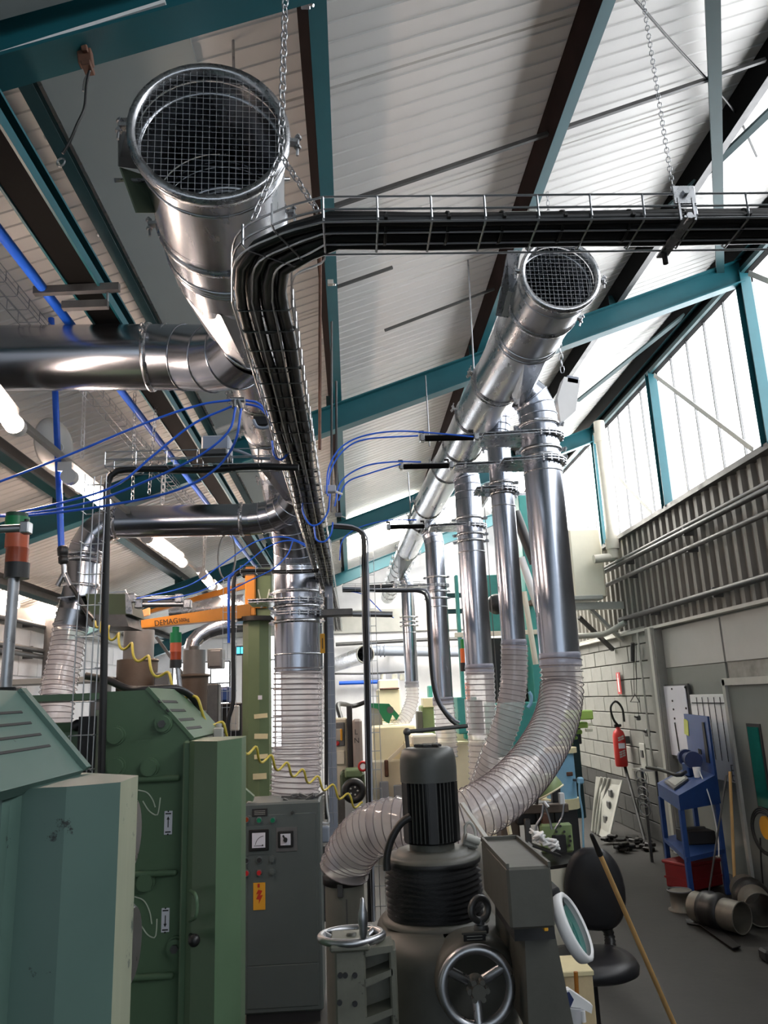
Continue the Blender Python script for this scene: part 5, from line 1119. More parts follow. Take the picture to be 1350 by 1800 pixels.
jib(440, 1061, 1085, 248, 1090, 1104, KY - .1, 6.2, 'jib_beam'); jib(440, 1020, 1032, 262, 1072, 1078, KY + .1, 7.8, 'tie_arm', .06); jib(262, 1068, 1080, 222, 1082, 1092, 7.4, 6.9, 'trolley_end', .05)
ja, jb = P(440, 1073, Y=KY - .1), P(248, 1097, Y=6.2); jx = unit(ja - jb); jn2 = unit(jx.cross(V((0, 0, 1)))); jz = jx.cross(jn2) * -1; jz = jz if jz.z > 0 else -jz
def onjib(px, py): d = V((px - 675, py - 900, FPX)); r = V((d.dot(XV), d.dot(YV), d.dot(ZV))); return CAM + r * ((ja - CAM).dot(jn2) / r.dot(jn2)) - (jn2 if jn2.y > 0 else -jn2) * .012
for s_, px_, py_, h_ in (('DEMAG', 291, 1094, .062), ('500kg', 322, 1090, .042)): text('lettering', s_, frame(onjib(px_, py_), jx, jz, jx.cross(jz)), h_, INK, t, .001)
for y, h in ((1258, 14), (1293, 16), (1328, 14), (1362, 18)):
    c = P(462, y, Y=KY); c.y = KY - kw * .535; c.x = kx + kw * .17; B().box(c + V((R.uniform(-.01, .01), 0, 0)), (.115, .004, M(h * .55, c)), Matrix.Rotation(R.uniform(-.08, .08), 3, 'Y')).build('tape_strip', TAPE, t)
c = P(463, 1226, Y=KY); c.y = KY - kw * .535; c.x = kx + kw * .17; B().box(c, (.035, .004, .035)).build('sticker', PAPER, t)
for s in (-1, 1):
    c = P(465 + s * 4, 1047, Y=KY); c.y = KY + .03 - kw * .36 - .003; B().bar(c + V((s * .008, 0, -.05)), c + V((s * .03, 0, .05)), .012, .003, (0, -1, 0)).build('chalk_stroke', CHALK, t)
p = P(428, 1143, Y=7.6); t = thing('digital_display', 'small lit blue digital display beside the crane column', 'display', p); B().box(p + V((0, .03, 0)), (.16, .05, .09), ch=.005).build('case', INK, t)
for dx in (-.05, -.01, .03): B().box(p + V((dx, 0, 0)), (.028, .01, .06)).build('digit', CYAN, t)
B().cyl(p + V((0, .04, -.04)), V((p.x, p.y + .04, 0)), .02, n=8).build('post', DSTEEL, t)
# brown and grey motor blocks behind the green machine
def motor(label, up_, lo, Y, mu, ml):
    t = thing('press_motor', label, 'motor', P((lo[0] + lo[1]) / 2, lo[3], Y=Y)); pcyl(t, 'drum', *up_, Y, mu); pcyl(t, 'base_drum', *lo, Y, ml)
    B().torus(P((up_[0] + up_[1]) / 2, up_[3], Y=Y), (0, 0, 1), M((up_[1] - up_[0]) / 2 + 6, P(lo[0], lo[3], Y=Y)), .015, 24, 6).build('flange', ml, t); x = (lo[0] + lo[1]) / 2; a = P(x, lo[3], Y=Y); B().box((a.x, Y, a.z / 2), (.3, .3, a.z), ch=.01).build('stand', GREYM, t); return t
t = motor('brown motor block with a grey drum on top, under the orange jib', (218, 270, 1108, 1162), (206, 276, 1160, 1216), 6.8, GREYM, BROWNM); pbox(t, 'terminal_box', 270, 1182, 296, 1225, 6.6, .15, GREYM)
t = motor('brown motor block with a grey lid, beside the crane column', (322, 361, 1143, 1188), (317, 366, 1185, 1250), 7.4, GREYM, BROWNM); pbox(t, 'terminal_box', 363, 1202, 384, 1285, 7.1, .15, DSTEEL); B().cyl(P(341, 1143, Y=7.4), P(341, 1136, Y=7.4), .05, n=14).build('boss', DSTEEL, t)
t = thing('wall_cabinet', 'grey square cabinet on the back wall near the crane column', 'cabinet', P(376, 1175, Y=9.0)); pbox(t, 'body', 364, 1140, 391, 1175, 9.0, .2, GREYM); pbox(t, 'door', 367, 1143, 388, 1172, 8.98, .02, GREYM)
t = thing('blue_crate', 'dark blue box on the floor beside the crane column', 'box', P(392, 1225, Y=8.0)); pbox(t, 'body', 384, 1207, 402, 1235, 8.0, .2, DBLUE); pbox(t, 'door', 386, 1210, 400, 1232, 7.98, .03, BLUE)
t = thing('dark_rack', 'dark rack of fittings between the motors and the crane column', 'rack', P(395, 1300, Y=8.2)); pbox(t, 'frame', 366, 1236, 424, 1560, 8.2, .4, BLKPL); pbox(t, 'white_panel', 404, 1240, 420, 1285, 8.1, .06, LGREY); pbox(t, 'grey_panel', 375, 1290, 395, 1330, 8.1, .06, GREYM); floorpost(t, 'leg', 395, 1500, 8.25, .3, BLKPL)
t = thing('exhaust_pipe', 'silver exhaust pipe bending down behind the orange jib', 'pipe', P(338, 1140, Y=8.6)); k = B().gored(bend(P(432, 1098, Y=8.8), (-1, 0, 0), P(336, 1143, Y=8.6), (0, 0, -1), 7), M(13, P(380, 1100, Y=8.8)), 24); k.build('bend', GALV_V, t); B().cyl(P(300, 1076, Y=9.2), P(430, 1062, Y=9.2), .12, n=20).build('upper_run', GALV, t); pcyl(t, 'stack', 324, 348, 1140, 1150, 8.6, GALV_V)
pcol = P(245, 1150, Y=9.6)
q_ = P(275, 1120, Y=9.4); q2 = P(318, 1180, Y=9.4); q2 = q_ + (q2 - q_) * (q_.z / (q_.z - q2.z))
tag(B().bar(q_, q2, .06, .03).build('strut', DSTEEL, at=q2), 'dark strut slanting behind the small beacon', 'strut')
# racks and pipes on the white wall
for i, (y0, y1) in enumerate(((1078, 1112), (1128, 1152), (1140, 1162))):
    a, b_ = P(-20, y0, X=-4.02), P(118, y1, X=-4.02); t = thing('wall_pipe', ('dark cable rack along the white wall', 'upper grey pipe along the white wall', 'lower grey pipe along the white wall')[i], 'pipe', a, 'wall services')
    B().cyl(a, b_, .03, n=10).build('run', DSTEEL, t)
    for q in (.2, .5, .8): B().box(a.lerp(b_, q) + V((-.06, 0, 0)), (.12, .03, .08)).build('clip', DSTEEL, t)
a = P(90, 1100, X=-3.95); tag(B().box((-3.95, a.y, 1.6), (.12, .12, 3.0)).build('wall_post', DSTEEL, at=(-3.95, a.y, 0)), 'dark steel post against the white wall', 'post')
a, b_ = P(-10, 1196, Y=6.5), P(75, 1200, Y=6.5); t = thing('side_bench', 'grey bench edge in front of the white wall behind the vented hood', 'bench', (a.x, 6.5, 0)); B().box(((a.x + b_.x) / 2, 6.7, a.z - .02), (1.4, .5, .04)).build('top', LGREY, t)
for x in (-.6, .6): B().box(((a.x + b_.x) / 2 + x, 6.7, (a.z - .04) / 2), (.05, .4, a.z - .04)).build('leg', DSTEEL, t)

# ================================================================ FAR END OF THE AISLE
def wallrun(label, pts, r, m, Y=16.7): return cable('wall_cable', label, 'cable', Q(pts, Y), r, m, 'back wall services')
wallrun('dark cable tray line across the white back wall', [(590, 1133), (680, 1128), (760, 1124), (860, 1122)], .04, DSTEEL); wallrun('thin dark conduit lower on the white back wall', [(560, 1184), (650, 1184), (730, 1180)], .02, DSTEEL)
wallrun('blue painted pipe along the foot of the back wall', [(596, 1201), (650, 1199), (700, 1197)], .04, BLUET)
t = thing('elbow_pipe', 'grey pipe with flanges running along the back wall', 'pipe', P(690, 1145, Y=16)); B().cyl(P(655, 1144, Y=16.4), P(840, 1147, Y=16.4), .10, n=16).build('run', GREYPL, t)
for x in (690, 800): B().box(P(x, 1144, Y=16.4) + V((0, .25, 0)), (.06, .52, .06)).build('wall_bracket', DSTEEL, t)
for x in (668, 675, 710): B().cyl(P(x, 1144, Y=16.4), P(x + 2, 1144, Y=16.4), .13, n=16).build('flange', GREYPL, t)
t = thing('round_duct_end', 'large pale duct end low behind the aisle tray', 'duct', P(640, 1150, Y=12)); a, b_ = P(578, 1172, Y=16.9), P(642, 1150, Y=12.6); B().gored([a, b_], .14, 24).build('run', GALV, t); B().torus(b_, b_ - a, .14, .012, 24, 6).build('rim', LGREY, t)
cm = thing('cream_machine', 'cream machine tool with a tall box body behind the motor', 'machine', (.7, 11, 0), 'cream machines')
pbox(cm, 'body', 658, 1276, 735, 1440, 10.6, 1.2, CREAM, .02); pbox(cm, 'front_panel', 655, 1336, 722, 1430, 10.5, .12, CREAM2, .02); pbox(cm, 'grey_door', 693, 1380, 708, 1432, 10.45, .05, GREYPL); pbox(cm, 'side_panel', 668, 1374, 684, 1425, 10.42, .06, GREYPL)
k = B().prism(Q([(682, 1334), (722, 1296), (728, 1300), (684, 1340)], 10.4), (0, .05, 0)); k.build('brace', CREAM2, cm); pbox(cm, 'handle', 676, 1336, 683, 1366, 10.4, .05, BROWN)
cm = thing('cream_machine', 'cream machine tool half hidden behind the motor and straight hose', 'machine', (1.5, 9.6, 0), 'cream machines')
pbox(cm, 'body', 722, 1305, 862, 1460, 9.6, 1.4, CREAM, .02); pbox(cm, 'upper_box', 724, 1292, 770, 1310, 9.5, .5, CREAM2, .02); pbox(cm, 'ledge', 783, 1280, 830, 1304, 9.9, .5, CREAM2, .02); pbox(cm, 'base', 855, 1418, 884, 1478, 7.6, .5, CREAM, .02)
cm = thing('cream_machine', 'cream filter unit with round knobs on its lid, against the back wall', 'machine', (.6, 14, 0), 'cream machines')
pbox(cm, 'body', 664, 1210, 706, 1268, 14, .8, CREAM, .03); pbox(cm, 'lid', 666, 1194, 702, 1212, 14, .8, CREAM2, .02); pbox(cm, 'seam', 667, 1209, 702, 1212, 13.95, .05, BROWN); pbox(cm, 'skirt', 662, 1268, 706, 1428, 14, .8, CREAM)
for x in (673, 694, 708): pcyl(cm, 'round_knob', x - 5, x + 5, 1185, 1196, 14.2, LGREY)
t = thing('loader_arm', 'bright green loader arm above the cream machine', 'arm', P(680, 1270, Y=11)); k = B().prism(Q([(650, 1236), (684, 1237), (702, 1258), (697, 1266), (690, 1256), (684, 1272), (676, 1268), (664, 1246), (650, 1243)], 11.2), (0, .15, 0)); k.build('casting', GREENP, t); B().cyl(P(686, 1248, Y=11.15), P(686, 1248, Y=11.05), .05, n=12).build('pin', DSTEEL, t); pbox(t, 'pillar', 652, 1243, 672, 1280, 11.3, .2, LGREY)
t = thing('yellow_green_cabinet', 'tall yellow-green cabinet behind the far hoses', 'cabinet', (1.1, 12, 0)); pbox(t, 'body', 745, 1240, 768, 1447, 12.4, .5, PGREEN, .02); pbox(t, 'top_box', 744, 1226, 766, 1243, 12.3, .4, CREAM); pbox(t, 'dark_edge', 737, 1250, 747, 1430, 12.3, .3, GRIND); pbox(t, 'teal_motor', 754, 1205, 766, 1228, 12.5, .3, MTQ)
t = thing('control_console', 'beige control console with a dark screen and red stop button', 'console', (-.1, 10.5, 0)); pbox(t, 'cabinet', 582, 1262, 612, 1400, 10.5, .4, CREAM2, .02); pbox(t, 'screen_panel', 586, 1270, 606, 1312, 10.47, .05, GREYM); pbox(t, 'keypad', 589, 1281, 602, 1302, 10.45, .03, LGREY); pbox(t, 'yellow_keys', 598, 1281, 602, 1302, 10.43, .03, WARN); p = P(593, 1307, Y=10.42); B().sphere(p, .03, 10, 6).build('stop_button', REDBTN, t); pbox(t, 'lower_door', 585, 1320, 606, 1344, 10.46, .04, CREAM2)
t = thing('grey_column', 'slim grey-brown machine column beside the beige console', 'column', (0, 10.2, 0)); pbox(t, 'body', 621, 1264, 638, 1400, 10.2, .3, mat('taupe_paint', (142, 132, 128), .5, 0, .05, 4), .03); pbox(t, 'dark_side', 611, 1240, 621, 1400, 10.35, .2, INK)
text('lettering', 'L', XF(P(626, 1287, Y=10.18)), .09, INK, t); text('lettering', 'N', XF(P(627, 1302, Y=10.18)), .09, INK, t)
k = thing('no_entry_roundel', 'small red and white round sign on the floor column', 'sign', P(638, 1345, Y=9.9)); B().torus(P(638, 1347, Y=9.9), (0, 1, 0), .05, .015, 20, 6).build('rim', RED, k); B().cyl(P(638, 1347, Y=9.92), P(638, 1347, Y=9.9), .045, n=16).build('face', WHITE, k)
t = thing('floor_trolley', 'dark green wheeled trolley with one fat black tyre', 'trolley', P(620, 1410, Z=0)); pbox(t, 'body', 598, 1358, 642, 1402, 10.0, .5, COLD, .03); pbox(t, 'motor_cover', 606, 1352, 636, 1368, 9.9, .3, COLG, .02)
wc = P(622, 1390, Y=9.6); B().torus(wc, (0, 1, 0), .10, .045, 26, 8).build('tyre', BLACK, t); B().cyl(wc + V((0, -.02, 0)), wc + V((0, .03, 0)), .075, n=18).build('wheel_hub', INK, t)
for i in range(5): B().sphere(wc + V((.045 * math.cos(i * 1.257), -.025, .045 * math.sin(i * 1.257))), .012, 8, 5).build('wheel_nut', LGREY, t)
t = thing('red_parts_bin', 'red bin on the floor by the beige console', 'bin', P(596, 1360, Y=11.5)); pbox(t, 'body', 584, 1345, 604, 1368, 11.5, .4, RED); floorpost(t, 'stand', 594, 1367, 11.6, .18, DSTEEL); pbox(t, 'lip', 583, 1344, 605, 1348, 11.48, .42, DRED)
cable('black_cable', 'drooping dark cables by the white back wall', 'cable', Q([(600, 1266, 10.6), (594, 1240, 11.0), (606, 1238, 12), (622, 1241, 12.5), (648, 1232, 12.5)]), .035, BLACK)
# turquoise press
PY = 9.6; t = thing('press_machine', 'large turquoise press standing behind the vertical ducts', 'machine', (2.1, PY, 0))
pbox(t, 'upright', 928, 870, 944, 1290, PY, .35, MTQ); pbox(t, 'upright', 808, 1010, 814, 1300, PY + .2, .1, MTQ); pbox(t, 'rear_upright', 944, 900, 1004, 1310, PY + .8, .1, BLKPL); pbox(t, 'crown', 858, 1010, 880, 1112, PY + .3, .5, MTQ); pbox(t, 'ram_block', 860, 1120, 960, 1250, PY + .5, .4, BLKPL); pbox(t, 'bed', 805, 1225, 840, 1290, PY - .3, .4, MTQ); pbox(t, 'bed', 868, 1235, 955, 1330, PY - .1, .6, MTQ); pbox(t, 'lower_body', 950, 1240, 1022, 1440, PY + .7, .1, mat('deep_teal_paint', (16, 48, 50), .55, 0, .2, 4)); pbox(t, 'dark_face', 838, 1230, 850, 1290, PY - .35, .05, COLD)
pbox(t, 'crossbar', 800, 1108, 1012, 1116, PY - .05, .06, CREAM2, .004)
for y in (1042, 1070): pbox(t, 'platform_rail', 780, y, 830, y + 8, PY + .6, .06, DTEAL, .004)
pbox(t, 'platform_rail', 944, 1078, 1000, 1084, PY + .1, .06, MTQ, .004); pbox(t, 'platform', 935, 1052, 945, 1062, PY - .2, .3, BROWN)
B().sphere(P(873, 1062, Y=PY), .13, 12, 8).build('black_accumulator', BLACK, t)
for x0, y0, x1, y1, m, r in ((921, 1040, 942, 1168, CREAM2, .035), (916, 980, 948, 1075, WHITE, .05), (905, 900, 940, 990, BLKPL, .07)): B().cyl(P(x0, y0, Y=PY - .2), P(x1, y1, Y=PY - .2), r, n=10).build('slanted_tube', m, t)
cable('air_tube', 'light blue loop of tube on the press', 'tube', Q([(930, 1216), (934, 1224), (933, 1236), (928, 1244)], PY - .3), .02, SKYB)
for i in range(9):
    pass
t = thing('grey_duct_run', 'pale horizontal duct behind the slim drop', 'duct', P(900, 885, Y=10.5)); B().cyl(P(862, 884, Y=10.5), P(950, 884, Y=10.5), .15, n=20).build('run', GALV_X, t); B().torus(P(905, 884, Y=10.5), (1, 0, 0), .15, .012, 20, 6).build('seam_bead', ZINC, t)
t = thing('dark_chain_guide', 'dark twisted cable chain hanging between the hoses', 'chain', P(874, 1245, Y=7.4))
me = B().box((0, 0, 0), (.022, .022, .04), ch=.005).mesh('link_block', BROWN)
q_ = P(876, 1232, Y=7.4); B().cyl(q_, (q_.x, q_.y, 3.82), .004, n=6).build('hanger_wire', DSTEEL, t)
for i in range(14): inst(me, 'link_block', t, T(P(876 - i * .5, 1232 + i * 6.5, Y=7.4)) @ Matrix.Rotation(i * .8, 4, 'Z') @ Matrix.Rotation(.4, 4, 'X'))

p = P(399, 978, Y=5.41); t = thing('hanging_strap', 'dark grey strap loop hanging under the thinner branch pipe', 'strap', p); k = B(); rings = []
for i in range(32):
    a = 2 * math.pi * i / 32; c = p + V((M(15, p) * math.cos(a), .02 * math.sin(a), M(42, p) * math.sin(a))); d = V((math.cos(a), 0, math.sin(a) * .6)).normalized()
    rings.append([c + V((0, s * .02, 0)) + d * e for s, e in ((-1, -.004), (1, -.004), (1, .004), (-1, .004))])
k.loft(rings, False, True); k.build('loop', DSTEEL, t)

# ================================================================ RIGHT SIDE
# heater and services on the wall
hx = P(1033, 1000, Y=10.5); t = thing('air_heater', 'large pale box heater hung on the wall beside the beige pipe', 'heater', hx); o = pbox(t, 'body', 1004, 928, 1062, 1052, 10.5, .7, CREAM2, .03); pbox(t, 'rim', 1004, 1046, 1061, 1054, 10.48, .74, LGREY)
B().bar(P(1010, 1066, Y=10.6), V((3.8, 10.6, P(1100, 1064, Y=10.6).z)), .10, .10).build('bracket_arm', LGREY, t)
B().bar(P(1035, 1068, Y=10.6), V((3.8, 10.75, P(1105, 1125, Y=10.6).z)), .05, .05).build('bracket_strut', LGREY, t); B().bar(P(1018, 1085, Y=10.9), V((3.8, 11.2, P(1085, 1140, Y=10.9).z)), .05, .05).build('bracket_strut', DSTEEL, t)
cx = 3.66; t = thing('soil_pipe', 'beige upright pipe between the clerestory posts above the heater', 'pipe', (cx, 10.2, 3.8)); a, b_ = P(1058, 735, X=cx), P(1073, 985, X=cx); yy = (a.y + b_.y) / 2; B().cyl((cx, yy, b_.z), (cx, yy, a.z), .075, n=20).build('run', BEIGEPIPE, t)
for q in (.12, .9): z = a.z + (b_.z - a.z) * q; B().cyl((cx, yy, z - .07), (cx, yy, z + .07), .092, n=20).build('socket', BEIGEPIPE, t)
B().cyl((cx, yy, b_.z + .02), (cx - .28, yy, b_.z - .0), .06, n=16).build('side_branch', BEIGEPIPE, t)
def wallpipe(label, z, x, r, m, y0=2.0, y1=11.2, nm='wall_conduit', n=5):
    t = thing(nm, label, 'conduit', (x, y0, z), 'conduits along the cladding'); B().cyl((x, y0, z), (x, y1, z), r, n=12).build('run', m, t)
    for k in range(n): B().box((x + .05, y0 + .6 + k * (y1 - y0) / n, z), (.12, .04, r * 3), ch=.004).build('bracket', DSTEEL, t)
wallpipe('upper bright conduit along the folded cladding', 3.62, 3.72, .022, GREYM); wallpipe('middle dark conduit along the folded cladding', 3.55, 3.68, .03, BLKPL); wallpipe('lower conduit along the folded cladding', 3.36, 3.70, .028, DSTEEL); wallpipe('thick black cable bundle along the foot of the cladding', 2.83, 3.74, .035, BLACK, 2.0, 10.6)
cable('white_conduit', 'white bundle of cables bending in from the heater wall', 'conduit', [P(1005, 1119, Y=10.9), P(1050, 1116, Y=10.7), P(1068, 1112, Y=10.6), (3.74, 10.4, 2.78)], .04, LGREY)
# pull cords and switch gear on the pillar edge
t = thing('pull_cord', 'steel pull cord pair ending in a triangle handle near the extinguisher', 'cord', P(1115, 1235, X=3.72)); q = lambda x, y: P(x, y, X=3.72)
for x0, x1 in ((1113, 1115), (1118, 1119)): B().cyl(q(x0, 1130), q(x1, 1222), .004, n=6).build('cord', INK, t)
B().tube([q(1116, 1220), q(1108, 1234), q(1124, 1234), q(1116, 1220)], .006, 6).build('handle', INK, t); B().cyl(q(1112, 1130), q(1112, 1162), .03, n=10).build('weight', DSTEEL, t); B().cyl(q(1121, 1234), q(1123, 1262), .004, n=6).build('cord', INK, t)
for i, (x, y, s) in enumerate(((1122, 1262, .06), (1138, 1288, .09))):
    p = q(x, y); t = thing('wall_switch', ('small dark switch below the pull cord', 'rusty valve fitting below the pull cord')[i], 'switch', p); B().box(p, (.05, s, s), ch=.01).build('body', DSTEEL, t); B().cyl(p, p + V((-.06, -.04, .02)), .012, n=8).build('lever', INK, t)
p = q(1131, 1328); t = thing('socket_plate', 'pale plate with a dark socket low on the block wall', 'socket', p); B().box(p, (.02, .18, .30), ch=.004).build('plate', LGREY, t); B().box(p + V((-.015, 0, .02)), (.02, .07, .09)).build('socket', DSTEEL, t)
rod('slim conduit running down the pillar corner', (3.70, 9.9, .9), (3.70, 9.9, 2.6), .014, LGREY, 'pillar_conduit', 'conduit', None)
# extinguisher
ex = P(1087, 1312, X=3.66); t = thing('fire_extinguisher', 'red fire extinguisher with a black hose on the block wall', 'extinguisher', ex)
zb_, ztp = P(1090, 1347, X=3.66).z, P(1083, 1282, X=3.66).z; re = .085; B().lathe((3.68, ex.y, 0), (0, 0, 1), [(re * .9, zb_), (re, zb_ + .03), (re, ztp - .09), (re * .8, ztp - .03), (re * .4, ztp), (re * .3, ztp + .03)], 24).build('cylinder', RED, t)
o = B().box((3.68, ex.y - re - .001, (zb_ + ztp) / 2 + .03), (.09, .004, .07)).build('label', PAPER, t)
for dz in (.10, .13, -.06, -.09, -.12): B().bar((3.64, ex.y - re * .96, (zb_ + ztp) / 2 + dz), (3.72, ex.y - re * .96, (zb_ + ztp) / 2 + dz + .03), .02, .006, (0, -1, 0)).build('stripe', LGREY, t)
B().box((3.68, ex.y, ztp + .05), (.10, .04, .04), ch=.008).build('valve', BLKPL, t); B().tube(smooth([(3.68, ex.y - .03, ztp + .05), (3.62, ex.y - .03, ztp + .14), (3.60, ex.y - .03, ztp + .30), (3.68, ex.y - .03, ztp + .38), (3.76, ex.y - .03, ztp + .28), (3.77, ex.y - .03, ztp + .1)], 24), .016, 8).build('hose', BLKPL, t)
B().box((3.79, ex.y, (zb_ + ztp) / 2 + .1), (.06, .06, .1)).build('wall_bracket', DSTEEL, t)
p = P(1088, 1201, X=3.79); t = thing('extinguisher_sign', 'small upright red extinguisher sign on the block wall', 'sign', p); B().box(p, (.008, .15, .30)).build('plate', RED, t); B().box(p + V((-.006, 0, -.02)), (.004, .05, .2)).build('pictogram', WHITE, t); B().box(p + V((-.006, 0, .11)), (.004, .03, .05)).build('pictogram', WHITE, t)
# boards
ZB = lambda x, y: P(x, y, X=3.80)
a, b_, c, d = ZB(1163, 1211), ZB(1207, 1207), ZB(1216, 1337), ZB(1180, 1330)
t = thing('notice_paper', 'tall white sheet pinned with black magnets on the partition', 'notice', a); zc_ = (a.z + d.z) / 2
B().box((3.81, (a.y + b_.y) / 2, (a.z + c.z) / 2 + .02), (.02, abs(a.y - b_.y) + .06, a.z - c.z + .06)).build('board', DSTEEL, t)
B().box((3.790, (a.y + b_.y) / 2 + .02, (a.z + c.z) / 2 + .03), (.006, abs(a.y - b_.y), a.z - c.z)).build('sheet', PAPER, t)
for x, y in ((1164, 1213), (1181, 1211), (1204, 1208), (1182, 1232), (1184, 1247), (1206, 1245), (1186, 1263), (1208, 1266), (1211, 1288), (1170, 1275)): p = P(x, y, X=3.784); B().cyl(p + V((.004, 0, 0)), p + V((-.006, 0, 0)), .012, n=10).build('magnet', INK, t)
B().bar(P(1186, 1270, X=3.782), P(1194, 1321, X=3.782), .018, .008, (1, 0, 0)).build('magnet_strip', INK, t)
a, b_, c = ZB(1211, 1221), ZB(1284, 1219), ZB(1298, 1378); t = thing('planner_board', 'white planner board with black grid lines behind the blue bench', 'board', b_); yA, yB_ = a.y, 7.86
B().box((3.815, (yA + yB_) / 2, (a.z + c.z) / 2), (.02, yA - yB_, a.z - c.z), ch=.003).build('panel', WHITE, t); zz = a.z - .09
B().bar((3.800, yA - .05, zz), (3.800, yB_ + .06, zz), .006, .010, (0, 0, 1)).build('grid_line', INK, t)
for k in range(1, 6): y = yA - .04 - k * (yA - yB_ - .1) / 6; B().bar((3.800, y, zz + .06), (3.800, y, c.z + .2), .008, .004, (1, 0, 0)).build('grid_line', INK, t)
for k in range(4): B().bar((3.800, yB_ + .02, c.z + .02 + k * .05), (3.800, yB_ + .16, c.z + .02 + k * .05), .006, .006, (0, 0, 1)).build('grid_line', INK, t)
for y in (yB_ + .02, yB_ + .16): B().bar((3.800, y, c.z + .02), (3.800, y, c.z + .17), .008, .004, (1, 0, 0)).build('grid_line', INK, t)
# door
fy0, fy1 = 7.86, 6.9; dz = 1.93; d1 = struct('door_1', (3.82, 7.4, 0))
B().box((3.80, fy0, dz / 2), (.08, .06, dz + .04)).build('door_frame', LGREY, d1); B().box((3.80, (fy0 + fy1) / 2 - .2, dz), (.08, abs(fy0 - fy1) + .45, .07)).build('door_frame', LGREY, d1)
B().box((3.815, 7.3, dz / 2 - .02), (.05, 1.06, dz - .04)).build('door_leaf', PANEL, d1); g0, g1 = P(1322, 1272, X=3.78), P(1345, 1425, X=3.78); B().box((3.79, 7.42, (g0.z + g1.z) / 2), (.02, .26, g0.z - g1.z)).build('door_window_gasket', INK, d1); B().box((3.78, 7.42, (g0.z + g1.z) / 2), (.02, .20, g0.z - g1.z - .06)).build('door_glass', GLASST, d1)
p = P(1349, 1455, X=3.70); t = thing('cable_reel', 'yellow cable reel with black cable hanging by the door', 'reel', p); B().cyl(p + V((-.02, 0, 0)), p + V((.05, 0, 0)), .10, n=20).build('drum', WARN, t)
for k in range(3): B().torus(p + V((-.03 + .01 * k, .02 * k, -.04)), (1, .1, 0), .17 + .015 * k, .008, 28, 6).build('cable_loop', BLACK, t)
B().tube(smooth([p + V((-.03, .1, -.1)), p + V((-.03, .16, -.4)), p + V((-.03, .17, -.75)), p + V((-.02, .05, -.95))], 20), .008, 6).build('cable_tail', BLACK, t); B().box(p + V((.07, 0, .02)), (.06, .05, .1)).build('wall_hook', DSTEEL, t)
# blue bench
N, RR, LL = V((2.96, 7.36, 0)), V((3.46, 7.66, 0)), V((3.16, 8.38, 0)); e1, e2 = RR - N, LL - N; F = lambda a, b, z: N + e1 * a + e2 * b + V((0, 0, z))
t = thing('work_bench', 'blue steel work bench with a sloping desk top and upright back board', 'bench', N)
z0, z1, z2 = .80, .93, 1.06
B().prism([F(0, 0, z0), F(1, 0, z0), F(1, 0, z2), F(0, 0, z1)], e2).build('desk_box', BLUE, t)
for a, b in ((0, 0), (1, 0), (0, 1), (1, 1)): B().box(F(.04 + a * .92, .03 + b * .94, z0 / 2), (.045, .045, z0), ch=.004).build('leg', BLUE, t)
B().prism([F(0, 0, .36), F(1, 0, .36), F(1, 1, .36), F(0, 1, .36)], (0, 0, .04)).build('shelf', BLUE, t)
zbb = P(1240, 1258, Y=7.9).z; B().prism([F(1, .0, z0), F(1, 1, z0), F(1, 1, zbb), F(1, .0, zbb)], e1 * .06).build('back_board', BLUE, t)
B().prism([F(.99, .12, z2 + .1), F(.99, .24, z2 + .1), F(.99, .22, zbb - .06), F(.99, .14, zbb - .06)], e1 * -.012).build('slot', INK, t)
for k in (.4, .48): B().prism([F(.99, k, 1.22), F(.99, k + .04, 1.22), F(.99, k + .04, 1.27), F(.99, k, 1.27)], e1 * -.012).build('hook_slot', INK, t)
p = F(.985, .9, zbb - .14); tag(B().box(p, (.02, .10, .16), Matrix.Rotation(.2, 3, 'X')).build('sticky_note', mat('yellow_note', (206, 214, 120), .7, 0, .05, 5), at=p), 'yellow-green note taped on the edge of the blue back board', 'note')
zd = lambda a: z1 + (z2 - z1) * a
t = thing('bench_grinder', 'dark blue double bench grinder on the blue bench', 'grinder', F(.7, .5, 1.02)); c = F(.7, .5, zd(.7) + .16); ax = unit(e2)
B().cyl(c - ax * .09, c + ax * .09, .06, n=18).build('motor', DBLUE, t)
for s in (-1, 1): B().cyl(c + ax * s * .12, c + ax * s * .18, .085, n=20).build('wheel_guard', DBLUE, t)
B().box(c + V((0, 0, -.10)), (.12, .14, .13), ch=.01).build('foot', BLUE, t)
t = thing('flat_tray', 'pale flat tray lying on the sloping desk', 'tray', F(.3, .6, 1)); B().prism([F(.05, .25, zd(.05) + .005), F(.5, .35, zd(.5) + .005), F(.62, .85, zd(.62) + .005), F(.1, .8, zd(.1) + .005)], (0, 0, .02)).build('plate', GREYM, t); B().prism([F(.12, .32, zd(.12) + .025), F(.46, .40, zd(.46) + .025), F(.56, .78, zd(.56) + .025), F(.16, .74, zd(.16) + .025)], (0, 0, .004)).build('inlay', LGREY, t)
a, b_ = P(1137, 1349, Y=8.3), P(1192, 1363, Y=7.7); tag(B().tube(smooth([a, a.lerp(b_, .5) + V((0, 0, .01)), b_, P(1205, 1357, Y=7.8)], 12), .018, 8).build('scraper_bar', BLACK, at=a), 'black bent bar lying across the desk edge', 'tool')
for i, (a_, b, s) in enumerate(((.80, .75, .05), (.72, .28, .06))):
    p = F(a_, b, zd(a_)); t = thing('cup', ('white cup beside the dark box on the blue bench', 'white cup with the hanging cord on the blue bench')[i], 'cup', p, 'bench cups'); B().lathe(p, (0, 0, 1), [(s * .5, 0), (s * .65, s * 1.6), (s * .6, s * 1.6), (s * .45, .01)], 16, caps=False).build('wall', WHITE, t); B().cyl(p, p + V((0, 0, .006)), s * .5, n=14).build('base', WHITE, t)
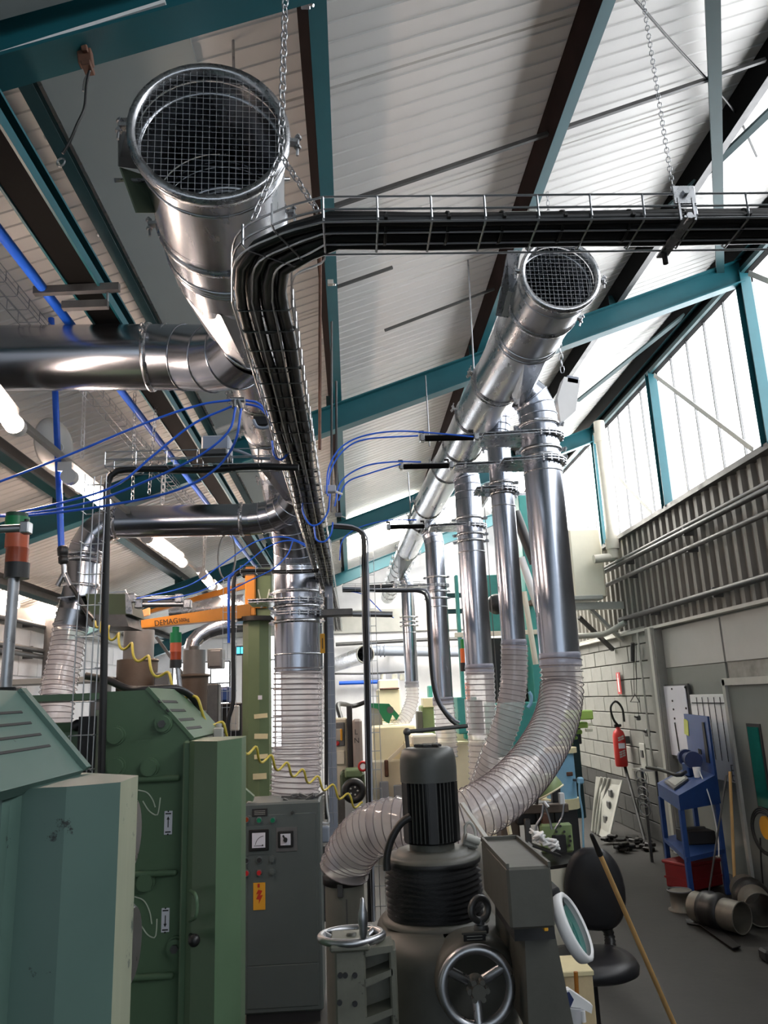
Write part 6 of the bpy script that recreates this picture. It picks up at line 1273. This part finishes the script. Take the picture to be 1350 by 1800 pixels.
p = F(.88, .9, zd(.88) + .05); t = thing('parts_box', 'dark grey box at the back of the blue bench', 'box', p); B().box(p, (.12, .16, .09), ch=.005).build('body', DSTEEL, t); B().box(p + V((0, 0, .045)), (.125, .165, .012)).build('lid', GREYM, t)
cable('white_cable', 'white cord hanging down in front of the blue bench', 'cable', [F(.74, .2, zd(.74) + .06), F(.74, -.04, .9), F(.8, -.06, .7), F(.82, -.06, .5), F(.78, -.06, .36)], .006, WHITE)
p = F(.6, .5, .46); t = thing('tool_box', 'dark tool box on the lower shelf of the blue bench', 'box', p); B().box(p, (.28, .3, .12), ch=.01).build('body', INK, t); B().box(p + V((0, 0, .07)), (.2, .04, .02)).build('handle', DSTEEL, t)
# things round the bench
p = P(1240, 1545, Z=.12); t = thing('red_crate', 'dark red plastic crate on the floor under the blue bench', 'crate', (3.2, 8.0, 0)); c = V((3.28, 8.02, 0)); rr = Matrix.Rotation(.45, 3, 'Z')
B().box(c + V((0, 0, .13)), (.46, .30, .24), rr, .012).build('body', DRED, t); B().box(c + V((0, 0, .24)), (.49, .33, .03), rr, .008).build('rim', DRED, t); B().box(c + V((0, 0, .10)), (.47, .31, .02), rr).build('rib', DRED, t)
a, b_ = P(1292, 1566, Y=7.45), P(1281, 1355, Y=7.55); a = P(1293, 1590, Z=.0); b_ = P(1283, 1356, Y=a.y + .05); t = thing('broom_handle', 'light wooden broom handle upright against the blue bench', 'handle', a, 'handles leaning at the bench'); B().cyl(a, b_, .014, n=10).build('stick', WOOD, t)
a = P(1243, 1590, Z=0); b_ = P(1277, 1362, Y=7.3); t = thing('broom_handle', 'thin grey stick leaning across the front of the blue bench', 'handle', a, 'handles leaning at the bench'); B().cyl(a, b_, .009, n=8).build('stick', DSTEEL, t)
def floorpipe(label, a, b_, r, collar):
    a, b_ = V(a), V(b_); a.z = b_.z = r + .012; d = unit(b_ - a); t = thing('duct_offcut', label, 'duct', (b_.x, b_.y, 0), 'duct offcuts on the floor'); k = B(); k.loft([k.ring(a, d, r, 30), k.ring(b_, d, r, 30)]); k.loft([k.ring(b_, d, r * .985, 30), k.ring(a, d, r * .985, 30)]); k.build('sheet', DEBRIS, t)
    B().lathe(a.lerp(b_, .42), d, [(r, -.09), (r + .02, -.085), (r + .026, -.04), (r + .014, 0), (r + .03, .04), (r + .016, .09), (r, .10)], 30, caps=False).build('collar', GREASE, t); B().torus(b_, d, r, .006, 30, 6).build('rim', DEBRIS, t); return t
floorpipe('dusty duct offcut lying open towards the aisle with a greasy collar', P(1222, 1590, Z=.14), P(1304, 1612, Z=.135), M(26, P(1304, 1610, Z=.13)), 1); floorpipe('second duct offcut lying closer to the door', (3.42, 7.28, 0), (3.22, 6.62, 0), .125, 1)
t = thing('duct_flange', 'small upright flanged ring behind the duct offcut', 'duct', P(1198, 1600, Z=0)); p = P(1198, 1600, Z=0); B().lathe(p, (0, 0, 1), [(.11, 0), (.11, .01), (.085, .015), (.085, .14), (.105, .15), (.105, .16)], 24).build('ring', DEBRIS, t); B().torus(p + V((0, 0, .16)), (0, 0, 1), .1, .008, 24, 6).build('lip', DSTEEL, t)
for i, q4 in enumerate((((1228, 1625), (1240, 1614), (1302, 1664), (1288, 1668)), ((1205, 1616), (1207, 1623), (1240, 1628), (1240, 1620)))):
    pts = [P(x, y, Z=.02 - .008 * i) for x, y in q4]; tag(B().prism(pts, (0, 0, .006)).build('rubber_strip', GREASE if i == 0 else DSTEEL, at=pts[0]), ('torn dark rubber strip on the floor before the duct offcut', 'bent grey metal strip on the floor beside the duct offcut')[i], 'strip')
# leaning panels and black rod
lp = [P(1037, 1458, Z=.02), P(1074, 1480, Z=.02)]; tpz = [P(1048, 1366, Y=11.3), P(1089, 1372, Y=10.7)]
lp = [V((3.27, 11.3, .01)), V((3.24, 10.45, .01))]; tpz = [V((3.40, 11.25, P(1055, 1365, Y=11.25).z)), V((3.55, 10.6, P(1086, 1372, Y=10.6).z))]
t = thing('leaning_panel', 'ribbed grey sheet panel leaning against the dado wall', 'panel', lp[0]); nn = (lp[1] - lp[0]).cross(tpz[0] - lp[0]).normalized(); nn = nn if nn.x < 0 else -nn
B().prism([lp[0], lp[1], tpz[1], tpz[0]], nn * .02).build('sheet', LGREY, t)
for q in (.15, .3, .45): B().tube(smooth([lp[0].lerp(lp[1], q) + nn * .03, lp[0].lerp(lp[1], q - .04).lerp(tpz[0].lerp(tpz[1], q), .5) + nn * .03, tpz[0].lerp(tpz[1], q + .1) + nn * .03], 10), .02, 6).build('rib', LGREY, t)
for q, h in ((.7, .3), (.7, .75), (.72, .55)): c = lp[0].lerp(lp[1], q).lerp(tpz[0].lerp(tpz[1], q), h) + nn * .03; B().box(c, (.03, .12, .10), ch=.01).build('boss', GREYM, t)
a, b_ = P(1137, 1492, Z=.0), P(1097, 1342, X=3.74); tag(B().cyl(a, b_, .022, n=10).build('black_rod', INK, at=a), 'long black rod leaning under the fire extinguisher', 'rod')
k = B(); base_ = V((3.25, 10.1, .05))
for i in range(24): k.box(base_ + V((R.uniform(-.2, .3), R.uniform(-.35, .3), R.uniform(-.02, .05))), (.12, .09, .04), Matrix.Rotation(R.random() * 3, 3, 'Z'), .01)
o = k.build('scrap_debris', GREASE, at=(3.25, 10.1, 0)); tag(o, 'low heap of dark scrap on the floor before the leaning rod', 'scrap'); o['kind'] = 'stuff'
t = thing('wire_stand', 'rusty narrow stand with curled wires beside the blue bench', 'stand', P(1146, 1515, Z=0)); p = P(1146, 1515, Z=0)
for dx, dy in ((0, 0), (.22, .15)): B().box(p + V((dx, dy, .5)), (.03, .03, 1.0)).build('leg', DSTEEL, t)
B().box(p + V((.1, .08, .98)), (.3, .22, .025)).build('top', LGREY, t)
for k in range(5): B().torus(p + V((-.02, -.02, .92 - k * .09)), (1, .6, .2), .07, .007, 18, 5).build('curled_wire', STEEL, t)
# chair, stick, magnifier, bottle, box
cb = P(1045, 1562, Y=4.65); t = thing('work_chair', 'black work chair with a tall rounded backrest beside the grinder', 'chair', (1.25, 4.5, 0))
rings = []
hb_, wb_ = M(70, cb), M(52, cb); axx = unit((1, -.25, 0)); ayy = unit((.25, 1, .10)); azz = axx.cross(ayy)
for sfl, dd in ((.0, -.02), (.80, -.03), (.95, -.018), (1.0, 0), (.97, .02), (.85, .035), (.0, .03)):
    rings.append([cb + axx * wb_ * sfl * math.copysign(abs(math.cos(a)) ** .75, math.cos(a)) * (1 - .16 * max(0, math.sin(a))) + azz * hb_ * sfl * math.copysign(abs(math.sin(a)) ** .8, math.sin(a)) + ayy * dd for a in [2 * math.pi * i / 36 for i in range(36)]])
B().loft(rings, True).build('backrest', mat('black_vinyl', (34, 34, 37), .38, 0, .05, 6), t)
sc_ = V((1.20, 4.42, .52)); k = B(); rs2 = []
for rr, z in ((.0, -.05), (.20, -.05), (.235, -.03), (.24, 0), (.225, .025), (.17, .035), (0, .038)): rs2.append([sc_ + V((math.copysign(abs(math.cos(a)) ** .8, math.cos(a)) * rr, math.copysign(abs(math.sin(a)) ** .8, math.sin(a)) * rr, z)) for a in [2 * math.pi * i / 36 for i in range(36)]])
k.loft(rs2, True).build('seat', mat('black_vinyl', (34, 34, 37)), t)
sp_ = smooth([P(1066, 1628, Y=4.68), P(1072, 1650, Y=4.68), P(1070, 1675, Y=4.62), P(1050, 1693, Y=4.55), P(1020, 1698, Y=4.5)], 40); B().tube(sp_, [.026 if i % 2 else .032 for i in range(41)], 12).build('bellows_stem', BLKPL, t)
B().cyl((1.20, 4.42, .10), (1.20, 4.42, .48), .028, n=14).build('column', BLKPL, t)
for i in range(5): a = i * 1.2566 + .3; B().bar((1.20, 4.42, .10), (1.20 + .28 * math.cos(a), 4.42 + .28 * math.sin(a), .06), .04, .03).build('base_arm', BLKPL, t); B().sphere((1.20 + .28 * math.cos(a), 4.42 + .28 * math.sin(a), .03), .03, 10, 6).build('castor', BLKPL, t)
bot = P(1200, 1835, Z=0); top = P(1040, 1468, Y=4.25); jn_ = bot.lerp(top, .90); jn_ = P(1055, 1503, Y=4.29); t = thing('wooden_stick', 'long pale wooden stick with a black sleeve, leaning in front of the chair', 'stick', bot); B().cyl(bot, jn_, .0145, .0125, n=12).build('shaft', WOOD, t); B().cyl(jn_, top, .0165, .011, n=12).build('sleeve', BLACK, t); B().sphere(top, .011, 10, 6).build('tip', BLACK, t)
mcn = P(1008, 1632, Y=2.62); t = thing('magnifier_lamp', 'white rimmed magnifier lamp with greenish glass beside the grinder box', 'lamp', mcn); mu = P(1036, 1688, Y=2.55) - P(980, 1576, Y=2.68); rm_ = mu.length / 2; ma = unit(unit(mu).cross(unit((.15, 1.0, .1))));
ma = ma if ma.x > 0 else -ma; mcn = (P(1036, 1688, Y=2.55) + P(980, 1576, Y=2.68)) / 2; ma = unit(ma + V((0, -.22, 0)))
B().lathe(mcn, ma, [(rm_ * .84, -.018), (rm_ * .96, -.02), (rm_, -.006), (rm_, .012), (rm_ * .90, .018), (rm_ * .84, .012)], 40, caps=False).build('rim', WHITE, t); B().lathe(mcn, ma, [(0, -.016), (rm_ * .5, -.012), (rm_ * .85, -.004)], 36, caps=False).build('lens', LENS, t)
a = P(974, 1572, Y=2.70); B().box(a, (.03, .10, .06), Matrix.Rotation(-.3, 3, 'Y'), .004).build('hinge', INK, t)
bx = P(1015, 1745, Y=4.1); t = thing('wooden_box', 'pale wooden box on the floor under the chair', 'box', (bx.x, 4.2, 0)); zt2 = P(1010, 1712, Y=4.0).z; B().box((P(1014, 1750, Y=4.05).x, 4.1, zt2 / 2), (M(50, bx), .22, zt2), ch=.006).build('body', mat('raw_plywood', (206, 188, 150), .6, 0, .12, 8), t); B().box((P(1014, 1750, Y=4.05).x, 4.1, zt2 + .004), (M(50, bx) + .012, .232, .024), ch=.004).build('lid', TAPE, t)
rod('yellowish wooden strip upright before the pale box', P(1018, 1810, Y=3.9), P(1012, 1708, Y=3.9), .010, mat('amber_wood', (170, 110, 40), .5, 0, .1, 8), 'wooden_strip', 'strip', None)
p = P(1022, 1795, Y=3.2); t = thing('spray_bottle', 'white spray bottle head with a blue collar beside the grinder column', 'bottle', p); q = lambda x, y: P(x, y, Y=3.2)
B().prism([q(990, 1742), q(1002, 1740), q(1042, 1768), q(1040, 1782), q(1020, 1772), q(1000, 1770), q(992, 1758)], (0, .035, 0)).build('trigger_head', WHITE, t); B().prism([q(992, 1746), q(1000, 1743), q(1008, 1756), q(1002, 1770), q(995, 1766)], (0, -.006, 0)).build('blue_collar', DBLUE, t); B().cyl(q(1010, 1772) + V((0, .02, 0)), q(1008, 1860) + V((0, .02, 0)), .035, n=18).build('flask', mat('clear_flask', (210, 215, 222), .2, 0, 0, trans=.35), t); B().cyl(q(1024, 1776), q(1026, 1796), .010, n=10).build('nozzle', WHITE, t)
tbz = P(1000, 1860, Y=3.2).z; B().box((p.x, 3.25, tbz / 2), (.16, .2, tbz), ch=.01).build('pedestal', GRIND, thing('low_pedestal', 'dark pedestal carrying the spray bottle', 'stand', (p.x, 3.25, 0)))
# round table machine with task lamp
TY = 4.9; tc = P(945, 1512, Y=TY); rt = M(64, tc); t = thing('round_table_machine', 'cream round machine table with dark fixtures behind the grinder box', 'machine', (tc.x, tc.y, 0))
B().lathe((tc.x, tc.y, 0), (0, 0, 1), [(rt * .75, 0), (rt * .78, tc.z - .3), (rt * .98, tc.z - .22), (rt * .98, tc.z - .02), (rt * 1.0, tc.z - .01)], 40).build('drum', CREAM2, t); B().lathe((tc.x, tc.y, 0), (0, 0, 1), [(rt * .99, tc.z - .225), (rt * 1.01, tc.z - .22), (rt * .99, tc.z - .21)], 40, caps=False).build('band', GREASE, t); B().cyl((tc.x, tc.y, tc.z - .01), (tc.x, tc.y, tc.z + .008), rt * 1.0, n=40).build('table_plate', GREASE, t)
TT = TY + .05
pbox(t, 'clamp_plate', 952, 1448, 1008, 1500, TT + .1, .05, PGREEN, .012); pbox(t, 'clamp_window', 972, 1468, 996, 1500, TT + .085, .03, INK, .004)
for x, y in ((985, 1452), (978, 1462), (992, 1462), (1002, 1470), (1003, 1478), (1001, 1486)): B().cyl(P(x, y, Y=TT + .1), P(x, y, Y=TT + .07), .008, n=8).build('cap_screw', INK, t)
pbox(t, 'fixture_block', 908, 1412, 975, 1450, TT + .25, .12, GREASE, .01); pbox(t, 'fixture_arm', 920, 1414, 1000, 1430, TT + .18, .05, BROWNM, .006); pbox(t, 'fixture_post', 975, 1380, 990, 1500, TT + .3, .06, BLKPL, .006); pbox(t, 'fixture_post', 925, 1440, 935, 1505, TT + .2, .04, DSTEEL, .004); pbox(t, 'fixture_block', 882, 1440, 915, 1495, TT + .3, .2, BROWNM, .01); pbox(t, 'jaw', 955, 1430, 968, 1480, TT + .12, .05, BROWN, .004); pbox(t, 'switch', 984, 1394, 993, 1414, TT + .1, .04, WHITE, .004)
a, b_ = P(908, 1445, Y=TT + .1), P(925, 1482, Y=TT); B().bar(P(890, 1434, Y=TT + .1), P(897, 1467, Y=TT + .08), .02, .02).build('pale_pin', CREAM, t)
for pts in ([(955, 1414), (952, 1435), (943, 1450), (941, 1468)], [(991, 1414), (988, 1436), (975, 1458)], [(958, 1416), (966, 1440), (970, 1458)]): B().tube(smooth(Q(pts, TT), 14), .007, 7).build('coolant_line', STEEL, t)
p = P(956, 1410, Y=TT); B().cyl(p, p + V((.02, -.02, -.03)), .012, n=8).build('nozzle', STEEL, t)
p = P(965, 1385, Y=TT + .1); t = thing('task_lamp', 'pale green dome task lamp above the cream round table', 'lamp', p); la = unit((.42, -.15, -.85)); rl = M(24, p)
B().lathe(p, -la, [(rl, -.3 * rl), (rl * 1.0, 0), (rl * .9, rl * .45), (rl * .65, rl * .8), (rl * .25, rl * .98), (0, rl)], 30, caps=False).build('shade', PGREEN, t); B().torus(p + la * rl * .3, la, rl, .006, 30, 6).build('rim', CREAM, t); B().cyl(p + la * rl * .2, p + la * rl * .32, rl * .6, n=20).build('bulb_plate', WHITE, t); B().cyl(p - la * rl * .2 + V((-.03, .05, 0)), p - la * rl * .7 + V((-.08, .06, 0)), rl * .5, n=16).build('socket', PGREEN, t)
B().tube(smooth([p + V((-.05, .08, 0)), p + V((-.06, .12, -.15)), V((p.x - .03, TT + .25, tc.z + .02))], 12), .01, 8).build('arm', DSTEEL, t)
k = B(); rr = R
for i in range(22): k.box(P(940 + i * 1.8, 1468 + i * .9, Y=TT - .12) + V((0, rr.uniform(-.05, .05), rr.uniform(-.012, .022))), (.06, .05, .012), Matrix.Rotation(rr.uniform(-.7, .9), 3, 'Y') @ Matrix.Rotation(rr.uniform(-1, 1), 3, 'Z'), .003)
pr = P(960, 1490, Y=TT - .12); tag(k.build('white_rag', WHITE, at=pr), 'crumpled white rag on the round machine table', 'rag')
c = P(958, 1492, Y=TT - .12); tag(B().bar(P(932, 1484, Y=TT - .15), P(982, 1502, Y=TT - .15), .12, .012).build('rag_tray', GREASE, at=c), 'dark flat tray under the crumpled white rag', 'tray')
# lime plates, blue drum
for i in range(6):
    w0, w1, y = ((1002, 1043, 1258), (996, 1034, 1276), (992, 1024, 1288), (990, 1016, 1298), (986, 1008, 1308), (984, 1004, 1316))[i]; h = (16, 10, 7, 6, 5, 4)[i]; Y = 7.2 + i * .12
    a, b_ = P(w0, y, Y=Y), P(w1, y, Y=Y); tag(B().box(((a.x + b_.x) / 2, Y + .1, a.z), (b_.x - a.x, .2, M(h, a)), ch=.008).build('lime_plate', LIME, at=a), ('lime green plate at the top of the stepped column, the widest', 'second lime green plate of the stepped column', 'third lime green plate of the stepped column', 'fourth lime green plate of the stepped column', 'fifth lime green plate of the stepped column', 'lowest lime green plate just over the blue drum')[i], 'plate', 'stepped lime plates')
t = thing('plate_stand', 'dark stand carrying the stepped lime plates', 'stand', (P(1000, 1300, Y=8.0).x, 8, 0)); pbox(t, 'post', 985, 1262, 1010, 1420, 7.95, .1, INK); pbox(t, 'foot', 975, 1420, 1020, 1530, 7.9, .3, INK)
floorpost(t, 'stem', 997, 1500, 7.95, .12, INK)
for y in (1271, 1281): pbox(t, 'pale_peg', 1030, y, 1042, y + 5, 7.4, .03, CREAM2, .003)
t = thing('blue_drum', 'sky blue drum with a label hole behind the green task lamp', 'drum', P(985, 1400, Y=6.4)); pcyl(t, 'body', 958, 1011, 1322, 1402, 6.4, SKYB, n=36); pcyl(t, 'lid', 956, 1013, 1314, 1323, 6.4, TAPE, n=36); c = P(994, 1358, Y=6.4); c.y -= M(26, c) ; B().box(c, (.05, .02, .03), ch=.004).build('bung', BROWN, t)
pcyl(t, 'pedestal', 952, 1018, 1402, 1420, 6.4, TAPE, n=24); px = P(985, 1420, Y=6.4); B().box((px.x, 6.4, px.z / 2), (.2, .2, px.z)).build('stem', INK, t)
cable('blue_cable', 'light blue twisted cord hanging beside the blue drum', 'cable', Q([(1018, 1376), (1019, 1400), (1024, 1430), (1025, 1470), (1026, 1500)], 6.2), .008, SKYB); p = P(1020, 1372, Y=6.25); t = thing('cord_bracket', 'small blue bracket on the side of the blue drum', 'bracket', p); B().box(p, (.05, .04, .05), ch=.01).build('plate', SKYB, t); B().cyl(p, p + V((-.05, .08, 0)), .01, n=8).build('pin', DSTEEL, t)
# emergency floodlight near the elbow
p = P(1000, 690, Y=4.95); t = thing('flood_light', 'white wedge shaped floodlight behind the thick drop elbow', 'lamp', p); B().prism(Q([(992, 662), (1020, 668), (1012, 722), (986, 745), (980, 700)], 5.2), (0, .12, 0)).build('housing', WHITE, t); B().box(P(1004, 672, Y=5.25), (.09, .1, .06), Matrix.Rotation(.2, 3, 'Y'), .006).build('ballast', GREYPL, t)
p = P(935, 372, Y=3.2); t = thing('purlin_cleat', 'small pale cleat on the purlin just above the cable tray', 'bracket', p); B().box(p, (.04, .03, .03), ch=.004).build('body', LGREY, t); B().box(P(905, 378, Y=3.2), (.16, .03, .02)).build('arm', LGREY, t)
for i, (x, y, Y) in enumerate(((581, 497, 4.1), (537, 6, 2.35))):
    p = P(x, y, Y=Y); t = thing('purlin_clip', ('pale clip on the teal purlin above the long tray', 'zinc clip at the upper end of the teal purlin beside the thick chain')[i], 'bracket', p, 'purlin clips'); B().box(p, (.035, .03, .03), ch=.003).build('body', LGREY if i == 0 else ZINC, t); B().cyl(p, p + V((.03, -.01, -.02)), .006, n=8).build('bolt', ZINC, t)
p = P(1346, 1690, Z=0); t = thing('rubber_foot_block', 'small black rubber block on the floor at the very edge of the view', 'block', p); B().box(p + V((.06, 0, .04)), (.16, .12, .08), ch=.015).build('body', BLACK, t)
B().prism(Q([(430, 1386), (446, 1400), (444, 1409), (430, 1407)], 5.32), (0, .06, 0)).build('green_flap', MGREEN, bpy.data.objects['control_cabinet'])
